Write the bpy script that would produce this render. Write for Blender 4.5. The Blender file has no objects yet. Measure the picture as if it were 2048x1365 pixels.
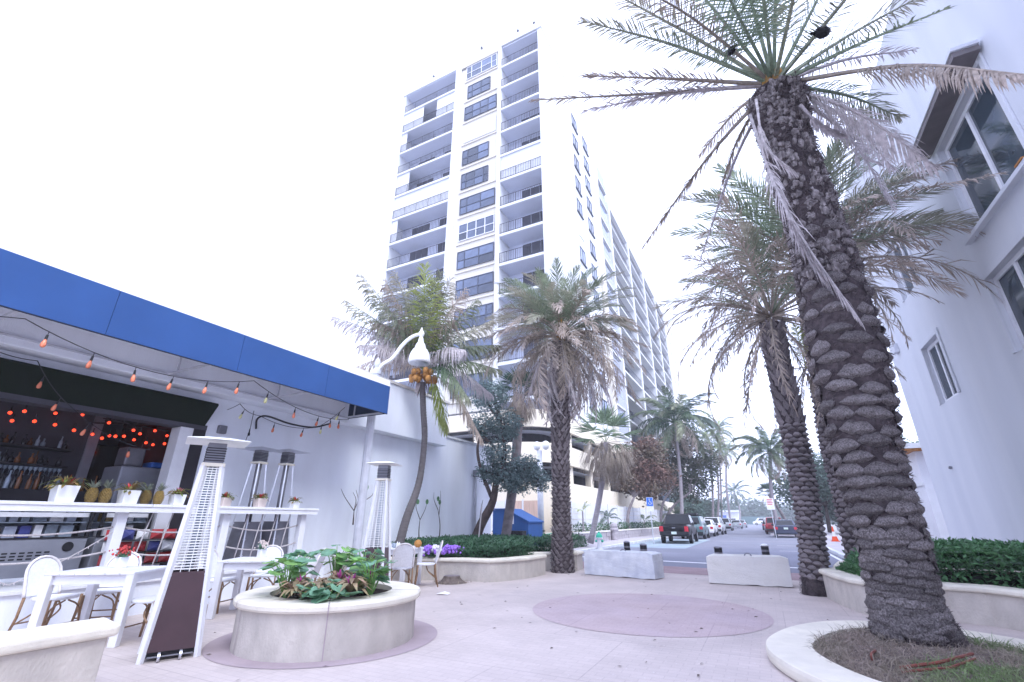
import bpy, bmesh, math, random
from mathutils import Vector, Matrix, noise
S = bpy.context.scene
C = S.collection
PI = math.pi
rad = math.radians
R = random.Random(11)
U = R.uniform

# ------------------------------------------------------------------ camera
EYE, PITCH, YAW, FPX = 1.38, rad(21.5), rad(27.4), 910.2
cd = bpy.data.cameras.new('camera')
cd.lens, cd.sensor_width, cd.clip_start, cd.clip_end = 16.0, 36.0, 0.05, 3000
cam = bpy.data.objects.new('camera', cd)
C.objects.link(cam)
cam.location = (0, 0, EYE)
cam.rotation_euler = (rad(90) + PITCH, 0, YAW)
S.camera = cam

# ------------------------------------------------------------------ sky, sun, exposure
SUN_EL, SUN_AZ = 52, 118       # degrees; azimuth measured clockwise from +Y (the street)
W = bpy.data.worlds.new('World')
S.world = W
W.use_nodes = True
nt = W.node_tree
for n in list(nt.nodes):
    nt.nodes.remove(n)
sky = nt.nodes.new('ShaderNodeTexSky')
sky.sky_type = 'NISHITA'
sky.sun_disc = False
sky.sun_elevation, sky.sun_rotation = rad(SUN_EL), rad(SUN_AZ)
ov = nt.nodes.new('ShaderNodeRGB')
ov.outputs[0].default_value = (8.6, 9.5, 13.4, 1)      # even overcast deck
mx = nt.nodes.new('ShaderNodeMix')
mx.data_type = 'RGBA'
mx.inputs[0].default_value = 0.84
bg = nt.nodes.new('ShaderNodeBackground')
bg.inputs['Strength'].default_value = 0.1
wo = nt.nodes.new('ShaderNodeOutputWorld')
nt.links.new(sky.outputs[0], mx.inputs[6])
nt.links.new(ov.outputs[0], mx.inputs[7])
nt.links.new(mx.outputs[2], bg.inputs['Color'])
nt.links.new(bg.outputs[0], wo.inputs['Surface'])
sd = bpy.data.lights.new('sun', 'SUN')
sd.energy, sd.angle, sd.color = 1.1, rad(28), (0.97, 1.0, 0.98)
sun = bpy.data.objects.new('sun', sd)
C.objects.link(sun)
sv = Vector((math.sin(rad(SUN_AZ)) * math.cos(rad(SUN_EL)), math.cos(rad(SUN_AZ)) * math.cos(rad(SUN_EL)), math.sin(rad(SUN_EL))))
sun.rotation_euler = sv.to_track_quat('Z', 'Y').to_euler()
S.view_settings.view_transform = 'Standard'
S.view_settings.look = 'None'
S.view_settings.exposure = 1.38
S.view_settings.gamma = 1
S.view_settings.use_curve_mapping = False
S.cycles.max_bounces = 7
S.cycles.transparent_max_bounces = 8
S.cycles.sample_clamp_indirect = 6
S.cycles.use_denoising = True

# ------------------------------------------------------------------ survey: photo pixel -> place in the street frame
cp_, sp_, cy_, sy_ = math.cos(PITCH), math.sin(PITCH), math.cos(YAW), math.sin(YAW)
def ray(px, py):
    a, v = px - 1024, 682.5 - py
    F, Z = FPX * cp_ - v * sp_, FPX * sp_ + v * cp_
    return Vector((a * cy_ - F * sy_, a * sy_ + F * cy_, Z))
def G(px, py, z=0.0):
    d = ray(px, py)
    t = (z - EYE) / d.z
    return Vector((d.x * t, d.y * t, z))
def OX(px, py, X):
    d = ray(px, py)
    t = X / d.x
    return Vector((X, d.y * t, EYE + d.z * t))
def OY(px, py, Y):
    d = ray(px, py)
    t = Y / d.y
    return Vector((d.x * t, Y, EYE + d.z * t))
def HZ(px, py, x, y):
    d = ray(px, py)
    return EYE + d.z * math.hypot(x, y) / math.hypot(d.x, d.y)
def AT(px, py, dist):
    d = ray(px, py)
    return Vector((0, 0, EYE)) + d * (dist / math.hypot(d.x, d.y))
def reach(c, px, py, L, far=True):
    """point seen at a pixel that lies a length L from c"""
    o = Vector((0, 0, EYE))
    d = ray(px, py).normalized()
    oc = o - c
    b, q = d.dot(oc), oc.dot(oc) - L * L
    D = b * b - q
    t = -b if D < 0 else -b + (math.sqrt(D) if far else -math.sqrt(D))
    return o + d * t

# ------------------------------------------------------------------ materials
def mat(name, col, rough=0.7, var=0.1, sc=3.0, bump=0.0, bsc=40.0, spec=0.3, metal=0.0, rnd=0.0, col2=None, sc2=0.6, mix2=0.5,
        attr=None, acol=None, alpha=1.0, emit=None, trans=0.0, coat=0.0, stretch=None, coords='Object'):
    m = bpy.data.materials.new(name)
    m.use_nodes = True
    t = m.node_tree
    N, Lk = t.nodes, t.links
    b = N['Principled BSDF']
    b.inputs['Roughness'].default_value = rough
    b.inputs['Specular IOR Level'].default_value = spec
    b.inputs['Metallic'].default_value = metal
    b.inputs['Coat Weight'].default_value = coat
    b.inputs['Transmission Weight'].default_value = trans
    tc = N.new('ShaderNodeTexCoord')
    src = tc.outputs[coords]
    if stretch:
        mp = N.new('ShaderNodeMapping')
        mp.inputs['Scale'].default_value = stretch
        Lk.new(src, mp.inputs['Vector'])
        src = mp.outputs[0]
    def noi(scale, det=4):
        n = N.new('ShaderNodeTexNoise')
        n.inputs['Scale'].default_value = scale
        n.inputs['Detail'].default_value = det
        Lk.new(src, n.inputs['Vector'])
        return n.outputs['Fac']
    def mixc(f, a, c):
        x = N.new('ShaderNodeMix')
        x.data_type = 'RGBA'
        if hasattr(f, 'links'): Lk.new(f, x.inputs[0])
        else: x.inputs[0].default_value = f
        for i, s in ((6, a), (7, c)):
            if hasattr(s, 'links'): Lk.new(s, x.inputs[i])
            else: x.inputs[i].default_value = (*s[:3], 1)
        return x.outputs[2]
    def ramp(f, lo, hi):
        r = N.new('ShaderNodeMapRange')
        r.inputs[1].default_value, r.inputs[2].default_value = lo, hi
        r.clamp = True
        Lk.new(f, r.inputs[0])
        return r.outputs[0]
    base = col
    if attr:
        a = N.new('ShaderNodeAttribute')
        a.attribute_name = attr
        ad = N.new('ShaderNodeMath'); ad.operation = 'ADD'
        Lk.new(a.outputs['Fac'], ad.inputs[0])
        oi = N.new('ShaderNodeObjectInfo')
        ml = N.new('ShaderNodeMath'); ml.operation = 'MULTIPLY_ADD'
        Lk.new(oi.outputs['Random'], ml.inputs[0]); ml.inputs[1].default_value = 0.5; ml.inputs[2].default_value = -0.3
        Lk.new(ml.outputs[0], ad.inputs[1])
        base = mixc(ramp(ad.outputs[0], 0.15, 0.95), col, acol)
    if col2:
        base = mixc(ramp(noi(sc2, 6), 0.5 - 0.25 * mix2, 0.5 + 0.5 * (1.1 - mix2)), base, col2)
    lo, hi = 1 - var, 1 + var
    mu = N.new('ShaderNodeMix'); mu.data_type = 'RGBA'; mu.blend_type = 'MULTIPLY'; mu.inputs[0].default_value = 1
    g = mixc(ramp(noi(sc, 5), 0.3, 0.7), (lo,) * 3, (hi,) * 3)
    if hasattr(base, 'links'): Lk.new(base, mu.inputs[6])
    else: mu.inputs[6].default_value = (*base[:3], 1)
    Lk.new(g, mu.inputs[7])
    out = mu.outputs[2]
    if rnd:
        oi = N.new('ShaderNodeObjectInfo')
        r = N.new('ShaderNodeMapRange')
        r.inputs[3].default_value, r.inputs[4].default_value = 1 - rnd, 1 + rnd
        Lk.new(oi.outputs['Random'], r.inputs[0])
        m2 = N.new('ShaderNodeMix'); m2.data_type = 'RGBA'; m2.blend_type = 'MULTIPLY'; m2.inputs[0].default_value = 1
        Lk.new(out, m2.inputs[6]); Lk.new(r.outputs[0], m2.inputs[7])
        out = m2.outputs[2]
    Lk.new(out, b.inputs['Base Color'])
    if bump:
        bp = N.new('ShaderNodeBump')
        bp.inputs['Strength'].default_value = bump
        bp.inputs['Distance'].default_value = 0.02
        Lk.new(noi(bsc, 6), bp.inputs['Height'])
        Lk.new(bp.outputs[0], b.inputs['Normal'])
    if emit:
        b.inputs['Emission Color'].default_value = (*emit[:3], 1)
        b.inputs['Emission Strength'].default_value = emit[3]
    return m

def leafmat(name, col, col2, rough=0.55, rnd=0.15, tl=0.25, sc=1.5, sep=9.0, spec=0.35):
    """leaf surface: two tones in clumps, thin so a little light comes through"""
    m = mat(name, col, rough, 0.35, sep, 0, 1, spec, 0, rnd, col2, sc, 0.5)
    t = m.node_tree
    b = t.nodes['Principled BSDF']
    o = [n for n in t.nodes if n.type == 'OUTPUT_MATERIAL'][0]
    tr = t.nodes.new('ShaderNodeBsdfTranslucent')
    cs = b.inputs['Base Color'].links[0].from_socket
    t.links.new(cs, tr.inputs['Color'])
    ms = t.nodes.new('ShaderNodeMixShader')
    ms.inputs[0].default_value = tl
    t.links.new(b.outputs[0], ms.inputs[1]); t.links.new(tr.outputs[0], ms.inputs[2])
    t.links.new(ms.outputs[0], o.inputs['Surface'])
    return m

M = {}
def defm(k, *a, **kw): M[k] = mat(k, *a, **kw)
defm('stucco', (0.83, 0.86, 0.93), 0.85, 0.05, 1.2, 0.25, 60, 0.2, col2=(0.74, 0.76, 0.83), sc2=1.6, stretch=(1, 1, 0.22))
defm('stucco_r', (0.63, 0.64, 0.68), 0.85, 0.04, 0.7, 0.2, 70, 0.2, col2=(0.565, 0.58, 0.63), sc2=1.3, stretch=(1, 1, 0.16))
defm('tower_white', (0.68, 0.685, 0.70), 0.8, 0.03, 0.3, 0.05, 5, 0.2)
defm('tower_cream', (0.66, 0.62, 0.55), 0.8, 0.04, 0.2, 0.05, 5, 0.2)
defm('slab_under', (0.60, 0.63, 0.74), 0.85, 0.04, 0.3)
defm('cream_wall', (0.78, 0.70, 0.57), 0.85, 0.06, 0.5, 0.1, 20, 0.2)
defm('paint', (0.74, 0.74, 0.78), 0.5, 0.05, 5, 0.06, 90, 0.35)
defm('paint_plank', (0.74, 0.74, 0.78), 0.5, 0.06, 3, 0.08, 60, 0.35, rnd=0.05, stretch=(1, 9, 9))
defm('white_gloss', (0.80, 0.80, 0.80), 0.35, 0.04, 8, 0, 1, 0.4)
defm('lamp_post', (0.55, 0.56, 0.62), 0.5, 0.10, 6, 0.1, 50, 0.4)
defm('steel', (0.62, 0.63, 0.68), 0.34, 0.06, 12, 0, 1, 0.5, 0.85)
defm('steel_dark', (0.22, 0.22, 0.25), 0.45, 0.1, 8, 0, 1, 0.5, 0.6)
defm('brown_panel', (0.065, 0.035, 0.042), 0.42, 0.12, 4, 0.04, 90, 0.4)
defm('black', (0.018, 0.018, 0.022), 0.5, 0.15, 8, 0, 1, 0.3)
defm('black_gloss', (0.010, 0.010, 0.013), 0.12, 0.1, 8, 0, 1, 0.5, coat=0.6)
defm('rubber', (0.015, 0.015, 0.017), 0.85, 0.15, 30, 0.1, 80, 0.2)
defm('awning_blue', (0.036, 0.094, 0.27), 0.8, 0.10, 1.1, 0.15, 220, 0.2)
defm('awning_top', (0.80, 0.81, 0.85), 0.7, 0.04, 2)
defm('awning_under', (0.55, 0.56, 0.66), 0.8, 0.05, 2)
defm('navy', (0.012, 0.022, 0.055), 0.8, 0.1, 4)
defm('hatch_green', (0.005, 0.010, 0.005), 0.95, 0.2, 5, 0.1, 120, 0.2)
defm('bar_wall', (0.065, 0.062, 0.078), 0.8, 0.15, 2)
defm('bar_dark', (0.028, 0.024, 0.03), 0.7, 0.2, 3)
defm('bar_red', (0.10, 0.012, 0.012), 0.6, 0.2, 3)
defm('glass_dark', (0.02, 0.025, 0.035), 0.06, 0.1, 0.5, 0, 1, 0.6)
defm('glass_tower', (0.09, 0.115, 0.18), 0.12, 0.45, 0.5, 0, 1, 0.6, rnd=0.6)
defm('glass_right', (0.035, 0.05, 0.065), 0.05, 0.4, 0.8, 0, 1, 0.7)
defm('glass_car', (0.012, 0.013, 0.016), 0.08, 0.1, 1, 0, 1, 0.4)
defm('curtain', (0.42, 0.44, 0.54), 0.9, 0.12, 3, stretch=(1, 14, 0.2))
defm('rail_metal', (0.05, 0.05, 0.07), 0.6, 0.1, 4)
defm('win_frame_dark', (0.07, 0.08, 0.11), 0.5, 0.1, 4)
defm('door_dark', (0.035, 0.035, 0.05), 0.3, 0.25, 0.6, 0, 1, 0.5, rnd=0.4)
defm('paver', (0.57, 0.495, 0.465), 0.9, 0.08, 1.1, 0.0, 30, 0.15)
defm('inlay', (0.51, 0.405, 0.40), 0.9, 0.08, 1.6, 0.2, 70, 0.15, col2=(0.47, 0.385, 0.41), sc2=0.8)
defm('ring_dark', (0.40, 0.325, 0.345), 0.9, 0.12, 1.6, 0.2, 70, 0.15)
defm('band', (0.36, 0.26, 0.27), 0.9, 0.12, 1.3, 0.2, 60, 0.15)
defm('road', (0.205, 0.21, 0.26), 0.92, 0.10, 0.35, 0.25, 90, 0.15, col2=(0.24, 0.235, 0.28), sc2=0.12)
defm('walk', (0.46, 0.43, 0.46), 0.92, 0.08, 0.8, 0.15, 60, 0.15)
defm('soil', (0.035, 0.028, 0.025), 0.95, 0.3, 9, 0.7, 45, 0.1)
defm('far_ground', (0.30, 0.29, 0.30), 0.95, 0.15, 0.05, 0.1, 2, 0.1)
defm('line_white', (0.72, 0.72, 0.74), 0.8, 0.12, 6)
defm('planter_side', (0.58, 0.53, 0.475), 0.9, 0.10, 6, 0.5, 40, 0.15, col2=(0.48, 0.44, 0.40), sc2=2.3, mix2=0.65, stretch=(1, 1, 0.6))
defm('planter_cap', (0.78, 0.725, 0.61), 0.8, 0.06, 5, 0.25, 50, 0.2, col2=(0.66, 0.61, 0.53), sc2=2.0, mix2=0.6)
defm('concrete', (0.68, 0.69, 0.71), 0.92, 0.08, 5, 0.5, 35, 0.15, col2=(0.50, 0.52, 0.58), sc2=3.2, mix2=0.6)
defm('concrete_pale', (0.72, 0.69, 0.64), 0.92, 0.06, 1.6, 0.4, 30, 0.15, col2=(0.60, 0.58, 0.58), sc2=1.0)
defm('stone', (0.40, 0.37, 0.40), 0.92, 0.2, 5, 0.5, 30, 0.15)
defm('trunk_date', (0.085, 0.068, 0.07), 0.95, 0.4, 14, 1.0, 60, 0.1, col2=(0.05, 0.04, 0.043), sc2=6)
defm('boot', (0.32, 0.285, 0.28), 0.95, 0.45, 12, 1.0, 70, 0.1, rnd=0.25, col2=(0.085, 0.07, 0.072), sc2=7, stretch=(2.5, 1, .8))
defm('boot_far', (0.205, 0.178, 0.18), 0.95, 0.3, 9, 0.5, 40, 0.1, rnd=0.3)
defm('bark_fibre', (0.155, 0.13, 0.13), 0.95, 0.45, 12, 0, 1, 0.1, col2=(0.075, 0.06, 0.06), sc2=8)
defm('trunk_coco', (0.15, 0.135, 0.14), 0.9, 0.25, 6, 0.5, 30, 0.15, stretch=(1, 1, 5))
defm('trunk_pale', (0.33, 0.30, 0.32), 0.9, 0.2, 5, 0.4, 30, 0.15, stretch=(1, 1, 5))
defm('bark', (0.11, 0.085, 0.08), 0.95, 0.3, 6, 0.7, 25, 0.1)
defm('bark_grey', (0.24, 0.21, 0.22), 0.95, 0.25, 5, 0.5, 25, 0.1)
defm('fiber', (0.26, 0.15, 0.05), 0.9, 0.3, 8, 0.6, 40, 0.1)
defm('coconut', (0.42, 0.20, 0.055), 0.6, 0.25, 5, 0.1, 20, 0.3, rnd=0.3)
defm('rattan_white', (0.76, 0.76, 0.80), 0.6, 0.06, 30, 0.3, 260, 0.3)
defm('rattan_frame', (0.70, 0.66, 0.66), 0.5, 0.12, 14, 0.05, 60, 0.35)
defm('bamboo', (0.25, 0.15, 0.085), 0.55, 0.35, 16, 0.05, 60, 0.35)
defm('rope', (0.55, 0.51, 0.52), 0.9, 0.15, 60, 0.5, 200, 0.1)
defm('wire', (0.03, 0.028, 0.035), 0.6, 0.1, 8)
defm('bulb', (0.80, 0.24, 0.13), 0.15, 0.15, 20, 0, 1, 0.5, rnd=0.1)
defm('bulb_yellow', (0.72, 0.70, 0.35), 0.15, 0.1, 20, 0, 1, 0.5)
defm('bulb_lit', (0.8, 0.05, 0.02), 0.4, 0.1, 20, emit=(1.0, 0.055, 0.02, 1.15))
defm('fridge_metal', (0.30, 0.31, 0.36), 0.45, 0.08, 5, 0, 1, 0.5, 0.3)
defm('fridge_in', (0.42, 0.46, 0.56), 0.6, 0.12, 3)
defm('blue_plastic', (0.03, 0.12, 0.45), 0.4, 0.08, 6, 0, 1, 0.4)
defm('shed_blue', (0.022, 0.085, 0.27), 0.6, 0.08, 2, 0.1, 30, 0.3)
defm('red_bag', (0.42, 0.03, 0.035), 0.35, 0.15, 9, 0, 1, 0.5)
defm('blue_bag', (0.05, 0.06, 0.25), 0.35, 0.15, 9, 0, 1, 0.5)
defm('paper', (0.82, 0.82, 0.84), 0.8, 0.04, 8)
defm('pineapple', (0.26, 0.175, 0.055), 0.7, 0.3, 40, 0.4, 90, 0.3, rnd=0.2)
defm('pot_white', (0.80, 0.80, 0.82), 0.45, 0.03, 5, 0, 1, 0.4)
defm('pot_pink', (0.66, 0.56, 0.52), 0.6, 0.08, 5, 0, 1, 0.3)
defm('fl_red', (0.55, 0.06, 0.06), 0.5, 0.3, 20)
defm('fl_pink', (0.72, 0.09, 0.36), 0.5, 0.35, 20)
defm('fl_purple', (0.33, 0.17, 0.66), 0.6, 0.3, 20)
defm('fl_white', (0.74, 0.72, 0.82), 0.6, 0.15, 20)
defm('car_black', (0.006, 0.006, 0.008), 0.3, 0.1, 3, 0, 1, 0.3, coat=0.15)
defm('car_navy', (0.035, 0.045, 0.085), 0.25, 0.1, 3, 0, 1, 0.5, coat=0.6)
defm('car_silver', (0.42, 0.44, 0.48), 0.3, 0.06, 3, 0, 1, 0.5, 0.3, coat=0.5)
defm('car_white', (0.78, 0.78, 0.80), 0.3, 0.04, 3, 0, 1, 0.5, coat=0.5)
defm('car_red', (0.34, 0.02, 0.03), 0.25, 0.06, 3, 0, 1, 0.5, coat=0.6)
defm('car_teal', (0.10, 0.17, 0.18), 0.3, 0.06, 3, 0, 1, 0.5, coat=0.5)
defm('tail_red', (0.55, 0.03, 0.05), 0.2, 0.1, 12, 0, 1, 0.5)
defm('plate', (0.66, 0.76, 0.70), 0.5, 0.1, 30)
defm('rim_metal', (0.35, 0.35, 0.38), 0.35, 0.1, 12, 0, 1, 0.5, 0.6)
defm('cone_orange', (0.80, 0.10, 0.03), 0.6, 0.1, 12)
defm('sign_blue', (0.04, 0.16, 0.62), 0.5, 0.04, 6)
defm('sign_red', (0.55, 0.05, 0.07), 0.5, 0.04, 6)
defm('hydrant', (0.05, 0.42, 0.28), 0.5, 0.12, 9, 0.1, 40)
defm('bike_green', (0.10, 0.50, 0.32), 0.4, 0.1, 8)
defm('fence_white', (0.70, 0.70, 0.74), 0.7, 0.05, 1.5)
defm('plywood', (0.60, 0.42, 0.33), 0.8, 0.12, 2, stretch=(6, 6, 0.6))
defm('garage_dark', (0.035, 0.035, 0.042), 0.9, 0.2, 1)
defm('stump', (0.16, 0.13, 0.115), 0.95, 0.35, 12, 0.8, 40, 0.1)
defm('hose', (0.20, 0.06, 0.045), 0.5, 0.2, 12)
defm('bird', (0.006, 0.006, 0.008), 0.5, 0.2, 12)
defm('rust', (0.40, 0.17, 0.05), 0.9, 0.3, 12)
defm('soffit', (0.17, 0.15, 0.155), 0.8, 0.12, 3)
defm('green_glass', (0.03, 0.07, 0.03), 0.1, 0.2, 20, 0, 1, 0.5, rnd=0.5)
defm('amber_glass', (0.16, 0.06, 0.02), 0.1, 0.2, 20, 0, 1, 0.5, rnd=0.4)
defm('clear_glass', (0.26, 0.31, 0.38), 0.1, 0.15, 20, 0, 1, 0.5, rnd=0.3)
defm('dark_glass', (0.02, 0.018, 0.022), 0.1, 0.15, 20, 0, 1, 0.5)
L_FR = dict(rough=0.6, rnd=0.12, tl=0.28)
def frondmat(k, a, b, tl=0.25):
    m = mat(k, a, 0.6, 0.28, 14, 0, 1, 0.25, 0, 0.14, attr='t', acol=b)
    t = m.node_tree
    bs = t.nodes['Principled BSDF']
    o = [n for n in t.nodes if n.type == 'OUTPUT_MATERIAL'][0]
    tr = t.nodes.new('ShaderNodeBsdfTranslucent')
    t.links.new(bs.inputs['Base Color'].links[0].from_socket, tr.inputs['Color'])
    ms = t.nodes.new('ShaderNodeMixShader')
    ms.inputs[0].default_value = tl
    t.links.new(bs.outputs[0], ms.inputs[1]); t.links.new(tr.outputs[0], ms.inputs[2])
    t.links.new(ms.outputs[0], o.inputs['Surface'])
    M[k] = m
frondmat('frond_green', (0.20, 0.26, 0.18), (0.30, 0.345, 0.235))
frondmat('frond_mixed', (0.22, 0.29, 0.19), (0.385, 0.355, 0.28))
frondmat('frond_brown', (0.335, 0.285, 0.235), (0.42, 0.345, 0.295))
frondmat('frond_grey', (0.48, 0.43, 0.44), (0.55, 0.50, 0.51))
frondmat('frond_pale', (0.64, 0.59, 0.59), (0.58, 0.53, 0.53))
frondmat('frond_lime', (0.34, 0.42, 0.08), (0.36, 0.40, 0.14))
frondmat('frond_coco', (0.10, 0.18, 0.10), (0.27, 0.28, 0.19))
frondmat('frond_far', (0.06, 0.115, 0.08), (0.12, 0.16, 0.13))
M['leaf_hedge'] = leafmat('leaf_hedge', (0.055, 0.135, 0.07), (0.10, 0.22, 0.12), sc=1.2)
M['leaf_hedge_r'] = leafmat('leaf_hedge_r', (0.065, 0.165, 0.07), (0.16, 0.32, 0.14), sc=1.4)
M['leaf_silver'] = leafmat('leaf_silver', (0.20, 0.27, 0.265), (0.12, 0.175, 0.175), sc=0.9)
M['leaf_sea'] = leafmat('leaf_sea', (0.06, 0.095, 0.06), (0.15, 0.115, 0.09), sc=0.5)
M['leaf_red'] = leafmat('leaf_red', (0.21, 0.12, 0.10), (0.13, 0.135, 0.085), sc=0.5)
M['leaf_far'] = leafmat('leaf_far', (0.085, 0.14, 0.11), (0.14, 0.20, 0.17), sc=0.4)
M['leaf_bright'] = leafmat('leaf_bright', (0.24, 0.45, 0.11), (0.15, 0.33, 0.16), sc=3)
M['leaf_teal'] = leafmat('leaf_teal', (0.19, 0.37, 0.24), (0.13, 0.28, 0.16), sc=3)
M['brom_brown'] = leafmat('brom_brown', (0.36, 0.23, 0.16), (0.25, 0.27, 0.12), sc=6)
M['leaf_pink'] = leafmat('leaf_pink', (0.60, 0.08, 0.38), (0.62, 0.20, 0.42), sc=6)
M['leaf_croton'] = leafmat('leaf_croton', (0.16, 0.22, 0.05), (0.30, 0.09, 0.06), sc=9)
M['pine_top'] = leafmat('pine_top', (0.20, 0.25, 0.20), (0.30, 0.29, 0.21), sc=9)
M['grass_dry'] = leafmat('grass_dry', (0.36, 0.29, 0.25), (0.27, 0.25, 0.17), sc=2.5)
M['grass_green'] = leafmat('grass_green', (0.19, 0.27, 0.11), (0.27, 0.28, 0.17), sc=2.5)

# ------------------------------------------------------------------ mesh helpers
class MB:
    def __init__(s):
        s.v, s.f, s.t = [], [], []
    def add(s, vs, fs, t=None):
        o = len(s.v)
        s.v += [tuple(p) for p in vs]
        s.f += [tuple(i + o for i in f) for f in fs]
        s.t += (t if t is not None else [0.0] * len(vs))
        return s
    def box(s, x0, x1, y0, y1, z0, z1):
        vs = [(x, y, z) for z in (z0, z1) for y in (y0, y1) for x in (x0, x1)]
        return s.add(vs, [(0, 2, 3, 1), (4, 5, 7, 6), (0, 1, 5, 4), (2, 6, 7, 3), (0, 4, 6, 2), (1, 3, 7, 5)])
    def bar(s, a, b, w, h=None, up=(0, 0, 1)):
        """rectangular bar from a to b"""
        a, b = Vector(a), Vector(b)
        d = (b - a).normalized()
        u = Vector(up)
        if abs(d.dot(u)) > 0.98: u = Vector((1, 0, 0))
        x = d.cross(u).normalized(); y = x.cross(d)
        h = h or w
        vs = [p + x * (sx * w / 2) + y * (sy_1 * h / 2) for p in (a, b) for sx, sy_1 in ((-1, -1), (1, -1), (1, 1), (-1, 1))]
        return s.add(vs, [(3, 2, 1, 0), (4, 5, 6, 7), (0, 1, 5, 4), (1, 2, 6, 5), (2, 3, 7, 6), (3, 0, 4, 7)])
    def tube(s, pts, rs, n=8, caps=True, jit=0.0, squash=1.0):
        pts = [Vector(p) for p in pts]
        if not hasattr(rs, '__len__'): rs = [rs] * len(pts)
        u = None
        vs = []
        for i, p in enumerate(pts):
            d = (pts[min(i + 1, len(pts) - 1)] - pts[max(i - 1, 0)])
            d = d.normalized() if d.length > 1e-9 else Vector((0, 0, 1))
            if u is None:
                u = d.orthogonal().normalized()
            u = (u - d * u.dot(d))
            u = u.normalized() if u.length > 1e-6 else d.orthogonal().normalized()
            w = d.cross(u)
            for k in range(n):
                a = 2 * PI * k / n
                r = rs[i] * (1 + (U(-jit, jit) if jit else 0))
                vs.append(p + u * (r * math.cos(a)) + w * (r * math.sin(a) * squash))
        fs = []
        for i in range(len(pts) - 1):
            for k in range(n):
                a, b = i * n + k, i * n + (k + 1) % n
                fs.append((a, b, b + n, a + n))
        if caps:
            fs.append(tuple(reversed(range(n))))
            fs.append(tuple(range((len(pts) - 1) * n, len(pts) * n)))
        return s.add(vs, fs)
    def lathe(s, prof, n=20, c=(0, 0, 0)):
        vs, fs = [], []
        for r, z in prof:
            for k in range(n):
                a = 2 * PI * k / n
                vs.append((c[0] + r * math.cos(a), c[1] + r * math.sin(a), c[2] + z))
        for i in range(len(prof) - 1):
            for k in range(n):
                a, b = i * n + k, i * n + (k + 1) % n
                fs.append((a, b, b + n, a + n))
        fs.append(tuple(reversed(range(n))))
        fs.append(tuple(range((len(prof) - 1) * n, len(prof) * n)))
        return s.add(vs, fs)
    def prism(s, poly, z0, z1):
        n = len(poly)
        vs = [(p[0], p[1], z0) for p in poly] + [(p[0], p[1], z1) for p in poly]
        fs = [tuple(reversed(range(n))), tuple(range(n, 2 * n))] + [(i, (i + 1) % n, n + (i + 1) % n, n + i) for i in range(n)]
        return s.add(vs, fs)
    def quad(s, a, b, c, d):
        return s.add([a, b, c, d], [(0, 1, 2, 3)])
    def ball(s, c, r, n=10, m=6, jit=0.0, sc=(1, 1, 1)):
        vs, fs = [], []
        for i in range(m + 1):
            th = PI * i / m
            for k in range(n):
                a = 2 * PI * k / n
                q = r * (1 + (U(-jit, jit) if jit else 0))
                vs.append((c[0] + q * sc[0] * math.sin(th) * math.cos(a), c[1] + q * sc[1] * math.sin(th) * math.sin(a), c[2] + q * sc[2] * math.cos(th)))
        for i in range(m):
            for k in range(n):
                a, b = i * n + k, i * n + (k + 1) % n
                fs.append((a, a + n, b + n, b))
        return s.add(vs, fs)
    def leaf(s, p, d, nrm, L, w, t=0.0):
        """pointed leaf lying along d with face towards nrm"""
        d = Vector(d).normalized()
        x = d.cross(Vector(nrm))
        x = x.normalized() if x.length > 1e-6 else d.orthogonal().normalized()
        p = Vector(p)
        q = x.cross(d) * (L * 0.08)
        return s.add([p, p + d * (L * 0.5) + x * (w / 2), p + d * L - q, p + d * (L * 0.5) - x * (w / 2)], [(0, 1, 2, 3)], [t] * 4)
    def mesh(s, name, m, smooth=False, attr=False):
        me = bpy.data.meshes.new(name)
        me.from_pydata(s.v, [], s.f)
        if smooth:
            me.polygons.foreach_set('use_smooth', [True] * len(me.polygons))
        if attr:
            at = me.attributes.new('t', 'FLOAT', 'POINT')
            at.data.foreach_set('value', s.t)
        me.materials.append(M[m] if isinstance(m, str) else m)
        me.update()
        return me
    def build(s, name, m, parent=None, smooth=False, bev=0.0, attr=False, seg=2):
        me = s.mesh(name, m, smooth, attr)
        if bev == 0 and not smooth:
            pass
        return put(name, me, parent, bev, seg)

def put(name, me, parent=None, bev=0.0, seg=2, mtx=None):
    o = bpy.data.objects.new(name, me)
    C.objects.link(o)
    if parent is not None: o.parent = parent
    if mtx is not None: o.matrix_local = mtx
    if bev:
        b = o.modifiers.new('edge', 'BEVEL')
        b.width, b.segments, b.limit_method, b.angle_limit = bev, seg, 'ANGLE', rad(40)
    return o
def tag(o, label=None, cat=None, group=None, kind=None):
    if label: o['label'] = label
    if cat: o['category'] = cat
    if group: o['group'] = group
    if kind: o['kind'] = kind
    return o
def thing(name, label, cat, loc=(0, 0, 0), rz=0.0, group=None):
    o = bpy.data.objects.new(name, None)
    o.empty_display_size = 0.2
    C.objects.link(o)
    o.location = loc
    o.rotation_euler = (0, 0, rz)
    return tag(o, label, cat, group)
def copy_tree(o, parent=None):
    c = o.copy(); C.objects.link(c)
    if parent is not None: c.parent = parent
    for ch in list(o.children): copy_tree(ch, c)
    return c
def struct(name, mb, m, label=None, **kw):
    return tag(mb.build(name, m, **kw), label, None, None, 'structure')
def rotz(p, a):
    c, s = math.cos(a), math.sin(a)
    return Vector((p[0] * c - p[1] * s, p[0] * s + p[1] * c, p[2] if len(p) > 2 else 0))
def smooth_poly(P, it=2):
    for _ in range(it):
        Q = []
        for i in range(len(P)):
            a, b = Vector(P[i]), Vector(P[(i + 1) % len(P)])
            Q += [a * 0.75 + b * 0.25, a * 0.25 + b * 0.75]
        P = Q
    return P
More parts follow.
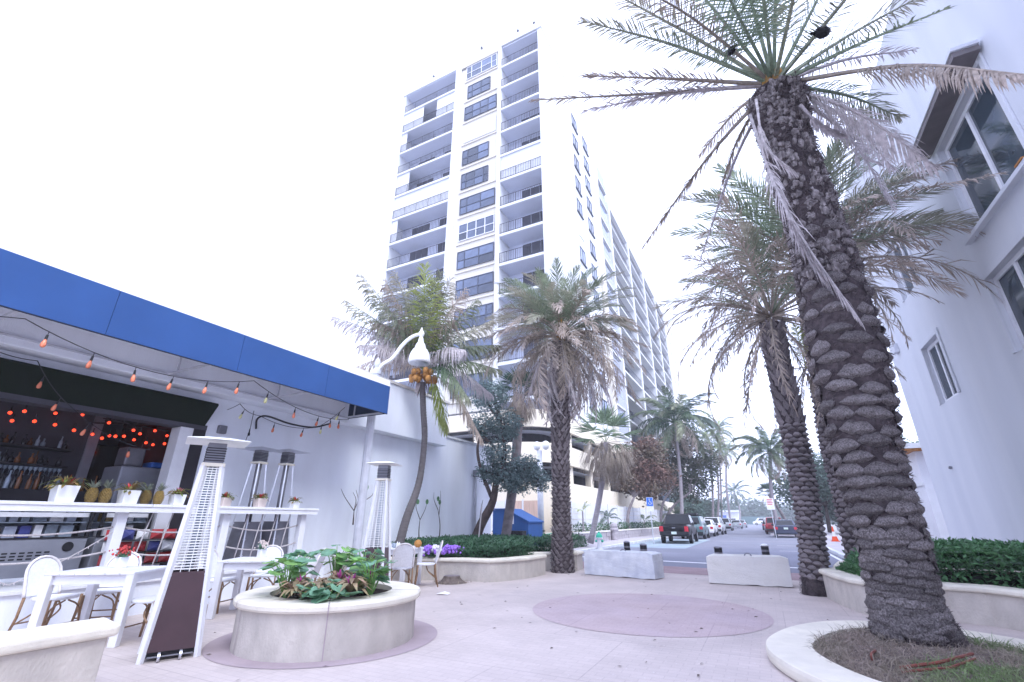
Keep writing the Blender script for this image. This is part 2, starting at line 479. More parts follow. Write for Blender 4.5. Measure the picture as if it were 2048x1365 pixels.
def curve(P, n):
    """smooth curve through points"""
    P = [Vector(p) for p in P]
    P = [P[0] * 2 - P[1]] + P + [P[-1] * 2 - P[-2]]
    out = []
    k = len(P) - 3
    for j in range(n + 1):
        s = j / n * k
        i = min(int(s), k - 1)
        t = s - i
        a, b, c, d = P[i:i + 4]
        out.append(0.5 * ((2 * b) + (c - a) * t + (2 * a - 5 * b + 4 * c - d) * t * t + (3 * b - a - 3 * c + d) * t ** 3))
    return out

# ------------------------------------------------------------------ ground
def paver_material(m, sx, sy, amt, dirt):
    t = m.node_tree
    N, Lk = t.nodes, t.links
    b = N['Principled BSDF']
    tc = N.new('ShaderNodeTexCoord')
    br = N.new('ShaderNodeTexBrick')
    br.inputs['Scale'].default_value = 1
    br.inputs['Brick Width'].default_value, br.inputs['Row Height'].default_value = sx, sy
    br.inputs['Mortar Size'].default_value = 0.006
    br.inputs['Mortar Smooth'].default_value = 0.4
    br.inputs['Bias'].default_value = 0
    br.inputs['Color1'].default_value = (1, 1, 1, 1)
    br.inputs['Color2'].default_value = (1 - amt, 1 - amt, 1 - amt, 1)
    br.inputs['Mortar'].default_value = (0.87, 0.86, 0.87, 1)
    Lk.new(tc.outputs['Object'], br.inputs['Vector'])
    cs = b.inputs['Base Color'].links[0].from_socket
    mu = N.new('ShaderNodeMix'); mu.data_type = 'RGBA'; mu.blend_type = 'MULTIPLY'; mu.inputs[0].default_value = 1
    Lk.new(cs, mu.inputs[6]); Lk.new(br.outputs['Color'], mu.inputs[7])
    bl = N.new('ShaderNodeTexBrick')
    for k_, v_ in (('Scale', 1), ('Brick Width', sx * 9), ('Row Height', sy * 16), ('Mortar Size', 0.008), ('Mortar Smooth', 0.3)): bl.inputs[k_].default_value = v_
    bl.inputs['Color1'].default_value = (1, 1, 1, 1); bl.inputs['Color2'].default_value = (0.965, 0.96, 0.965, 1); bl.inputs['Mortar'].default_value = (0.86, 0.85, 0.86, 1)
    Lk.new(tc.outputs['Object'], bl.inputs['Vector'])
    mb_ = N.new('ShaderNodeMix'); mb_.data_type = 'RGBA'; mb_.blend_type = 'MULTIPLY'; mb_.inputs[0].default_value = 1
    Lk.new(mu.outputs[2], mb_.inputs[6]); Lk.new(bl.outputs['Color'], mb_.inputs[7])
    mu = mb_
    # worn white specks and dark stains
    sp = N.new('ShaderNodeTexNoise'); sp.inputs['Scale'].default_value = 24; sp.inputs['Detail'].default_value = 5
    Lk.new(tc.outputs['Object'], sp.inputs['Vector'])
    r = N.new('ShaderNodeMapRange'); r.inputs[1].default_value, r.inputs[2].default_value = 0.62, 0.75
    r.inputs[4].default_value = 0.5
    Lk.new(sp.outputs['Fac'], r.inputs[0])
    m2 = N.new('ShaderNodeMix'); m2.data_type = 'RGBA'
    Lk.new(r.outputs[0], m2.inputs[0]); Lk.new(mu.outputs[2], m2.inputs[6]); m2.inputs[7].default_value = (0.72, 0.68, 0.70, 1)
    s2 = N.new('ShaderNodeTexNoise'); s2.inputs['Scale'].default_value = 0.9; s2.inputs['Detail'].default_value = 8; s2.inputs['Roughness'].default_value = 0.7
    Lk.new(tc.outputs['Object'], s2.inputs['Vector'])
    r2 = N.new('ShaderNodeMapRange'); r2.inputs[1].default_value, r2.inputs[2].default_value = 0.55, 0.75
    r2.inputs[4].default_value = dirt
    Lk.new(s2.outputs['Fac'], r2.inputs[0])
    m3 = N.new('ShaderNodeMix'); m3.data_type = 'RGBA'
    Lk.new(r2.outputs[0], m3.inputs[0]); Lk.new(m2.outputs[2], m3.inputs[6]); m3.inputs[7].default_value = (0.27, 0.235, 0.26, 1)
    Lk.new(m3.outputs[2], b.inputs['Base Color'])
    bp = N.new('ShaderNodeBump'); bp.inputs['Strength'].default_value = 0.22; bp.inputs['Distance'].default_value = 0.004
    ad = N.new('ShaderNodeMath'); ad.operation = 'MULTIPLY_ADD'
    Lk.new(sp.outputs['Fac'], ad.inputs[0]); ad.inputs[1].default_value = 0.6; Lk.new(br.outputs['Fac'], ad.inputs[2])
    iv = N.new('ShaderNodeMath'); iv.operation = 'MULTIPLY'; iv.inputs[1].default_value = -1
    Lk.new(ad.outputs[0], iv.inputs[0])
    Lk.new(iv.outputs[0], bp.inputs['Height'])
    Lk.new(bp.outputs[0], b.inputs['Normal'])
paver_material(M['paver'], 0.20, 0.10, 0.055, 0.36)
paver_material(M['inlay'], 0.20, 0.10, 0.05, 0.15)
paver_material(M['band'], 0.20, 0.10, 0.08, 0.15)
paver_material(M['walk'], 1.5, 1.5, 0.04, 0.2)

def sheet(name, poly, z, m, label=None):
    mb = MB()
    mb.add([(p[0], p[1], z) for p in poly], [tuple(range(len(poly)))])
    return struct(name, mb, m, label)
def circle(cx, cy, r, n=64, a0=0):
    return [(cx + r * math.cos(a0 + 2 * PI * i / n), cy + r * math.sin(a0 + 2 * PI * i / n)) for i in range(n)]
sheet('ground', [(-900, -300), (900, -300), (900, 1400), (-900, 1400)], -0.135, 'far_ground')
sheet('plaza', [(-10.4, -8), (14, -8), (14, 14.6), (3.4, 14.6), (2.4, 15.6), (-7.6, 17.6), (-10.4, 17.9)], 0.0, 'paver')
ICX, ICY = -2.0, 8.64
sheet('paving_inlay', circle(ICX, ICY, 1.86, 96), 0.004, 'inlay', 'round rosy paving inlay in the middle of the plaza')
PCX, PCY = -5.13, 4.86
sheet('paving_ring', circle(PCX - 0.06, PCY + 0.08, 1.37, 72), 0.004, 'ring_dark')
sheet('road', [(-7.7, 15.0), (2.45, 15.0), (2.45, 150), (9, 175), (9, 182), (-40, 182), (-40, 172), (-7.7, 160)], -0.008, 'road')
sheet('paving_band', [(-7.6, 15.1), (2.4, 14.2), (2.4, 16.0), (-7.6, 17.5)], 0.004, 'band')
sheet('road_marking', [(-7.2, 19.35), (2.2, 17.75), (2.2, 18.05), (-7.2, 19.7)], -0.004, 'line_white')
for i, (x0, x1, y0, y1) in enumerate([(2.18, 2.30, 19, 60), (0.35, 2.18, 33.0, 33.12), (0.35, 2.18, 27.5, 27.62)]):
    sheet('road_marking', [(x0, y0), (x1, y0), (x1, y1), (x0, y1)], -0.004, 'line_white')
sheet('parking_bay', [(-7.6, 27.5), (-4.0, 27.5), (-4.0, 41), (-7.6, 41)], -0.0045, mat('bay_tint', (0.30, 0.36, 0.41), 0.9, 0.15, 0.6, 0.2, 60, 0.15))
def slab(name, x0, x1, y0, y1, z0, z1, m, bev=0.02):
    return struct(name, MB().box(x0, x1, y0, y1, z0, z1), m, bev=bev)
slab('pavement', -10.0, -7.85, 18.3, 170, -0.12, 0.11, 'walk')
slab('kerb', -7.85, -7.68, 18.3, 170, -0.12, 0.12, 'concrete')
slab('pavement', 2.62, 6.0, 19.0, 170, -0.12, 0.11, 'walk')
slab('kerb', 2.44, 2.62, 19.0, 170, -0.12, 0.12, 'concrete')
# fine litter and scuffs on the plaza
lit = MB()
for i in range(150):
    x, y = U(-7, 2.5), U(3.2, 14)
    if math.hypot(x - PCX, y - PCY) < 1.2 or math.hypot(x - 1.3, y - 6.9) < 1.8: continue
    a = U(0, 6.28)
    l, w = U(0.012, 0.05), U(0.006, 0.015)
    d, n = Vector((math.cos(a), math.sin(a), 0)), Vector((-math.sin(a), math.cos(a), 0))
    c = Vector((x, y, 0.011))
    lit.add([c - d * l - n * w * 0.3, c + n * w, c + d * l, c - n * w + Vector((0, 0, U(0.0, 0.012)))], [(0, 1, 2, 3)])
tag(lit.build('litter', 'stump'), 'scattered dry leaf crumbs and specks on the pale plaza paving', None, None, 'stuff')

# ------------------------------------------------------------------ masonry planters
def ring_wall(t, outer, inner, h, cap_h, over, joints=(), close=True):
    """wall between two outlines with an overhanging rounded cap"""
    n = len(outer)
    def offs(P, d):
        Q = []
        for i in range(len(P)):
            a, b = Vector(P[i - 1]), Vector(P[(i + 1) % len(P)])
            q = (b - a).normalized()
            Q.append((P[i][0] + q.y * d, P[i][1] - q.x * d))
        return Q
    wall = MB()
    vs = [(p[0], p[1], 0) for p in inner] + [(p[0], p[1], 0) for p in outer] + [(p[0], p[1], h - cap_h) for p in outer]
    wall.add(vs, [(k * n + i, k * n + (i + 1) % n, (k + 1) * n + (i + 1) % n, (k + 1) * n + i) for k in (0, 1) for i in range(n)])
    wall.build('wall', 'planter_side', t, smooth=False)
    cap = MB()
    prof = [(-0.01, h - cap_h), (over * 0.75, h - cap_h), (over, h - cap_h * 0.75), (over, h - cap_h * 0.35), (over * 0.7, h - 0.006), (over * 0.35, h)]
    rings = [offs(outer, d) for d, z in prof] + [list(inner), list(inner)]
    zs = [z for d, z in prof] + [h, 0.02]
    vs = [(p[0], p[1], z) for r_, z in zip(rings, zs) for p in r_]
    fs = []
    for k in range(len(rings) - 1):
        for i in range(n):
            j = (i + 1) % n
            fs.append((k * n + i, k * n + j, (k + 1) * n + j, (k + 1) * n + i))
    cap.add(vs, fs)
    cap.build('cap', 'planter_cap', t, smooth=False)
    for (x, y, ang, L) in joints:
        jb = MB()
        d = Vector((math.cos(ang), math.sin(ang), 0))
        a = Vector((x, y, 0))
        q = d.cross(Vector((0, 0, 1))) * 0.006
        jb.add([a - q + Vector((0, 0, 0.0)), a + q, a + q + Vector((0, 0, h - cap_h)), a - q + Vector((0, 0, h - cap_h))], [(0, 1, 2, 3)])
        e = a + d * (over + 0.002)
        f = a - d * L
        jb.add([e - q + Vector((0, 0, h - cap_h)), e + q + Vector((0, 0, h - cap_h)), e + q + Vector((0, 0, h - 0.01)), e - q + Vector((0, 0, h - 0.01))], [(0, 1, 2, 3)])
        jb.add([e - q + Vector((0, 0, h + 0.002)), e + q + Vector((0, 0, h + 0.002)), f + q + Vector((0, 0, h + 0.002)), f - q + Vector((0, 0, h + 0.002))], [(0, 1, 2, 3)])
        jb.build('joint', 'ring_dark', t)
def soil(t, inner, z, m='soil'):
    cx = sum(p[0] for p in inner) / len(inner); cy = sum(p[1] for p in inner) / len(inner)
    mb = MB()
    n = len(inner)
    vs, fs = [(cx, cy, z + 0.04)], []
    for k in (0.5, 1.0):
        vs += [(cx + (p[0] - cx) * k, cy + (p[1] - cy) * k, z + (U(-0.015, 0.03) if k < 1 else 0)) for p in inner]
    for i in range(n):
        j = (i + 1) % n
        fs += [(0, 1 + i, 1 + j), (1 + i, 1 + n + i, 1 + n + j, 1 + j)]
    mb.add(vs, fs)
    return mb.build('soil', m, t)

PH = 0.54
t = thing('round_planter', 'round cream stone planter of bromeliads beside the brown patio heater', 'planter', (0, 0, 0))
js = []
for a in (-0.78, 0.5, 1.9, 3.2, 4.4):
    js.append((PCX + 1.062 * math.cos(a), PCY + 1.062 * math.sin(a), a, 0.33))
ring_wall(t, circle(PCX, PCY, 1.06, 72), circle(PCX, PCY, 0.74, 72), PH, 0.09, 0.06, js)
soil(t, circle(PCX, PCY, 0.742, 40), PH - 0.06)

def inset(P, d):
    Q = []
    n = len(P)
    for i in range(n):
        a, b = Vector(P[i - 1][:2]), Vector(P[(i + 1) % n][:2])
        q = (b - a).normalized()
        Q.append((P[i][0] - q.y * d, P[i][1] + q.x * d))
    return Q
def subdiv(P, m=0.35):
    Q = []
    for i in range(len(P)):
        a, b = Vector(P[i]), Vector(P[(i + 1) % len(P)])
        k = max(1, int((b - a).length / m))
        Q += [a + (b - a) * (j / k) for j in range(k)]
    return Q
t = thing('curved_planter', 'long curved cream planter of low green hedge behind the tree stump', 'planter')
KP = [(-10.38, 9.75), (-9.2, 9.72), (-8.3, 9.98), (-7.4, 10.38), (-6.75, 10.55), (-6.1, 10.62), (-5.82, 11.1), (-5.62, 11.9), (-5.58, 12.75),
      (-6.15, 12.85), (-6.35, 13.3), (-5.75, 13.75), (-5.15, 14.1), (-5.2, 14.75), (-6.5, 15.6), (-8.5, 17.2), (-10.38, 17.4)]
KP = subdiv(KP, 0.5)
ring_wall(t, KP, inset(KP, 0.33), 0.5, 0.08, 0.05, [(-7.38, 10.30, -1.17, 0.3), (-5.66, 11.9, 0.1, 0.3)])
soil(t, inset(KP, 0.32), 0.44)

t = thing('seat_wall', 'low cream stone seat wall with rounded cap at the cafe corner', 'wall')
SW = [(-5.02, -3), (-5.02, 2.46), (-5.52, 2.56), (-5.62, -3)]
MB().prism([(-5.06, -3), (-5.06, 2.40), (-5.50, 2.49), (-5.58, -3)], -0.02, 0.47).build('wall', 'planter_side', t, bev=0.01)
MB().prism(SW, 0.47, 0.56).build('cap', 'planter_cap', t, bev=0.03, seg=3)

t = thing('hedge_planter', 'curved cream planter of dense hedge along the white building', 'planter')
RP = [(0.80, 11.55), (0.92, 10.75), (1.08, 10.05), (1.32, 9.62), (1.7, 9.55), (2.2, 9.75), (2.6, 9.65), (2.95, 9.2), (3.3, 8.5), (3.9, 7.6), (5.9, 7.2), (5.9, 12.6), (2.6, 12.9), (1.4, 12.6)]
RP = subdiv(RP, 0.45)
ring_wall(t, RP, inset(RP, 0.30), 0.5, 0.08, 0.05, [(2.4, 9.72, -1.4, 0.28)])
soil(t, inset(RP, 0.29), 0.44)
t = thing('far_planter', 'smaller cream planter with hedge behind the leaning palm trunk', 'planter')
QP = subdiv([(1.25, 13.8), (1.9, 13.4), (3.2, 13.3), (5.9, 13.3), (5.9, 17.5), (2.4, 17.3), (1.5, 15.2)], 0.5)
ring_wall(t, QP, inset(QP, 0.28), 0.42, 0.07, 0.05)
soil(t, inset(QP, 0.27), 0.36)

t = thing('tree_ring', 'low pale kerb ring around the big foreground palm', 'tree ring')
TR = [(-0.26, 6.45), (-0.05, 7.35), (0.35, 8.05), (0.85, 8.42), (1.5, 8.52), (2.1, 8.25), (2.7, 7.6), (2.9, 6.6), (2.3, 5.3), (1.2, 4.7), (0.45, 5.0), (0.0, 5.6)]
TR = smooth_poly(list(reversed(TR)), 3)
ring_wall(t, TR, inset(TR, 0.42), 0.13, 0.11, 0.03)
soil(t, inset(TR, 0.41), 0.09, 'stump')

# ------------------------------------------------------------------ restaurant on the left
WX = -10.4          # face of the restaurant wall
AX = -8.5           # front of the awning
OY0, OY1 = -3.0, 5.70     # bar opening
DECK = 0.5
t = thing('restaurant_building', 'white stucco restaurant with open bar and projecting roof band', 'building')
w = MB()
w.box(WX - 0.3, WX, OY1, 18.1, 0, 4.35)
w.box(WX - 0.3, WX, -6, OY1, 3.24, 4.35)
w.box(WX - 0.3, WX, -6, OY1, 0, 0.55)
w.box(WX - 6, WX - 0.3, 17.8, 18.1, 0, 4.35)
w.build('wall', 'stucco', t)
MB().box(WX + 0.002, WX + 0.42, -6, 14.0, 3.92, 5.5).build('roof_band', 'stucco', t, bev=0.02)
MB().box(WX + 0.003, WX + 0.47, -6, 14.05, 5.5, 5.58).build('coping', 'concrete_pale', t)
MB().box(WX - 0.34, WX + 0.05, 14.06, 18.15, 4.35, 4.43).build('coping', 'concrete', t)
MB().box(WX - 6, WX - 0.3, -6, 17.8, 4.1, 4.2).build('roof', 'concrete', t)
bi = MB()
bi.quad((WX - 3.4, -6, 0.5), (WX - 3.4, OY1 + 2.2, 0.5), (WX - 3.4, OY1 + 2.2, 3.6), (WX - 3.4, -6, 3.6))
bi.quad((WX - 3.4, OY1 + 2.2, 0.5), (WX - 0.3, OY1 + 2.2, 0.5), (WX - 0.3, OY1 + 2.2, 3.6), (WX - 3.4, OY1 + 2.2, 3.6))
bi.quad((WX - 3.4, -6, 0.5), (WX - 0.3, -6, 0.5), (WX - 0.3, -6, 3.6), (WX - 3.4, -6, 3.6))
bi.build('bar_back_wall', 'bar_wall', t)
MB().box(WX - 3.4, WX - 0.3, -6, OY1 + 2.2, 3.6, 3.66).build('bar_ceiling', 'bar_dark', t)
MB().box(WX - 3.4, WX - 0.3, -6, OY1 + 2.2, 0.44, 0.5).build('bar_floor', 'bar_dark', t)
MB().box(WX - 3.38, WX - 2.2, OY1 - 0.1, OY1 + 2.15, 1.9, 3.55).build('side_alcove', 'bar_red', t)
MB().box(WX - 2.2, WX - 2.05, -6, 4.5, 0.5, 3.58).build('partition', 'bar_wall', t)
MB().box(WX - 2.2, WX - 2.02, 4.503, 4.68, 0.5, 3.58).build('partition_end', 'fridge_metal', t)
MB().box(WX - 0.28, WX + 0.03, -6, OY1, 3.18, 3.28).build('header_trim', 'bar_wall', t)
# tilted green hatch over the opening
hb = MB()
hb.add([(WX + 0.02, -6, 3.25), (WX + 0.02, OY1 - 0.06, 3.25), (WX + 0.30, OY1 - 0.02, 3.70), (WX + 0.30, -6, 3.70),
        (WX + 0.002, -6, 3.30), (WX + 0.002, OY1 - 0.06, 3.30), (WX + 0.26, OY1 - 0.02, 3.74), (WX + 0.26, -6, 3.74)],
       [(0, 1, 2, 3), (4, 7, 6, 5), (1, 5, 6, 2), (0, 3, 7, 4), (3, 2, 6, 7), (0, 4, 5, 1)])
hb.build('hatch', 'hatch_green', t)
MB().box(WX - 0.30, WX + 0.04, 5.18, 5.44, 0.5, 3.18).build('door_post', 'paint', t, bev=0.01)
MB().box(WX - 0.28, WX + 0.02, 5.443, OY1, 0.5, 3.18).build('door_jamb', 'bar_dark', t)
dp = MB()
dp.tube([(WX + 0.06, 16.7, 0.5), (WX + 0.06, 16.7, 3.0), (WX - 0.02, 16.7, 3.15)], 0.055, 10)
dp.build('downpipe', 'lamp_post', t, smooth=True)
MB().box(WX, WX + 0.13, 16.55, 16.85, 3.05, 3.32).build('pipe_head', 'steel_dark', t, bev=0.02)
MB().box(WX, WX + 0.10, OY1 + 0.22, OY1 + 0.40, 3.16, 3.34).build('wall_speaker', 'steel_dark', t, bev=0.02)
# deck
dk = struct('deck', MB().box(WX - 0.1, -9.02, -5, 8.2, 0.0, DECK - 0.04), 'stucco', 'raised pale cafe deck behind the tables')
for i in range(9):
    x = WX + 0.03 + i * 0.155
    bpl = MB().box(x, x + 0.148, -5, 8.2, DECK - 0.04, DECK)
    bpl.build('plank', 'paint_plank', dk)

# awning
zb, zt = 4.03, 4.78
AE = 9.16
t = thing('blue_awning', 'long royal blue awning with white top edge over the cafe', 'awning')
fb = MB()
for i in range(7):
    y1 = AE - i * 2.1
    y0 = y1 - 2.1
    MB().box(AX - 0.03, AX, y0 + 0.004, y1 - 0.004, zb, zt).build('valance_panel', 'awning_blue', t)
MB().box(WX + 0.47, AX - 0.031, AE - 0.03, AE - 0.003, zb, zt).build('end_panel', 'navy', t)
top = MB()
top.add([(AX - 0.0, -6, zt), (AX - 0.0, AE, zt), (AX - 0.02, AE, zt + 0.17), (AX - 0.02, -6, zt + 0.17), (WX + 0.47, AE, zt + 0.55), (WX + 0.47, -6, zt + 0.55), (WX + 0.47, AE, zt + 0.45), (WX + 0.47, -6, zt + 0.45)],
        [(0, 1, 2, 3), (3, 2, 4, 5), (1, 0, 7, 6), (1, 6, 4, 2)])
top.build('roof_fabric', 'awning_top', t)
fr = MB()
fr.bar((AX - 0.06, -6, zb + 0.02), (AX - 0.06, AE - 0.05, zb + 0.02), 0.035)
for y in (-0.5, 1.9, 4.5, 6.7, AE - 0.07):
    fr.bar((AX - 0.06, y, zb + 0.03), (WX + 0.46, y, zb + 0.03), 0.04)
    fr.bar((WX + 0.75, y, zb + 0.03), (WX + 0.75, y, zt + 0.4), 0.03)
fr.bar((WX + 0.44, -6, zb + 0.03), (WX + 0.44, AE - 0.05, zb + 0.03), 0.035)
fr.build('frame', 'lamp_post', t)
hm = MB().box(AX - 0.034, AX + 0.004, -5.5, AE, zb - 0.012, zb - 0.001)
hm.build('hem', 'navy', t)

# ------------------------------------------------------------------ apartment tower
TX, TY = -11.45, 28.27
FH, ZT = 2.85, 43.7           # storey height, top balcony floor
NF = 13
TL = TX - 17.1                # left edge
t = thing('apartment_tower', 'tall white apartment tower with stacked balconies and cream window bay', 'building')
MX0, MX1 = -20.45, -16.25     # window bay
zlow = 8.16
core = MB()
core.box(TL + 0.02, MX0 - 0.3, TY + 1.75, TY + 8, zlow, 46.55)      # recessed walls behind the balconies
core.box(MX1 + 0.4, TX - 0.42, TY + 1.75, TY + 8, zlow, 46.55)
core.build('balcony_back_wall', 'slab_under', t)
MB().box(TX - 0.4, TX, TY, 48.4, zlow, 46.55).build('end_wall', 'tower_white', t)
MB().box(TL, TL + 0.35, TY, TY + 9, zlow, 46.4).build('fin_wall', 'tower_white', t)
MB().box(MX0 - 0.95, MX0 - 0.25, TY - 0.05, TY + 1.74, zlow, 47.2).build('fin_wall', 'tower_white', t)
MB().box(MX1 + 0.02, MX1 + 0.42, TY - 0.06, TY + 1.74, zlow, 47.3).build('fin_wall', 'tower_white', t)
MB().box(TL - 0.05, MX0 - 0.96, TY - 0.12, TY + 9, 46.42, 47.0).build('parapet', 'tower_white', t)
MB().box(MX1 + 0.43, TX + 0.05, TY - 0.12, 48.5, 46.56, 47.35).build('parapet', 'tower_white', t)
MB().box(MX0 - 0.24, MX1 + 0.01, TY - 0.04, TY + 3, 46.2, 47.6).build('parapet', 'tower_cream', t)
MB().box(TL + 1.0, TX - 1.2, TY + 3.1, 48.0, 47.0, 47.1).build('roof', 'tower_white', t)
sash = {}
def pane_mesh(w, h):
    k = (round(w, 2), round(h, 2))
    if k not in sash:
        sash[k] = MB().box(0, k[0], -0.01, 0.01, 0, k[1]).mesh('pane', 'glass_tower')
    return sash[k]
curt = {}
def tower_window(x0, x1, z0, z1, cols, dark=True, y=TY + 0.06, curtain=False):
    f = MB()
    fw = 0.06
    for z in (z0, z1, (z0 + z1) * 0.5 - 0.05):
        f.box(x0, x1, y - 0.07, y + 0.0, z - fw / 2, z + fw / 2)
    cs = [0]
    for c in cols: cs.append(cs[-1] + c)
    xs = [x0 + (x1 - x0) * c / cs[-1] for c in cs]
    for x in xs:
        f.box(x - fw / 2, x + fw / 2, y - 0.072, y + 0.001, z0 - fw / 2, z1 + fw / 2)
    wo_ = f.build('window', 'win_frame_dark' if dark else 'paint', t)
    zm = (z0 + z1) * 0.5 - 0.05
    for i in range(len(xs) - 1):
        for a, b in ((z0, zm), (zm, z1)):
            put('pane', pane_mesh(xs[i + 1] - xs[i] - 0.06, b - a - 0.06), wo_, mtx=Matrix.Translation((xs[i] + 0.03, y - 0.02, a + 0.03)))
    if curtain:
        MB().box(x0, x1, y + 0.12, y + 0.16, z0, z1).build('curtain', 'curtain', wo_)
RRt = random.Random(5)
for k in range(NF):
    zf = ZT - FH * k
    # window bay: spandrel, sill and a window
    x0, x1 = MX0 + 0.42, MX1 - 0.16
    z0, z1 = zf + 0.62, zf + 2.32
    style = k % 15
    if style in (1, 4, 5): x1 -= 0.75
    if style == 1: x0 += 0.25
    sp = MB()
    sp.box(MX0 - 0.24, MX1 + 0.01, TY + 0.10, TY + 0.4, zf - 0.6, z0)
    sp.box(MX0 - 0.24, MX1 + 0.01, TY + 0.102, TY + 0.4, z1, zf + FH - 0.6)
    sp.box(MX0 - 0.24, x0, TY + 0.104, TY + 0.4, z0, z1)
    sp.box(x1, MX1 + 0.01, TY + 0.106, TY + 0.4, z0, z1)
    sp.build('bay_wall', 'tower_cream', t)
    MB().box(MX0 + 0.2, MX1 - 0.02, TY - 0.02, TY + 0.10, z0 - 0.42, z0 - 0.30).build('sill', 'tower_cream', t)
    if style == 3:
        MB().box(x0, x1, TY + 0.0, TY + 0.09, z0 - 0.1, z1 + 0.05).build('storm_shutter', 'tower_white', t)
        for q in (0.28, 0.72):
            xq = x0 + (x1 - x0) * q
            MB().box(xq - 0.012, xq + 0.012, TY - 0.01, TY - 0.001, z0 - 0.1, z1 + 0.05).build('shutter_seam', 'curtain', t)
    else:
        MB().box(x0, x1, TY + 0.28, TY + 0.34, z0, z1).build('bay_wall', 'curtain' if style % 3 else 'door_dark', t)
        tower_window(x0, x1, z0, z1, [(1, 2, 2, 1), (1, 2, 2), (1, 1, 1, 1), (1, 2, 2), (1, 2, 2)][style % 5], dark=style not in (0, 7))
    # balconies of the two open bays
    for bx0, bx1 in ((TL + 0.36, MX0 - 0.96), (MX1 + 0.43, TX - 0.41)):
        MB().box(bx0, bx1, TY - 0.08, TY + 1.74, zf - 0.24, zf).build('balcony_slab', 'tower_white', t)
        right = bx0 > MX1
        MB().box(bx0 + 0.02, bx1 - 0.02, TY + 0.0, TY + 1.73, zf - 0.245, zf - 0.241).build('balcony_ceiling', 'slab_under', t)
        r = MB()
        for z in (zf + 0.10, zf + 1.0):
            r.box(bx0, bx1, TY - 0.03, TY + 0.0, z, z + 0.035)
        nb = int((bx1 - bx0) / 0.16)
        for i in range(nb + 1):
            x = bx0 + 0.01 + (bx1 - bx0 - 0.03) * i / nb
            wd = 0.022 if i % 9 else 0.05
            r.box(x, x + wd, TY - 0.025, TY - 0.005, zf + 0.02, zf + 1.0)
        r.build('railing', 'rail_metal', t)
        closed = (right and k == 5) or ((not right) and k == 5)
        if closed:
            sh = MB().box(bx0 + 0.01, bx1 - 0.01, TY + 0.05, TY + 0.10, zf, zf + FH - 0.25)
            sh.build('storm_shutter', 'tower_white', t)
            continue
        if not right and k == 1:
            MB().box(bx0 + 0.01, bx0 + 2.7, TY + 0.05, TY + 0.10, zf, zf + FH - 0.25).build('storm_shutter', 'tower_white', t)
            MB().box(bx1 - 2.3, bx1 - 0.01, TY + 0.05, TY + 0.10, zf, zf + FH - 0.25).build('storm_shutter', 'tower_white', t)
        if not right and k in (2, 4, 6):
            MB().box(bx0 + 0.01, bx0 + (1.6 if k == 4 else 0.7), TY + 0.05, TY + 0.10, zf, zf + FH - 0.25).build('storm_shutter', 'tower_white', t)
        doors = [(0.33, 0.97)] if right else [(0.18, 0.50), (0.68, 0.92)]
        for a, b in doors:
            dx0, dx1 = bx0 + (bx1 - bx0) * a, bx0 + (bx1 - bx0) * b
            ns = 3
            for q in range(ns):
                xa, xb = dx0 + (dx1 - dx0) * q / ns, dx0 + (dx1 - dx0) * (q + 1) / ns
                MB().box(xa + 0.03, xb - 0.03, TY + 1.69, TY + 1.745, zf + 0.03, zf + 2.4).build('balcony_door', 'door_dark', t)
        if k in (1, 2, 7, 8, 9, 11) or (not right and k in (4, 6, 7, 10)):
            ch = MB()
            cx = bx0 + (bx1 - bx0) * (0.55 if right else 0.12)
            for q in range(2):
                ch.box(cx + q * 0.7, cx + q * 0.7 + 0.45, TY + 0.5, TY + 0.95, zf + 0.38, zf + 0.44)
                ch.box(cx + q * 0.7, cx + q * 0.7 + 0.45, TY + 0.92, TY + 0.96, zf + 0.44, zf + 0.88)
                for dx in (0.03, 0.4):
                    ch.box(cx + q * 0.7 + dx, cx + q * 0.7 + dx + 0.03, TY + 0.5, TY + 0.53, zf, zf + 0.38)
            ch.build('balcony_chair', 'rail_metal' if k != 1 else 'bar_red', t)
for bx0, bx1 in ((TL + 0.36, MX0 - 0.96), (MX1 + 0.43, TX - 0.41)):
    MB().box(bx0, bx1, TY + 0.01, TY + 1.74, ZT + FH - 0.22, ZT + FH - 0.13).build('balcony_ceiling', 'slab_under', t)
# street side: two columns of windows, a balcony strip, then the long lower balcony block
def side_window(y0, y1, z0, z1):
    f = MB()
    for y in (y0, (y0 + y1) / 2, y1): f.box(TX, TX + 0.05, y - 0.04, y + 0.04, z0, z1)
    for z in (z0, z1): f.box(TX, TX + 0.052, y0 - 0.05, y1 + 0.05, z - 0.05, z + 0.05)
    f.box(TX, TX + 0.15, y0 - 0.15, y1 + 0.15, z0 - 0.2, z0 - 0.06)
    o = f.build('window', 'win_frame_dark', t)
    for a, b in ((y0, (y0 + y1) / 2), (((y0 + y1) / 2), y1)):
        MB().box(TX + 0.004, TX + 0.02, a + 0.04, b - 0.04, z0 + 0.05, z1 - 0.05).build('pane', 'glass_tower', o)
for k in range(1, NF):
    zf = ZT - FH * k
    for y0, y1 in ((36.3, 37.75), (39.9, 41.5)):
        if k == 6 and y0 < 37:
            MB().box(TX, TX + 0.06, y0, y1, zf + 0.7, zf + 2.3).build('storm_shutter', 'tower_white', t)
        else:
            side_window(y0, y1, zf + 0.75, zf + 2.25)
MB().box(TX, TX + 0.28, 42.9, 44.3, zlow, 46.5).build('pilaster', 'tower_cream', t)
LX = TX - 0.05
for k in range(NF):
    zf = ZT - FH * k
    if k >= 1:
        MB().box(TX, TX + 0.22, 44.5, 48.3, zf - 0.2, zf).build('balcony_slab', 'tower_white', t)
        MB().box(TX + 0.002, TX + 0.03, 44.6, 48.2, zf + 0.9, zf + 2.5).build('balcony_door', 'glass_tower', t)
        MB().box(TX + 0.16, TX + 0.20, 44.5, 48.3, zf, zf + 0.95).build('railing', 'curtain', t)
ys = [49.5, 59.5, 69.5, 79.5, 88.5]
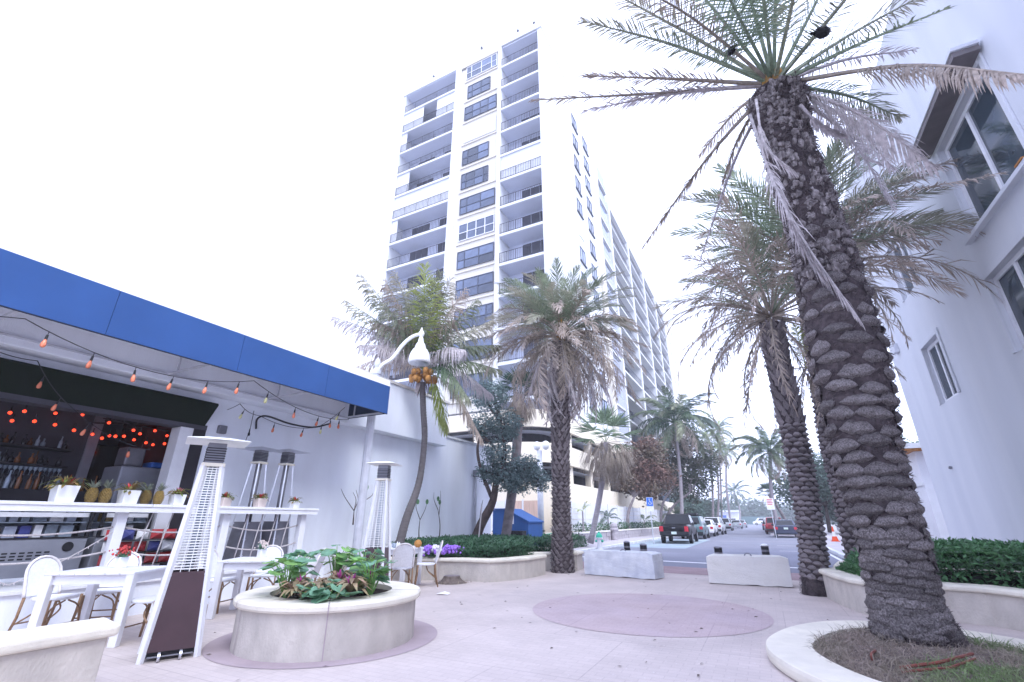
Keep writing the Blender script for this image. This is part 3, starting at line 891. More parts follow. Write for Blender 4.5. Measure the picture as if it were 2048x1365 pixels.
ZB = 40.4
MB().box(TX - 17, TX - 1.5, 48.6, 89.0, 0.5, ZB - 0.4).build('block_wall', 'glass_tower', t)
for y in ys:
    MB().box(TX - 1.5, TX + 0.12, y - 0.35, y + 0.35, zlow, ZB).build('fin_wall', 'tower_white', t)
MB().box(TX - 16, TX + 0.05, 49.9, 88.1, ZB - 0.5, ZB - 0.02).build('parapet', 'tower_white', t)
MB().box(TX - 16, TX + 0.10, 88.9, 101, 0.5, ZB + 0.6).build('block_wall', 'tower_cream', t)
for k in range(2, NF):
    zf = ZT - FH * k - 0.6
    for i in range(4):
        y0, y1 = ys[i] + 0.36, ys[i + 1] - 0.36
        MB().box(TX - 1.49, TX + 0.05, y0, y1, zf - 0.2, zf + 0.02).build('balcony_slab', 'tower_white', t)
        r = MB()
        r.box(TX - 0.02, TX + 0.02, y0, y1, zf + 0.98, zf + 1.03)
        nb = int((y1 - y0) / 0.35)
        for q in range(nb):
            y = y0 + (y1 - y0) * (q + 0.5) / nb
            r.box(TX - 0.01, TX + 0.01, y - 0.015, y + 0.015, zf + 0.02, zf + 0.98)
        r.build('railing', 'rail_metal', t)
        MB().box(TX - 1.55, TX - 1.46, y0 + 0.6, y1 - 1.2, zf + 0.05, zf + 2.3).build('balcony_door', 'door_dark', t)
    for y in (92.5, 97):
        MB().box(TX + 0.10, TX + 0.13, y, y + 1.5, zf + 0.8, zf + 2.2).build('window', 'glass_tower', t)
for (x, y, z) in ((-12.2, 28.35, 47.36), (-14.0, 28.3, 47.36), (-18.3, 28.3, 47.6), (-24.5, 28.3, 47.0), (-11.6, 34, 47.36), (-11.6, 57, ZB)):
    f = MB().lathe([(0.05, 0), (0.05, 0.35), (0.16, 0.36), (0.14, 0.55), (0.02, 0.6)], 8, (x, y, z))
    f.build('roof_floodlight', 'steel_dark', t)

# ------------------------------------------------------------------ parking podium with curved cream parapets
t = thing('parking_garage', 'cream curved parking garage at the foot of the tower', 'garage')
PXF, PYF, PR = -10.95, 26.0, 3.2
def podium_path(off=0.0, yend=70):
    P = [(-34, PYF - off)]
    c = (PXF - PR, PYF + PR)
    for i in range(13):
        a = -PI / 2 + PI / 2 * i / 12
        P.append((c[0] + (PR + off) * math.cos(a), c[1] + (PR + off) * math.sin(a)))
    P.append((PXF + off, yend))
    return P
def strip(name, z0, z1, m, th=0.25, off=0.0):
    mb = MB()
    A, B = podium_path(off), podium_path(off - th)
    n = len(A)
    vs = [(p[0], p[1], z) for P, z in ((A, z0), (A, z1), (B, z1), (B, z0)) for p in P]
    fs = []
    for k in range(4):
        for i in range(n - 1):
            a, b = k * n + i, k * n + i + 1
            c, d = ((k + 1) % 4) * n + i + 1, ((k + 1) % 4) * n + i
            fs.append((a, b, c, d))
    mb.add(vs, fs)
    return mb.build(name, m, t)
strip('parapet', 0.0, 3.64, 'cream_wall', off=-0.02)
strip('parapet', 4.80, 6.02, 'cream_wall')
strip('parapet', 7.02, 8.15, 'cream_wall')
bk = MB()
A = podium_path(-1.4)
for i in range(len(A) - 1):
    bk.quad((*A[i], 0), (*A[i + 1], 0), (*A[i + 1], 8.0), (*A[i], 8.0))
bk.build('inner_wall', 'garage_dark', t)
for z in (4.55, 6.80):
    P = podium_path(-0.26)
    mb = MB()
    mb.add([(p[0], p[1], z) for p in P] + [(-34, 70, z)], [tuple(range(len(P) + 1))])
    mb.build('floor_slab', 'slab_under', t)
P = podium_path(-0.30)
for x in (-30, -25, -20.5, -16.5):
    MB().box(x, x + 0.45, PYF + 0.27, PYF + 0.7, 3.6, 7.1).build('column', 'cream_wall', t)
for y in (30.2, 34.6, 39.2, 44, 49, 54, 60):
    MB().box(PXF - 0.7, PXF - 0.27, y, y + 0.6, 3.6, 7.1).build('column', 'cream_wall', t)
MB().box(-13.6, -12.9, PYF - 0.12, PYF - 0.03, 3.3, 4.2).build('notice_board', 'steel_dark', t)
MB().box(-13.55, -12.95, PYF - 0.14, PYF - 0.121, 3.36, 4.14).build('notice_face', 'curtain', t)

# white panel fence in front of the podium
t = thing('panel_fence', 'white panelled fence with two plywood panels below the garage', 'fence')
def fence_run(a, b, n, z0, z1, mats):
    a, b = Vector((*a, 0)), Vector((*b, 0))
    d = (b - a) / n
    nrm = Vector((d.y, -d.x, 0)).normalized()
    for i in range(n):
        p, q = a + d * (i + 0.02), a + d * (i + 0.98)
        m = mats[i % len(mats)]
        rows = 5 if m == 'fence_white' else 1
        for r_ in range(rows):
            za, zb_ = z0 + (z1 - z0) * r_ / rows + 0.012, z0 + (z1 - z0) * (r_ + 1) / rows - 0.012
            mb = MB()
            mb.bar((p.x, p.y, (za + zb_) / 2), (q.x, q.y, (za + zb_) / 2), 0.04, zb_ - za)
            mb.build('plank' if rows > 1 else 'plywood_panel', m, t)
        MB().bar((a.x + d.x * i + nrm.x * 0.03, a.y + d.y * i + nrm.y * 0.03, 0), (a.x + d.x * i + nrm.x * 0.03, a.y + d.y * i + nrm.y * 0.03, z1 + 0.06), 0.09).build('post', 'fence_white', t)
fence_run((-18.0, 25.2), (-11.2, 25.2), 6, 0.75, 2.45, ['fence_white', 'fence_white', 'fence_white', 'fence_white', 'plywood', 'plywood'])
fence_run((-10.55, 25.6), (-10.4, 62), 14, 0.75, 2.45, ['fence_white'])
fb = MB()
fb.box(-18.2, -10.5, 25.15, 25.45, 0, 0.75)
fb.box(-10.62, -10.32, 25.46, 62, 0, 0.75)
fb.build('base_wall', 'cream_wall', t)

t = thing('stone_wall', 'low grey stone retaining wall beside the pavement and hedge', 'wall')
for i in range(26):
    y = 26.5 + i * 1.3
    for r_ in range(2):
        o = U(-0.015, 0.015)
        oy = 0.65 * r_
        MB().box(-9.95 + o, -9.62 + o, y + oy + 0.01, y + oy + 1.28, 0.1 + 0.27 * r_, 0.1 + 0.27 * r_ + 0.258).build('stone', 'stone', t)
MB().box(-10.0, -9.58, 26.45, 61, 0.642, 0.73).build('cap', 'concrete_pale', t, bev=0.015)
t = thing('wall_pillar', 'short round topped concrete pillar at a gap in the stone wall', 'pillar', (-9.4, 33.5, 0.1))
MB().lathe([(0.24, 0), (0.24, 0.62), (0.30, 0.64), (0.30, 0.72), (0.22, 0.78), (0.26, 0.92), (0.20, 1.06), (0.04, 1.12)], 14).build('shaft', 'stone', t, smooth=False)

# ------------------------------------------------------------------ white building on the right
BX, BY = 6.0, 23.9
t = thing('white_building', 'tall pale stucco building with deep set windows on the street', 'building')
wins = [  # y0, y1, z0, z1, sashes
    (18.55, 20.25, 5.05, 7.05, 2), (12.4, 14.55, 5.10, 7.05, 2),
    (11.2, 14.2, 8.15, 10.9, 2), (18.4, 20.3, 9.0, 11.1, 2), (6.5, 9.0, 5.1, 7.05, 2), (8.3, 9.6, 11.6, 13.8, 1)
    ]
segs = MB()
ycuts = sorted({-6, BY, *[w[0] for w in wins], *[w[1] for w in wins]})
zcuts = sorted({-0.1, 15.9, *[w[2] for w in wins], *[w[3] for w in wins]})
for i in range(len(ycuts) - 1):
    for j in range(len(zcuts) - 1):
        ym, zm = (ycuts[i] + ycuts[i + 1]) / 2, (zcuts[j] + zcuts[j + 1]) / 2
        if any(w[0] < ym < w[1] and w[2] < zm < w[3] for w in wins): continue
        segs.quad((BX, ycuts[i + 1], zcuts[j]), (BX, ycuts[i], zcuts[j]), (BX, ycuts[i], zcuts[j + 1]), (BX, ycuts[i + 1], zcuts[j + 1]))
segs.quad((BX, BY, -0.1), (BX, BY, 15.9), (BX + 12, BY, 15.9), (BX + 12, BY, -0.1))
segs.quad((BX, -6, -0.1), (BX + 12, -6, -0.1), (BX + 12, -6, 15.9), (BX, -6, 15.9))
segs.quad((BX, -6, 15.9), (BX + 12, -6, 15.9), (BX + 12, BY, 15.9), (BX, BY, 15.9))
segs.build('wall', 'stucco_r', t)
for (y0, y1, z0, z1, ns) in wins:
    dp_ = 0.20
    rv = MB()
    rv.quad((BX, y0, z0), (BX + dp_, y0, z0), (BX + dp_, y0, z1), (BX, y0, z1))
    rv.quad((BX, y1, z1), (BX + dp_, y1, z1), (BX + dp_, y1, z0), (BX, y1, z0))
    rv.quad((BX, y0, z1), (BX + dp_, y0, z1), (BX + dp_, y1, z1), (BX, y1, z1))
    rv.quad((BX, y1, z0), (BX + dp_, y1, z0), (BX + dp_, y0, z0), (BX, y0, z0))
    rv.build('window_reveal', 'stucco_r', t)
    fr = MB()
    X = BX + dp_ - 0.06
    fw = 0.12
    ysn = [y0 + fw / 2] + [y0 + (y1 - y0) * q / ns for q in range(1, ns)] + [y1 - fw / 2]
    for y in ysn:
        fr.box(X - 0.03, X + 0.05, y - fw / 2, y + fw / 2, z0 + 0.002, z1 - 0.002)
    for z in (z0 + fw / 2, z1 - fw / 2):
        fr.box(X - 0.028, X + 0.052, y0 + 0.002, y1 - 0.002, z - fw / 2, z + fw / 2)
    wo_ = fr.build('window', 'paint', t, bev=0.008)
    for q in range(ns):
        a, b = ysn[q] + fw / 2, ysn[q + 1] - fw / 2
        MB().box(X + 0.015, X + 0.03, a, b, z0 + fw, z1 - fw).build('pane', 'glass_right', wo_)
    # surround standing proud of the stucco and a sill
    su = MB()
    su.box(BX - 0.05, BX - 0.001, y0 - 0.16, y0 - 0.0, z0, z1 + 0.16)
    su.box(BX - 0.05, BX - 0.001, y1, y1 + 0.16, z0, z1 + 0.16)
    su.box(BX - 0.052, BX - 0.001, y0, y1, z1, z1 + 0.162)
    if z0 > 8 and y1 - y0 > 2.5: pass
    su.build('window_surround', 'stucco_r', t, bev=0.01)
# hood over the large upper window, its sill and a stain
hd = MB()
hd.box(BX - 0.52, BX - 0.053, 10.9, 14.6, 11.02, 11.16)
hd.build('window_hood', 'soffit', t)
MB().box(BX - 0.55, BX - 0.052, 10.85, 14.65, 11.161, 11.26).build('hood_top', 'stucco_r', t, bev=0.01)
MB().box(BX - 0.20, BX - 0.052, 11.0, 14.4, 8.02, 8.13).build('sill', 'stucco_r', t, bev=0.01)
MB().box(BX - 0.22, BX - 0.10, 11.05, 11.35, 8.131, 8.17).build('rust_stain', 'rust', t)
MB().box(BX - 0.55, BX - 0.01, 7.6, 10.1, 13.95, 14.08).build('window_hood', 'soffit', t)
vg = MB()
for i in range(14):
    z = 4.45 + i * 0.035
    vg.box(BX - 0.03, BX - 0.001, 12.55, 13.9, z, z + 0.02)
vg.build('vent_grille', 'steel', t)
MB().box(BX - 0.16, BX - 0.001, BY - 1.25, BY - 0.9, 7.75, 8.15).build('corner_bracket', 'stucco_r', t, bev=0.02)
st = MB().tube([(BX - 0.02, 21.3, 3.05), (BX - 0.09, 21.3, 3.08)], 0.05, 8)
st.build('pipe_stub', 'steel_dark', t)
MB().box(BX - 0.03, BX - 0.001, 6.9, 8.4, 0.9, 2.0).build('door_panel', 'bar_wall', t)
ag = MB()
for i in range(7):
    ag.tube([(BX + 0.15, BY + 0.15 + i * 0.28, 8.8), (BX + 0.15, BY + 0.15 + i * 0.28, 16.3)], 0.012, 5)
for i in range(18):
    z = 9 + i * 0.42
    ag.tube([(BX + 0.15, BY + 0.1, z), (BX + 0.15, BY + 1.9, z)], 0.009, 4)
ag.build('roof_screen', 'steel_dark', t)

# low white house beyond, at the end of the right side
t = thing('white_house', 'low white house with brown eave behind the big palm', 'house')
MB().box(7.2, 20, 30, 42, -0.1, 4.7).build('wall', 'fence_white', t)
MB().box(6.6, 20.5, 29.4, 42.5, 4.7, 4.95).build('roof', 'tower_white', t)
MB().box(6.65, 20.4, 29.45, 42.4, 4.60, 4.698).build('eave', 'rust', t)
MB().box(7.12, 7.199, 29.98, 41.9, 2.98, 3.12).build('string_course', 'tower_white', t)
MB().box(7.15, 7.198, 33.0, 35.0, 1.2, 2.8).build('window', 'glass_right', t)
MB().box(8.5, 10.5, 29.95, 29.999, 1.2, 2.8).build('window', 'glass_right', t)

# ------------------------------------------------------------------ patio heaters
def heater(name, label, loc, rz, h=2.34, bw=0.50, plate=0.34, brown=True, wheels=True):
    t = thing(name, label, 'patio heater', loc, rz)
    ph = h * 0.355          # height of the closed lower cabinet
    zt_ = h * 0.86          # top of the legs
    b0, b1 = bw / 2, bw * 0.19
    def half(z): return b0 + (b1 - b0) * z / zt_
    for sx in (-1, 1):
        for sy in (-1, 1):
            MB().bar((sx * b0, sy * b0, 0), (sx * b1, sy * b1, zt_), 0.046 if brown else 0.026, up=(sx, sy, 0)).build('leg', 'paint' if brown else 'steel', t)
    for k in range(4):
        a = k * PI / 2
        mb = MB()
        pts = []
        for z, s in ((0.09, -1), (0.09, 1), (ph, 1), (ph, -1)):
            q = half(z)
            pts.append(rotz((q + 0.002, s * (q - 0.012), z), a))
        inn = [rotz((half(z) - 0.012, s * (half(z) - 0.012), z), a) for z, s in ((0.09, -1), (0.09, 1), (ph, 1), (ph, -1))]
        mb.add(pts + inn, [(0, 1, 2, 3), (7, 6, 5, 4), (0, 4, 5, 1), (1, 5, 6, 2), (2, 6, 7, 3), (3, 7, 4, 0)])
        mb.build('cabinet_panel', 'brown_panel' if brown else 'steel_dark', t)
        g = MB()
        nb = 40
        for i in range(nb):
            z = ph + 0.03 + (zt_ - ph - 0.05) * i / (nb - 1)
            q = half(z)
            p, r = rotz((q, -q, z), a), rotz((q, q, z), a)
            g.bar(p, r, 0.011)
        for u_ in (-0.45, 0.0, 0.45):
            q0, q1 = half(ph), half(zt_)
            g.bar(rotz((q0, u_ * q0, ph), a), rotz((q1, u_ * q1, zt_), a), 0.007)
        if brown: g.build('grille', 'white_gloss', t)
        for z in (0.22, ph * 0.6, ph * 0.96):
            for s in (-1, 1):
                q = half(z)
                sc = MB().ball(rotz((q + 0.006, s * (q - 0.03), z), a), 0.007, 6, 4)
                sc.build('screw', 'steel', t)
    MB().tube([(0, 0, ph), (0, 0, zt_)], 0.045 if brown else 0.06, 14).build('glass_tube', 'clear_glass' if brown else 'steel_dark', t, smooth=True)
    MB().box(-b0 + 0.03, b0 - 0.03, -b0 + 0.03, b0 - 0.03, 0.04, 0.085).build('base', 'black', t)
    MB().box(-b1 - 0.03, b1 + 0.03, -b1 - 0.03, b1 + 0.03, zt_ - 0.025, zt_ + 0.015).build('collar', 'planter_cap', t)
    MB().box(-b1 - 0.005, b1 + 0.005, -b1 - 0.005, b1 + 0.005, zt_ + 0.016, h - 0.07).build('burner', 'steel_dark', t, bev=0.006)
    bp = MB()
    for i in range(6):
        z = zt_ + 0.04 + i * 0.03
        bp.box(-b1 - 0.012, b1 + 0.012, -b1 - 0.012, b1 + 0.012, z, z + 0.012)
    bp.build('burner_louver', 'black', t)
    # shallow pyramid reflector
    r = MB()
    p = plate
    vs = [(-p, -p, h - 0.05), (p, -p, h - 0.05), (p, p, h - 0.05), (-p, p, h - 0.05), (-p * .35, -p * .35, h), (p * .35, -p * .35, h), (p * .35, p * .35, h), (-p * .35, p * .35, h),
          (-p, -p, h - 0.056), (p, -p, h - 0.056), (p, p, h - 0.056), (-p, p, h - 0.056), (-p * .3, -p * .3, h - 0.012), (p * .3, -p * .3, h - 0.012), (p * .3, p * .3, h - 0.012), (-p * .3, p * .3, h - 0.012)]
    r.add(vs, [(0, 1, 5, 4), (1, 2, 6, 5), (2, 3, 7, 6), (3, 0, 4, 7), (4, 5, 6, 7), (1, 0, 8, 9), (2, 1, 9, 10), (3, 2, 10, 11), (0, 3, 11, 8), (9, 8, 12, 13), (10, 9, 13, 14), (11, 10, 14, 15), (8, 11, 15, 12), (13, 12, 15, 14)])
    r.build('reflector', 'white_gloss' if brown else 'steel', t)
    if wheels:
        for y in (-0.10, 0.09):
            w_ = MB().tube([(b0 + 0.02, y - 0.012, 0.045), (b0 + 0.02, y + 0.012, 0.045)], 0.045, 14)
            w_.build('wheel', 'steel', t)
        MB().tube([(b0 + 0.02, -0.2, 0.05), (b0 + 0.02, 0.2, 0.05)], 0.008, 6).build('axle', 'steel_dark', t)
    return t
heater('patio_heater', 'nearest brown and white pyramid patio heater beside the seat wall', (-6.08, 3.52, 0), rad(-27), 2.36, 0.50, 0.34)
heater('patio_heater', 'brown based patio heater standing behind the round planter', (-6.75, 7.35, 0), rad(24), 2.50, 0.50, 0.30, wheels=False)
heater('patio_heater', 'grey patio heater against the wall behind the counter, nearer the bar', (-9.72, 6.62, DECK), rad(10), 2.40, 0.50, 0.36, False, False)
heater('patio_heater', 'grey patio heater against the wall behind the counter, farther from the bar', (-9.62, 7.23, DECK), rad(10), 2.42, 0.50, 0.36, False, False)

# ------------------------------------------------------------------ cafe tables and bistro chairs
def cafe_table(label, loc, rz, w=1.0, h=0.79, d=0.9):
    t = thing('cafe_table', label, 'table', loc, rz, 'white slatted cafe tables')
    n = 6
    for i in range(n):
        x = -w / 2 + w * i / n
        MB().box(x + 0.003, x + w / n - 0.003, -d / 2, d / 2, h - 0.028, h).build('plank', 'paint_plank', t, bev=0.004, seg=1)
    for s in (-1, 1):
        MB().box(-w / 2 + 0.06, w / 2 - 0.06, s * (d / 2 - 0.06) - 0.012, s * (d / 2 - 0.06) + 0.012, h - 0.13, h - 0.029).build('apron', 'paint', t)
        MB().box(s * (w / 2 - 0.06) - 0.012, s * (w / 2 - 0.06) + 0.012, -d / 2 + 0.073, d / 2 - 0.073, h - 0.13, h - 0.029).build('apron', 'paint', t)
        for q in (-1, 1):
            x, y = s * (w / 2 - 0.05), q * (d / 2 - 0.05)
            MB().box(x - 0.045, x + 0.045, y - 0.045, y + 0.045, 0, h - 0.012).build('leg', 'paint', t, bev=0.006)
    return t
T1 = (-7.62, 3.48, 0); T2 = (-7.52, 5.5, 0); T3 = (-7.75, 9.05, 0)
TA = rad(35)
cafe_table('white slatted cafe table nearest the seat wall with pink flowers', T1, TA)
cafe_table('white slatted cafe table between the near heater and round planter', T2, TA)
cafe_table('white slatted cafe table set with dishes behind the far heater', T3, rad(12))

def make_chair(label, loc, rz):
    """bistro chair, back towards -y"""
    t = thing('bistro_chair', label, 'chair', loc, rz, 'white bistro chairs around the cafe tables')
    # seat
    P = smooth_poly([(-0.21, -0.2), (0.21, -0.2), (0.24, 0.22), (-0.24, 0.22)], 2)
    MB().prism(P, 0.435, 0.47).build('seat', 'rattan_white', t, bev=0.012)
    lean = 0.14
    def arch(s, w=0.215, h=0.46):
        a = PI * s
        # straight sides then a round top
        if s < 0.3: return (-w, s / 0.3 * (h - w * 0.9))
        if s > 0.7: return (w, (1 - s) / 0.3 * (h - w * 0.9))
        b = PI * (1 - (s - 0.3) / 0.4)
        return (w * math.cos(b), (h - w * 0.9) + w * 0.9 * math.sin(b))
    pts, fp = [], []
    for i in range(25):
        x, z = arch(i / 24)
        pts.append((x, -0.2 - lean * z / 0.46, 0.47 + z))
        x2, z2 = arch(i / 24, 0.19, 0.43)
        fp.append((x2, -0.2 - lean * (z2 + 0.01) / 0.46, 0.48 + z2))
    MB().tube(pts, 0.017, 8).build('back_frame', 'rattan_frame', t, smooth=True)
    bk_ = MB()
    n = len(fp)
    bk_.add([(x, y + 0.006, z) for x, y, z in fp] + [(x, y - 0.006, z) for x, y, z in fp],
            [tuple(range(n)), tuple(reversed(range(n, 2 * n)))] + [(i, (i + 1) % n, n + (i + 1) % n, n + i) for i in range(n)])
    bk_.build('backrest', 'rattan_white', t)
    for x in (-0.16, -0.08, 0.0, 0.08, 0.16):
        pass
    for sx in (-1, 1):
        MB().tube([(sx * 0.215, -0.19, 0.47), (sx * 0.21, -0.21, 0.25), (sx * 0.22, -0.27, 0.0)], [0.017, 0.016, 0.014], 8).build('leg', 'bamboo', t, smooth=True)
        MB().tube([(sx * 0.21, 0.19, 0.45), (sx * 0.215, 0.2, 0.25), (sx * 0.225, 0.23, 0.0)], [0.018, 0.016, 0.014], 8).build('leg', 'bamboo', t, smooth=True)
        MB().tube(curve([(sx * 0.215, -0.24, 0.16), (sx * 0.16, -0.05, 0.30), (sx * 0.05, 0.0, 0.43)], 8), 0.010, 6).build('brace', 'bamboo', t, smooth=True)
        MB().tube(curve([(sx * 0.215, 0.22, 0.14), (sx * 0.17, 0.19, 0.34), (sx * 0.02, 0.19, 0.425)], 8), 0.010, 6).build('brace', 'bamboo', t, smooth=True)
    MB().tube([(-0.215, -0.235, 0.18), (0.215, -0.235, 0.18)], 0.009, 6).build('brace', 'bamboo', t)
    MB().tube([(-0.22, 0.215, 0.16), (0.22, 0.215, 0.16)], 0.009, 6).build('brace', 'bamboo', t)
    return t
def around(T, ang, dx, dy):
    q = rotz((dx, dy), ang)
    return (T[0] + q.x, T[1] + q.y, 0)
# back towards -y, so rz turns the sitter's view (+y) to the table
def chair_at(label, back, face):
    x, y = back[0] + 0.30 * math.cos(rad(face)), back[1] + 0.30 * math.sin(rad(face))
    return make_chair(label, (x, y, 0), rad(face - 90))
chair_at('white bistro chair at the left side of the nearest cafe table', (-8.62, 3.12), 20)
chair_at('white bistro chair behind the nearest cafe table, facing the plaza', (-8.65, 4.05), -45)
chair_at('white bistro chair between the nearest cafe table and brown heater', (-6.75, 3.85), 205)
chair_at('white bistro chair just right of the near brown heater', (-8.55, 5.25), 20)
chair_at('white bistro chair behind the middle table under the counter net', (-8.45, 6.35), -45)
chair_at('white bistro chair half hidden by the round planter leaves', (-6.75, 6.05), 215)
make_chair('pinkish white bistro chair with its back to the round planter', (-6.95, 8.35, 0), rad(48))
make_chair('tilted white bistro chair beside the curved hedge planter', (-7.05, 9.35, 0), rad(130))

def flower_vase(label, loc, col='fl_red'):
    t = thing('flower_vase', label, 'vase', loc)
    MB().box(-0.055, 0.055, -0.055, 0.055, 0, 0.13).build('pot', 'pot_white', t, bev=0.006)
    f = MB()
    for i in range(70):
        a, r = U(0, 6.28), abs(R.gauss(0, 0.07))
        p = (r * math.cos(a), r * math.sin(a), 0.17 + U(0, 0.10) - r * 0.3)
        f.ball(p, U(0.009, 0.017), 6, 4)
    f.build('blossoms', col, t)
    g = MB()
    for i in range(50):
        a = U(0, 6.28)
        g.leaf((0, 0, 0.11), (math.cos(a), math.sin(a), U(0.2, 1.6)), (0, 0, 1), U(0.08, 0.16), 0.035)
    g.build('leaves', 'leaf_teal', t)
flower_vase('white vase of small red and pink flowers on the nearest table', (T1[0] - 0.15, T1[1] + 0.12, 0.79))
flower_vase('white vase of faded coral flowers on the middle table', (T2[0] - 0.3, T2[1] + 0.2, 0.79), 'pot_pink')
t = thing('table_setting', 'folded napkins and glasses set out on the far cafe table', 'tableware', (T3[0], T3[1], 0.79))
for i in range(5):
    x, y = -0.4 + i * 0.17, U(-0.35, 0.1)
    MB().lathe([(0.03, 0), (0.035, 0.1), (0.03, 0.1), (0.025, 0.01)], 10, (x, y, 0)).build('glass', 'clear_glass', t, smooth=True)
for i in range(4):
    x, y = -0.35 + i * 0.22, U(-0.3, 0.3)
    nb = MB()
    nb.add([(x - .05, y - .05, 0), (x + .05, y - .05, 0), (x + .05, y + .05, 0), (x - .05, y + .05, 0), (x, y, 0.14)], [(0, 1, 4), (1, 2, 4), (2, 3, 4), (3, 0, 4)])
    nb.build('napkin', 'paper', t)
MB().ball((0.42, 0.3, 0.08), 0.09, 10, 6).build('posy', 'coconut', t)

# ------------------------------------------------------------------ counter rail on the deck edge
RX = -9.3
t = thing('drink_rail', 'white painted drink rail with posts and sagging rope net', 'counter')
for i, (y0, y1) in enumerate([(-3.0, 1.1), (1.1, 4.45), (4.45, 7.9)]):
    for j in range(2):
        MB().box(RX - 0.20 + j * 0.20, RX - 0.004 + j * 0.20, y0 + 0.003, y1 - 0.003, 1.585, 1.63).build('plank', 'paint_plank', t, bev=0.004, seg=1)
MB().box(RX + 0.15, RX + 0.18, -3, 7.88, 1.50, 1.584).build('fascia', 'paint', t)
posts = [-0.6, 1.95, 4.12, 5.85, 7.62]
for y in posts:
    MB().box(RX - 0.07, RX + 0.07, y - 0.07, y + 0.07, DECK, 1.584).build('post', 'paint', t, bev=0.008)
def sag(a, b, s, n=10):
    a, b = Vector(a), Vector(b)
    return [a.lerp(b, i / n) + Vector((0, 0, -s * 4 * (i / n) * (1 - i / n))) for i in range(n + 1)]
for i in range(len(posts) - 1):
    y0, y1 = posts[i] + 0.07, posts[i + 1] - 0.07
    for z in (1.28, 0.92):
        MB().tube(sag((RX, y0, z), (RX, y1, z), 0.10), 0.014, 6).build('rope', 'rope', t, smooth=True)
    if i >= 2:
        n = 5
        for q in range(1, n):
            y = y0 + (y1 - y0) * q / n
            MB().tube([(RX + 0.02, y + 0.06, 1.5), (RX + 0.02, y, 1.22 - 0.05), (RX + 0.02, y - 0.08, 0.56)], 0.011, 6).build('rope', 'rope', t, smooth=True)
    else:
        for s in (0, 1):
            a, b = ((RX + .03, y0, 1.2), (RX + .03, y0 + (y1 - y0) * 0.5, 0.56)) if s == 0 else ((RX + .03, y1, 1.2), (RX + .03, y0 + (y1 - y0) * 0.5, 0.56))
            P = sag(a, b, 0.05)
            fl = MB().tube(P, 0.007, 5)
            for k in range(0, 10):
                q = Vector(P[k]).lerp(Vector(P[k + 1]), 0.5)
                fl.tube([q, q + Vector((0.01, 0.0, -0.03))], 0.006, 4)
            fl.build('fairy_light', 'rope', t)

# things on the rail
def potted_bromeliad(label, y, pot='pot_white', s=1.0, red='fl_red', n=26):
    t = thing('bromeliad_pot', label, 'potted plant', (RX - 0.02, y, 1.63))
    MB().add([(-.09 * s, -.09 * s, 0), (.09 * s, -.09 * s, 0), (.09 * s, .09 * s, 0), (-.09 * s, .09 * s, 0), (-.105 * s, -.105 * s, .19 * s), (.105 * s, -.105 * s, .19 * s), (.105 * s, .105 * s, .19 * s), (-.105 * s, .105 * s, .19 * s)],
             [(3, 2, 1, 0), (4, 5, 6, 7), (0, 1, 5, 4), (1, 2, 6, 5), (2, 3, 7, 6), (3, 0, 4, 7)]).build('pot', pot, t, bev=0.005)
    lf, rd = MB(), MB()
    for i in range(n):
        a, e = U(0, 6.28), U(0.1, 1.1)
        d = Vector((math.cos(a) * math.cos(e), math.sin(a) * math.cos(e), math.sin(e)))
        p = Vector((0, 0, .17 * s))
        m_ = p + d * U(0.10, 0.18) * s
        q = d + Vector((0, 0, -0.9))
        lf.leaf(p, d, (0, 0, 1), 0.18 * s, 0.05)
        lf.leaf(m_, q, (0, 0, 1), U(0.08, 0.14) * s, 0.045)
    for i in range(12):
        a, e = U(0, 6.28), U(0.5, 1.4)
        d = Vector((math.cos(a) * math.cos(e), math.sin(a) * math.cos(e), math.sin(e)))
        rd.leaf((0, 0, .19 * s), d, (0, 0, 1), U(0.09, 0.16) * s, 0.045)
    lf.build('leaves', 'leaf_croton', t); rd.build('bloom', red, t)
    return t
YR = lambda px: OX(px, 1000, RX).y
potted_bromeliad('white pot with red bloom, leftmost on the rail beside the bottles', YR(124), s=1.25, n=34)
potted_bromeliad('white pot with orange red bloom between two pairs of pineapples', YR(256), s=1.12, red='fl_red')
potted_bromeliad('white pot with spiky red leaves just left of the near heater', YR(355), s=0.95, red='fl_pink')
potted_bromeliad('pinkish stone pot with red bloom just right of the near heater', YR(452), 'pot_pink', 0.85)
potted_bromeliad('grey white pot of dark spiky leaves in front of the grey heaters', YR(522), 'pot_pink', 0.92)
potted_bromeliad('small white pot with drooping leaves at the end of the rail', YR(592), s=0.78)
def pineapple(label, y, x=0.0, tilt=0.0):
    t = thing('pineapple', label, 'pineapple', (RX + x, y, 1.63), U(0, 6))
    b = MB()
    for i in range(11):
        z = 0.015 + 0.20 * i / 10
        r = 0.072 * math.sin(PI * (0.16 + 0.72 * i / 10)) ** 0.6
        n = 11
        for k in range(n):
            a = 2 * PI * (k + 0.5 * (i % 2)) / n
            c = Vector((r * math.cos(a), r * math.sin(a), z))
            o = Vector((math.cos(a), math.sin(a), 0.2))
            tt = Vector((-math.sin(a), math.cos(a), 0)) * 0.021
            b.add([c + tt, c + Vector((0, 0, 0.015)), c - tt, c - Vector((0, 0, 0.013)), c + o * 0.013], [(0, 1, 4), (1, 2, 4), (2, 3, 4), (3, 0, 4)])
    b.ball((0, 0, 0.115), 0.068, 12, 8, sc=(1, 1, 1.65))
    b.build('fruit', 'pineapple', t)
    l = MB()
    for i in range(26):
        a, e = U(0, 6.28), U(0.6, 1.5)
        d = Vector((math.cos(a) * math.cos(e), math.sin(a) * math.cos(e), math.sin(e)))
        l.leaf((0, 0, 0.21), d, (-d.x, -d.y, 1), U(0.10, 0.19), 0.028)
    l.build('crown', 'pine_top', t)
    return t
pineapple('left pineapple of the pair nearest the bottles, with a paper tag', YR(180))
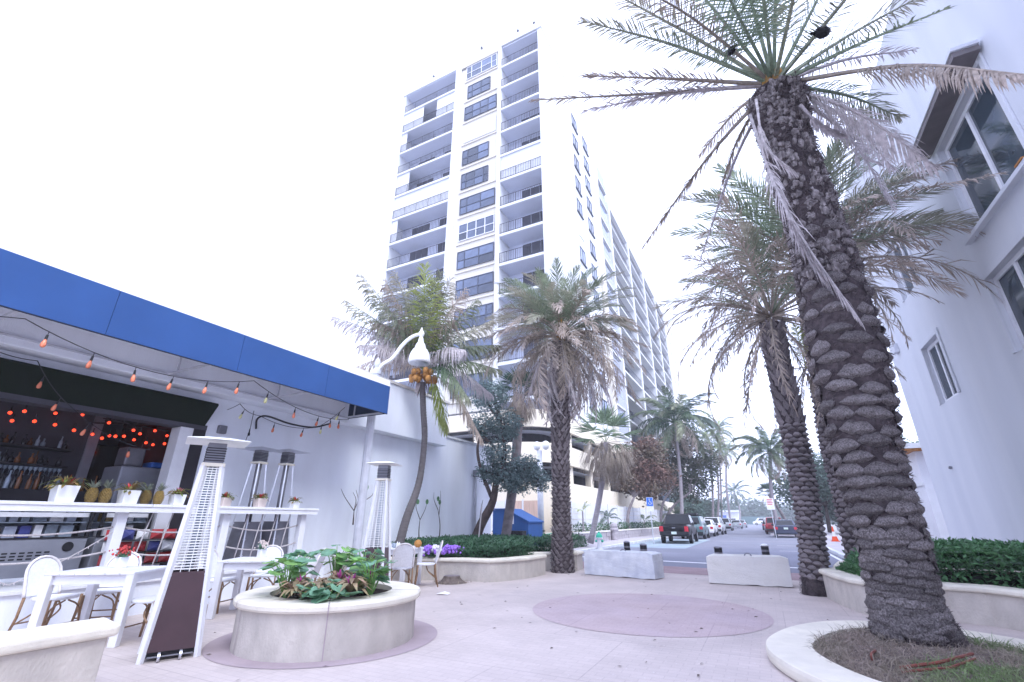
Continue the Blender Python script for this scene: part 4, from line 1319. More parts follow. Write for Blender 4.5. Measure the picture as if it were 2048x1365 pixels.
pineapple('right pineapple of the pair nearest the bottles', YR(208))
pineapple('left pineapple of the pair between two white pots', YR(290))
pineapple('right pineapple of the pair between two white pots', YR(316))

# ------------------------------------------------------------------ the bar behind
def box_thing(name, label, cat, x0, x1, y0, y1, z0, z1, m, bev=0.01, group=None):
    t = MB().box(x0, x1, y0, y1, z0, z1).build(name, m, None, bev=bev)
    return tag(t, label, cat, group)
t = thing('display_fridge', 'glass fronted steel display fridge under the bar counter', 'fridge')
FX = WX - 0.02
for (y0, y1) in ((1.2, 4.22), (4.34, 5.14)):
    MB().box(FX - 0.75, FX, y0, y1, DECK + 0.02, 1.10).build('lower_panel', 'fridge_metal', t, bev=0.01)
    MB().box(FX - 0.75, FX - 0.70, y0, y1, 1.101, 1.60).build('back_panel', 'fridge_in', t)
    MB().box(FX - 0.75, FX, y0, y1, 1.60, 1.66).build('top', 'black', t)
    for y in (y0, y1 - 0.05):
        MB().box(FX - 0.04, FX + 0.005, y, y + 0.05, 1.101, 1.60).build('corner_post', 'black', t)
    MB().box(FX - 0.66, FX - 0.06, y0 + 0.06, y1 - 0.06, 1.34, 1.355).build('shelf', 'clear_glass', t)
    MB().box(FX - 0.10, FX - 0.055, y0 + 0.06, y1 - 0.06, 1.43, 1.50).build('light_strip', 'paper', t)
    MB().box(FX + 0.001, FX + 0.012, y0, y1, 1.101, 1.125).build('glass_rail', 'black', t)
gr = MB()
for i in range(13):
    for k in range(3):
        gr.box(FX + 0.001, FX + 0.006, 2.5 + i * 0.10, 2.5 + i * 0.10 + 0.065, 0.80 + k * 0.045, 0.822 + k * 0.045)
gr.build('vent_grille', 'black', t)
MB().tube([(FX + 0.001, 3.98, 0.97), (FX + 0.012, 3.98, 0.97)], 0.075, 20).build('badge', 'black', t)
cols = ['paper', 'fridge_in', 'blue_plastic', 'pot_pink', 'clear_glass', 'paper', 'pineapple', 'blue_bag']
fcnt = {}
for zz in (1.11, 1.358):
    y = 2.45
    while y < 4.95:
        if not (3.98 < y < 4.42):
            w_ = U(0.10, 0.2)
            h_ = U(0.12, 0.21) if zz < 1.2 else U(0.08, 0.2)
            mi = R.randrange(8)
            ck = (('white', 'grey', 'blue', 'pink', 'pale clear', 'white', 'brown', 'navy')[mi], 'lower' if zz < 1.2 else 'upper')
            fcnt[ck] = fcnt.get(ck, -1) + 1
            box_thing('food_box', '%s %s carton from the left on the %s fridge level' % (('first', 'second', 'third', 'fourth', 'fifth', 'sixth', 'seventh')[min(fcnt[ck], 6)], *ck), 'carton', FX - 0.5, FX - 0.16, y, y + w_ - 0.02, zz, zz + h_, cols[mi], 0.006, 'cartons in the display fridge')
            y += w_ + 0.02
        else:
            y += 0.1
t = thing('snack_rack', 'rack of red, white and blue snack bags beside the fridge', 'rack', (WX + 0.20, 4.95, DECK + 0.08))
for k in range(3):
    MB().box(-0.12, 0.12, -0.58, 0.58, 0.06 + k * 0.2, 0.07 + k * 0.2).build('shelf', 'black', t)
for k in range(3):
    for j in range(5):
        m = ('red_bag', 'blue_bag', 'paper', 'red_bag')[(j + k * 2) % 4]
        y, z = -0.58 + j * 0.235, 0.075 + k * 0.2
        bg_ = MB()
        bg_.add([(0, y, z), (0, y + 0.2, z), (0.0, y + 0.2, z + 0.17), (0.0, y, z + 0.17), (0.055, y + 0.1, z + 0.08), (-0.04, y + 0.1, z + 0.08), (0.04, y + 0.05, z + 0.04), (0.04, y + 0.16, z + 0.13)],
                [(0, 1, 6), (1, 4, 6), (0, 6, 3), (6, 4, 3), (1, 2, 7), (1, 7, 4), (2, 3, 7), (7, 3, 4), (1, 0, 5), (2, 1, 5), (3, 2, 5), (0, 3, 5)])
        bg_.build('snack_bag', m, t)
box_thing('back_counter', 'dark back bar counter holding bottles', 'counter', WX - 1.15, WX - 0.78, -4, 4.66, DECK, 1.88, 'bar_dark')
box_thing('ice_machine', 'stainless grey machine behind the bar beside the white post', 'machine', WX - 1.5, WX - 0.8, 4.72, 5.66, DECK, 2.40, 'fridge_metal', 0.03)
box_thing('storage_tub', 'shallow blue lidded plastic tub on the steel machine', 'tub', WX - 1.2, WX - 0.82, 5.25, 5.65, 2.41, 2.52, 'blue_plastic', 0.02)
box_thing('juicer', 'small grey countertop machine beside the blue lidded tub', 'machine', WX - 1.3, WX - 0.9, 4.78, 5.12, 2.41, 2.78, 'steel_dark', 0.03)
box_thing('television', 'large black screen on the bar back wall', 'television', WX - 3.37, WX - 3.25, 4.95, 5.75, 1.9, 3.05, 'black_gloss', 0.02)
box_thing('wall_cupboard', 'grey panelled side wall cabinet left of the black screen', 'cabinet', WX - 3.3, WX - 2.9, 4.72, 4.9, 0.6, 2.8, 'bar_wall', 0.01)
sh = []
for z, y1 in ((2.33, 4.2), (2.66, 4.2)):
    box_thing('bar_shelf', 'dark wall shelf of bottles, %s' % ('lower of the two' if z < 2.5 else 'upper of the two'), 'shelf', WX - 2.0, WX - 1.65, -3, y1, z, z + 0.04, 'bar_dark')
bot = {}
ORD = 'first second third fourth fifth sixth seventh eighth ninth tenth eleventh twelfth thirteenth fourteenth fifteenth sixteenth seventeenth eighteenth nineteenth twentieth'.split()
cnt = {}
def nth(key):
    cnt[key] = cnt.get(key, -1) + 1
    return ORD[min(cnt[key], 19)]
def bottle(x, y, z, m, h, r, kind):
    place = 'back bar counter' if z < 2 else ('lower bar shelf' if z < 2.5 else 'upper bar shelf')
    cn = {'dark_glass': 'black', 'amber_glass': 'amber', 'clear_glass': 'clear', 'green_glass': 'green'}[m]
    key = (m, kind)
    if key not in bot:
        pr = [(0.036, 0), (0.038, 0.01), (0.038, 0.17), (0.014, 0.225), (0.013, 0.29), (0.016, 0.292), (0.016, 0.31)] if kind == 0 else [(0.05, 0), (0.05, 0.12), (0.018, 0.16), (0.016, 0.23), (0.02, 0.232), (0.02, 0.25)]
        bot[key] = MB().lathe(pr, 12).mesh('bottle', m, True)
    o = put('bottle', bot[key], None, mtx=Matrix.LocRotScale(Vector((x, y, z)), None, Vector((r, r, h))))
    return tag(o, '%s %s bottle from the left on the %s' % (nth((cn, place)), cn, place), 'bottle', 'bottles on the back bar and shelves')
gm = ['dark_glass', 'amber_glass', 'clear_glass', 'green_glass']
for i in range(30):
    y = 2.5 + i * 0.07
    bottle(WX - 0.95 + U(-0.08, 0.08), y + U(-0.02, 0.02), 1.88, gm[R.choice((0, 0, 0, 1, 2, 3))], U(0.75, 1.05), U(0.8, 1.0), R.choice((0, 0, 1)))
for z in (2.37, 2.70):
    for i in range(22):
        if R.random() < 0.2: continue
        bottle(WX - 1.8 + U(-0.05, 0.05), 2.3 + i * 0.085, z, gm[R.choice((0, 0, 1, 2, 2))], U(0.6, 0.8), U(0.75, 0.9), R.choice((0, 1)))
gl = MB().lathe([(0.03, 0), (0.004, 0.006), (0.004, 0.07), (0.03, 0.1), (0.034, 0.15), (0.03, 0.15)], 10).mesh('wine_glass', 'clear_glass', True)
for i in range(14):
    o = put('wine_glass', gl, None, mtx=Matrix.Translation((WX - 1.72, 3.2 + i * 0.07, 2.17)) )
    tag(o, '%s stemmed glass from the left in the row under the bar shelf' % ORD[i], 'glass', 'glasses under the bar shelf')
t = thing('ceiling_fan', 'dark ceiling fan above the bar', 'fan', (WX - 1.4, 4.9, 3.28))
MB().lathe([(0.03, 0.28), (0.03, 0.1), (0.12, 0.08), (0.12, -0.02), (0.05, -0.06)], 12).build('motor', 'black', t)
for k in range(5):
    a = k * 2 * PI / 5 + 0.3
    p, q = rotz((0.12, 0, 0.02), a), rotz((0.75, 0, 0.0), a)
    MB().bar(p, q, 0.13, 0.012).build('blade', 'bar_dark', t)

# ------------------------------------------------------------------ string lights
def bulb(t, p, d=(0, 0, -1), m='bulb', s=1.0, drop=0.0):
    p = Vector(p); d = Vector(d).normalized()
    e = p + d * 0.04
    so = MB().tube([p, p + d * 0.075 * s], [0.014 * s, 0.019 * s], 8)
    so.build('socket', 'black', t)
    q = p + d * 0.075 * s
    MB().tube([q, q + d * .02 * s, q + d * .05 * s, q + d * .085 * s, q + d * .115 * s, q + d * .125 * s], [.014 * s, .02 * s, .029 * s, .033 * s, .026 * s, .008 * s], 10).build('bulb', m, t, smooth=True)
def strand(label, anchors, sags, per, hang=0.05, mats=('bulb',), s=1.0, r=0.007):
    t = thing('string_light', label, 'string lights')
    wire = MB()
    k = 0
    for (a, b), sg, n in zip(zip(anchors, anchors[1:]), sags, per):
        P = sag(a, b, sg, 16)
        wire.tube(P, r, 5)
        for i in range(n):
            u_ = (i + 0.5) / n
            j = min(int(u_ * 16), 15)
            p = Vector(P[j]).lerp(Vector(P[j + 1]), u_ * 16 - j)
            d = Vector((U(-.35, .1), U(-.3, .1), -1))
            wire.tube([p, p + d * hang], 0.006, 4)
            bulb(t, p + d * hang, d, mats[k % len(mats)], s)
            k += 1
    wire.build('cable', 'wire', t)
    return t
def V3(px, py, X): return OX(px, py, X)
strand('front strand of amber bulbs swagged under the blue awning', [(AX - 0.1, -1.5, zb - 0.02), V3(50, 638, AX - 0.1), V3(508, 762, AX - 0.1), (WX + 0.6, AE - 0.1, zb - 0.05)],
       [0.25, 0.30, 0.22], [5, 6, 4], mats=('bulb', 'bulb', 'bulb', 'bulb', 'bulb', 'bulb', 'bulb', 'bulb', 'bulb', 'bulb', 'bulb', 'bulb_yellow', 'bulb'), s=0.98)
strand('thin strand of small bulbs along the wall above the hatch', [V3(0, 705, WX + 0.5), V3(75, 722, WX + 0.5), V3(140, 812, WX + 0.4), V3(300, 900, WX + 0.15)], [0.02, 0.06, 0.12], [0, 2, 2], mats=('bulb',), s=0.9)
strand('strand of dark socketed bulbs swagged on the white wall', [V3(455, 820, WX + 0.12), V3(480, 808, WX + 0.5), V3(500, 826, WX + 0.5), V3(520, 832, WX + 0.5), V3(635, 855, WX + 0.5), V3(690, 815, AX - 0.4)], [0.01, 0.02, 0.01, 0.12, 0.04], [0, 1, 0, 2, 3],
       mats=('bulb_yellow', 'bulb', 'bulb', 'bulb_yellow', 'bulb'), s=0.9)
t = thing('wall_conduit', 'black curved conduit looping along the white wall', 'cable')
MB().tube(curve([V3(512, 858, WX + 0.04), V3(515, 838, WX + 0.15), V3(535, 833, WX + 0.3), V3(580, 848, WX + 0.4), V3(625, 855, WX + 0.5), V3(660, 848, WX + 0.6)], 24), 0.022, 8).build('conduit', 'wire', t, smooth=True)
t = thing('string_light', 'hanging pair of dark sockets beside the white wall', 'string lights')
MB().tube([V3(508, 822, WX + 0.5), V3(500, 860, WX + 0.45), V3(490, 885, WX + 0.45)], 0.007, 5).build('cable', 'wire', t)
for p in ((500, 858), (490, 882)): bulb(t, V3(*p, WX + 0.45), (0, 0, -1), 'dark_glass', 0.8)
t = thing('string_light', 'red lit bulbs scattered across the dark bar ceiling', 'string lights')
for (px, py) in ((340, 850), (20, 826), (268, 880), (280, 868), (49, 823), (111, 827), (165, 830), (24, 842), (69, 843), (110, 850), (148, 861), (218, 846), (185, 869), (204, 877), (219, 872), (231, 873), (248, 873), (267, 861), (310, 862), (292, 886), (306, 890), (329, 888), (342, 886), (334, 872), (347, 870)):
    p = OX(px, py, WX - 0.9 - 0.5 * (py % 3))
    so = MB().tube([p + Vector((0, 0, 0.13)), p + Vector((0, 0, 0.04))], 0.012, 6); so.build('socket', 'black', t)
    MB().ball(p, 0.029, 10, 6).build('bulb', 'bulb_lit', t, smooth=True)

# ------------------------------------------------------------------ street lamp
LB = Vector((-9.2, 9.3, 0)); LD = math.hypot(9.2, 9.3)
t = thing('street_lamp', 'white street lamp with swan neck arm behind the awning end', 'street lamp')
MB().lathe([(0.20, 0), (0.20, 0.25), (0.14, 0.35), (0.11, 0.5), (0.105, 5.25), (0.13, 5.27), (0.13, 5.4), (0.06, 5.46), (0.09, 5.56), (0.07, 5.68), (0.02, 5.78)], 16, LB).build('post', 'lamp_post', t, smooth=False)
fl = MB()
for k in range(12):
    a = 2 * PI * k / 12
    fl.tube([LB + Vector((0.102 * math.cos(a), 0.102 * math.sin(a), 0.55)), LB + Vector((0.102 * math.cos(a), 0.102 * math.sin(a), 5.2))], 0.012, 4)
fl.build('fluting', 'lamp_post', t)
AP = [AT(*p, LD) for p in ((753, 742), (766, 729), (785, 717), (804, 692), (823, 675), (842, 668))]
MB().tube(curve(AP, 24), 0.055, 10).build('arm', 'white_gloss', t, smooth=True)
hc = AT(843, 668, LD)
MB().lathe([(0.05, 0.1), (0.09, 0.02), (0.08, -0.06), (0.05, -0.1), (0.07, -0.16), (0.09, -0.28), (0.14, -0.36), (0.16, -0.42), (0.16, -0.46), (0.22, -0.53), (0.28, -0.64), (0.315, -0.78), (0.325, -0.90), (0.31, -0.95)], 24, hc).build('lamp_head', 'white_gloss', t, smooth=True)
MB().lathe([(0.295, -0.951), (0.28, -0.965), (0.2, -0.99), (0.02, -1.0)], 20, hc).build('lens', 'steel', t, smooth=True)
MB().lathe([(0.03, 0.1), (0.05, 0.13), (0.02, 0.16), (0.03, 0.18), (0.005, 0.21)], 10, hc).build('finial', 'white_gloss', t, smooth=True)
d_ = math.hypot(10.26, 23.01)
pb = AT(1083, 1095, d_); pb.z = 0
t = thing('street_lamp', 'plain grey lamp column standing left of the shaggy date palm', 'street lamp')
MB().tube([pb, Vector((pb.x, pb.y, 4.9))], [0.17, 0.14], 12).build('post', 'lamp_post', t, smooth=True)
t2 = AT(1078, 880, d_)
for dx in (-0.1, 0.42):
    MB().lathe([(0.05, -0.25), (0.16, -0.18), (0.21, 0.0), (0.16, 0.16), (0.05, 0.22)], 14, (pb.x + dx, pb.y - 0.1, 5.15)).build('lamp_globe', 'white_gloss', t, smooth=True)
MB().box(pb.x - 0.3, pb.x - 0.1, pb.y - 0.1, pb.y + 0.1, 3.35, 3.55).build('sign_plate', 'car_teal', t)

# ------------------------------------------------------------------ concrete blocks, bollards, stump, litter
def road_block(label, a, b, m, h, lift):
    a, b = Vector(a), Vector(b)
    d = (b - a); L = d.length
    t = thing('concrete_block', label, 'concrete barrier', ((a.x + b.x) / 2, (a.y + b.y) / 2, 0.012), math.atan2(d.y, d.x), 'concrete blocks closing the street')
    bm_ = bmesh.new()
    bmesh.ops.create_cube(bm_, size=1)
    bmesh.ops.scale(bm_, vec=(L, 0.62, h), verts=bm_.verts)
    bmesh.ops.translate(bm_, vec=(0, 0.31, h / 2), verts=bm_.verts)
    bmesh.ops.subdivide_edges(bm_, edges=bm_.edges, cuts=11, use_grid_fill=True)
    for v in bm_.verts:
        n = noise.noise(v.co * 3.1 + Vector((a.x, 0, 0))) * 0.018 + noise.noise(v.co * 9 + Vector((a.x, 3, 0))) * 0.006
        e = min(abs(abs(v.co.x) - L / 2), 1)
        v.co += Vector((n, n, n * 0.8))
        if e < 0.12 and v.co.z > h * 0.7: v.co.z -= (0.12 - e) * 0.35; v.co.x *= 0.992
        # shallow lifting recess on top
        if v.co.z > h * 0.97 and abs(v.co.x - 0.05) < 0.22 and 0.12 < v.co.y < 0.5: v.co.z -= 0.05
        if v.co.z < 0.03 and abs(v.co.x) > 0: v.co.z += max(0, noise.noise(v.co * 4)) * 0.03
    me = bpy.data.meshes.new('block_body')
    bm_.to_mesh(me); bm_.free()
    me.materials.append(M[m])
    put('block_body', me, t, 0.012, 2)
    MB().tube(curve([(-0.04, 0.3, h - 0.08), (0.0, 0.3, h + lift), (0.1, 0.3, h + lift), (0.14, 0.3, h - 0.08)], 10), 0.014, 6).build('lifting_loop', 'steel_dark', t, smooth=True)
road_block('bluish grey weathered concrete block beside the shaggy palm trunk', G(1170, 1150), G(1310, 1161), 'concrete', 0.60, 0.03)
road_block('cream white concrete block near the leaning palm trunk', G(1419, 1168), G(1588, 1177), 'concrete_pale', 0.60, 0.03)
def bollard(label, p, cap):
    t = thing('bollard', label, 'bollard', (p.x, p.y, 0), 0, 'black bollards behind the concrete blocks')
    MB().lathe([(0.105, 0), (0.105, 0.66), (0.095, 0.68)], 16).build('post', 'black', t, smooth=False)
    MB().lathe([(0.108, 0.66), (0.108, 0.685), (0.06, 0.715), (0.0, 0.72)], 16).build('cap', 'white_gloss' if cap else 'steel_dark', t, smooth=False)
    MB().lathe([(0.1065, 0.50), (0.1065, 0.56)], 16).build('band', 'steel_dark', t)
for px, py, cap, lab in ((1253, 1082, 0, 'first black bollard behind the bluish block, farther from the truck'), (1286, 1087, 0, 'second black bollard behind the bluish block, below the black truck'),
                         (1435, 1092, 0, 'plain topped black bollard behind the cream block'), (1528, 1088, 1, 'white capped black bollard behind the cream block')):
    bollard(lab, G(px, py, 0.72), cap)
st = G(903, 1166)
t = thing('tree_stump', 'low sawn tree stump on the paving below the curved planter', 'tree stump', st)
MB().lathe([(0.36, 0), (0.27, 0.04), (0.21, 0.10), (0.195, 0.14), (0.18, 0.15)], 18).build('trunk', 'stump', t, smooth=False, bev=0.0)
MB().lathe([(0.19, 0.1505), (0.185, 0.157)], 18).build('cut_face', 'bark_grey', t)
tf = MB()
for i in range(160):
    a, r = U(0, 6.28), U(0.24, 0.5)
    tf.leaf((r * math.cos(a), r * math.sin(a), 0.005), (U(-1, 1), U(-1, 1), U(0.1, 1.0)), (U(-1, 1), U(-1, 1), .3), U(0.04, 0.10), 0.010)
tag(tf.build('weeds', 'grass_dry', t), None, None, None, 'stuff')
tp = G(886, 1190)
pm = MB()
pm.add([(-.14, -.05, 0), (.0, -.07, 0.015), (.13, -.03, 0.0), (.15, .04, 0.02), (.02, .04, 0.045), (-.12, .03, 0.01)], [(0, 1, 4, 5), (1, 2, 3, 4)])
o = pm.build('paper_scrap', 'paper'); o.location = (tp.x, tp.y, 0.013)
tag(o, 'crumpled white paper scrap on the paving near the stump', 'paper')

# ------------------------------------------------------------------ shed, crate, bikes, hydrant
SY = 20.2
xa, xb = OY(985, 1080, SY).x, OY(1057, 1080, SY).x
t = thing('blue_shed', 'small blue shed with sloping roof behind the hedge', 'shed')
w_ = xb - xa
MB().add([(xa, SY, 0), (xb, SY, 0), (xb, SY, 1.30), (xa + w_ * 0.38, SY, 1.84), (xa, SY, 1.84), (xa, SY + 1.6, 0), (xb, SY + 1.6, 0), (xb, SY + 1.6, 1.30), (xa + w_ * 0.38, SY + 1.6, 1.84), (xa, SY + 1.6, 1.84)],
         [(0, 1, 2, 3, 4), (9, 8, 7, 6, 5), (1, 6, 7, 2), (0, 4, 9, 5)]).build('wall', 'shed_blue', t)
rf = MB()
rf.add([(xa + w_ * 0.36, SY - 0.06, 1.86), (xb + 0.06, SY - 0.06, 1.28), (xb + 0.06, SY + 1.65, 1.28), (xa + w_ * 0.36, SY + 1.65, 1.86), (xa + w_ * 0.36, SY - 0.06, 1.91), (xb + 0.06, SY - 0.06, 1.33), (xb + 0.06, SY + 1.65, 1.33), (xa + w_ * 0.36, SY + 1.65, 1.91)],
       [(3, 2, 1, 0), (4, 5, 6, 7), (0, 1, 5, 4), (1, 2, 6, 5), (2, 3, 7, 6), (3, 0, 4, 7)])
rf.box(xa - 0.04, xa + w_ * 0.36, SY - 0.06, SY + 1.65, 1.85, 1.905)
rf.build('roof', 'shed_blue', t)
MB().box(xa + w_ * 0.5, xa + w_ * 0.6, SY - 0.012, SY - 0.001, 1.22, 1.58).build('notice', 'paper', t)
MB().box(xa + w_ * 0.43, xa + w_ * 0.45, SY - 0.01, SY - 0.001, 0.2, 1.75).build('panel_seam', 'navy', t)
t = thing('slatted_crate', 'black slatted box in front of the blue shed', 'crate', (xb - 0.5, SY - 0.5, 0.30))
for i in range(6):
    MB().box(-0.42 + i * 0.14, -0.42 + i * 0.14 + 0.115, -0.03, 0, 0.05, 0.62).build('slat', 'rubber', t)
MB().box(-0.44, 0.44, 0.001, 0.4, 0, 0.64).build('box', 'black', t)
for sx in (-0.36, 0.36): MB().box(sx - 0.03, sx + 0.03, 0.1, 0.2, -0.3, 0).build('leg', 'black', t)
def bicycle(label, loc, rz, m):
    t = thing('bicycle', label, 'bicycle', loc, rz)
    for x in (-0.52, 0.52):
        P = [(x + 0.33 * math.cos(a), 0, 0.34 + 0.33 * math.sin(a)) for a in [2 * PI * i / 24 for i in range(25)]]
        w_ = MB().tube(P, 0.022, 6, caps=False).build('wheel', 'rubber', t, smooth=True)
        sp = MB()
        for i in range(12):
            a = 2 * PI * i / 12
            sp.tube([(x, 0, 0.34), (x + 0.32 * math.cos(a), 0, 0.34 + 0.32 * math.sin(a))], 0.003, 3)
        sp.build('spoke', 'steel', w_)
        fp = MB()
        fp.tube([(x + 0.37 * math.cos(a), 0, 0.34 + 0.37 * math.sin(a)) for a in [0.3 + 2.4 * i / 12 for i in range(13)]], 0.02, 6)
        fp.build('mudguard', m, t, smooth=True)
    f = MB()
    f.tube([(-0.52, 0, 0.34), (-0.05, 0, 0.30), (0.40, 0, 0.78)], 0.02, 6)
    f.tube([(-0.52, 0, 0.34), (-0.2, 0, 0.75), (-0.05, 0, 0.30)], 0.016, 6)
    f.tube([(-0.2, 0, 0.72), (0.38, 0, 0.80)], 0.02, 6)
    f.tube([(0.36, 0, 0.98), (0.40, 0, 0.78), (0.52, 0, 0.34)], 0.02, 6)
    f.build('frame', m, t, smooth=True)
    MB().tube([(0.30, -0.28, 1.02), (0.36, 0, 0.98), (0.30, 0.28, 1.02)], 0.014, 6).build('handlebar', 'steel_dark', t)
    MB().ball((-0.22, 0, 0.90), 0.12, 10, 6, sc=(1.1, 0.6, 0.35)).build('saddle', 'black', t)
    bk_ = MB()
    for i in range(6):
        bk_.box(0.52 + i * 0.05 - 0.1, 0.53 + i * 0.05 - 0.1, -0.14, 0.14, 0.75, 0.98)
    bk_.build('basket', 'black', t)
p = AT(998, 1090, 23.4); p.z = 0
bicycle('dark bicycle with black saddle parked beside the blue shed', p, rad(35), 'steel_dark')
p = AT(1095, 1090, 24.2); p.z = 0
bicycle('green bicycle half hidden by the shaggy palm trunk', p, rad(50), 'bike_green')
hp = G(1200, 1101)
t = thing('fire_hydrant', 'green topped fire hydrant at the end of the stone wall', 'fire hydrant', hp)
MB().lathe([(0.17, 0), (0.17, 0.06), (0.12, 0.07), (0.12, 0.52), (0.17, 0.53), (0.17, 0.58)], 14).build('barrel', 'fence_white', t)
MB().lathe([(0.16, 0.581), (0.15, 0.68), (0.10, 0.76), (0.05, 0.79), (0.05, 0.85)], 14).build('bonnet', 'hydrant', t)
for a in (0, 1.57, 3.14):
    MB().tube([(0.1 * math.cos(a), 0.1 * math.sin(a), 0.42), (0.2 * math.cos(a), 0.2 * math.sin(a), 0.42)], 0.06, 10).build('nozzle_cap', 'hydrant', t)
cp = G(1672, 1087)
t = thing('traffic_cone', 'orange and white traffic cone on the right pavement', 'traffic cone', (cp.x, cp.y, 0.11))
MB().box(-0.24, 0.24, -0.24, 0.24, 0, 0.04).build('base', 'cone_orange', t)
MB().lathe([(0.19, 0.04), (0.13, 0.3)], 14).build('body', 'cone_orange', t)
MB().lathe([(0.129, 0.302), (0.075, 0.58)], 14).build('sleeve', 'white_gloss', t)
MB().lathe([(0.074, 0.582), (0.035, 0.9)], 14).build('tip', 'cone_orange', t)

# ------------------------------------------------------------------ signs
def ssign(label, base, h, w, hh, m, kind):
    t = thing('street_sign', label, 'sign', base, rad(20))
    MB().tube([(0, 0, 0), (0, 0, h)], 0.03, 8).build('post', 'lamp_post', t)
    MB().box(-w / 2, w / 2, -0.045, -0.032, h - hh, h).build('plate', 'line_white', t)
    f = MB()
    if kind == 'wheel':
        MB().box(-w / 2 + 0.02, w / 2 - 0.02, -0.05, -0.046, h - hh * 0.62, h - 0.02).build('plate_face', m, t)
        P = [(0.09 * math.cos(a), -0.053, h - hh * 0.40 + 0.09 * math.sin(a)) for a in [PI * 0.9 + 1.5 * PI * i / 14 for i in range(15)]]
        f.tube(P, 0.014, 5)
        f.ball((-0.02, -0.053, h - hh * 0.13), 0.03, 8, 5)
        f.tube([(-0.02, -0.053, h - hh * 0.18), (-0.01, -0.053, h - hh * 0.34), (0.07, -0.053, h - hh * 0.34), (0.10, -0.053, h - hh * 0.48), (0.13, -0.053, h - hh * 0.48)], 0.016, 5)
        f.build('wheelchair_symbol', 'line_white', t)
    else:
        for i in range(4):
            f.box(-w * 0.36, w * (0.36 - 0.08 * (i % 2)), -0.05, -0.046, h - 0.12 - i * 0.13, h - 0.06 - i * 0.13)
        f.build('print', m, t)
p = AT(1306, 1070, math.hypot(8.3, 31)); p.z = 0
ssign('blue and white wheelchair parking sign left of the black truck', p, 2.75, 0.42, 0.85, 'sign_blue', 'wheel')
p = AT(1549, 1055, 46); p.z = 0
ssign('white parking sign with red print left of the dark sedan', p, 3.1, 0.62, 0.9, 'sign_red', 'bars')

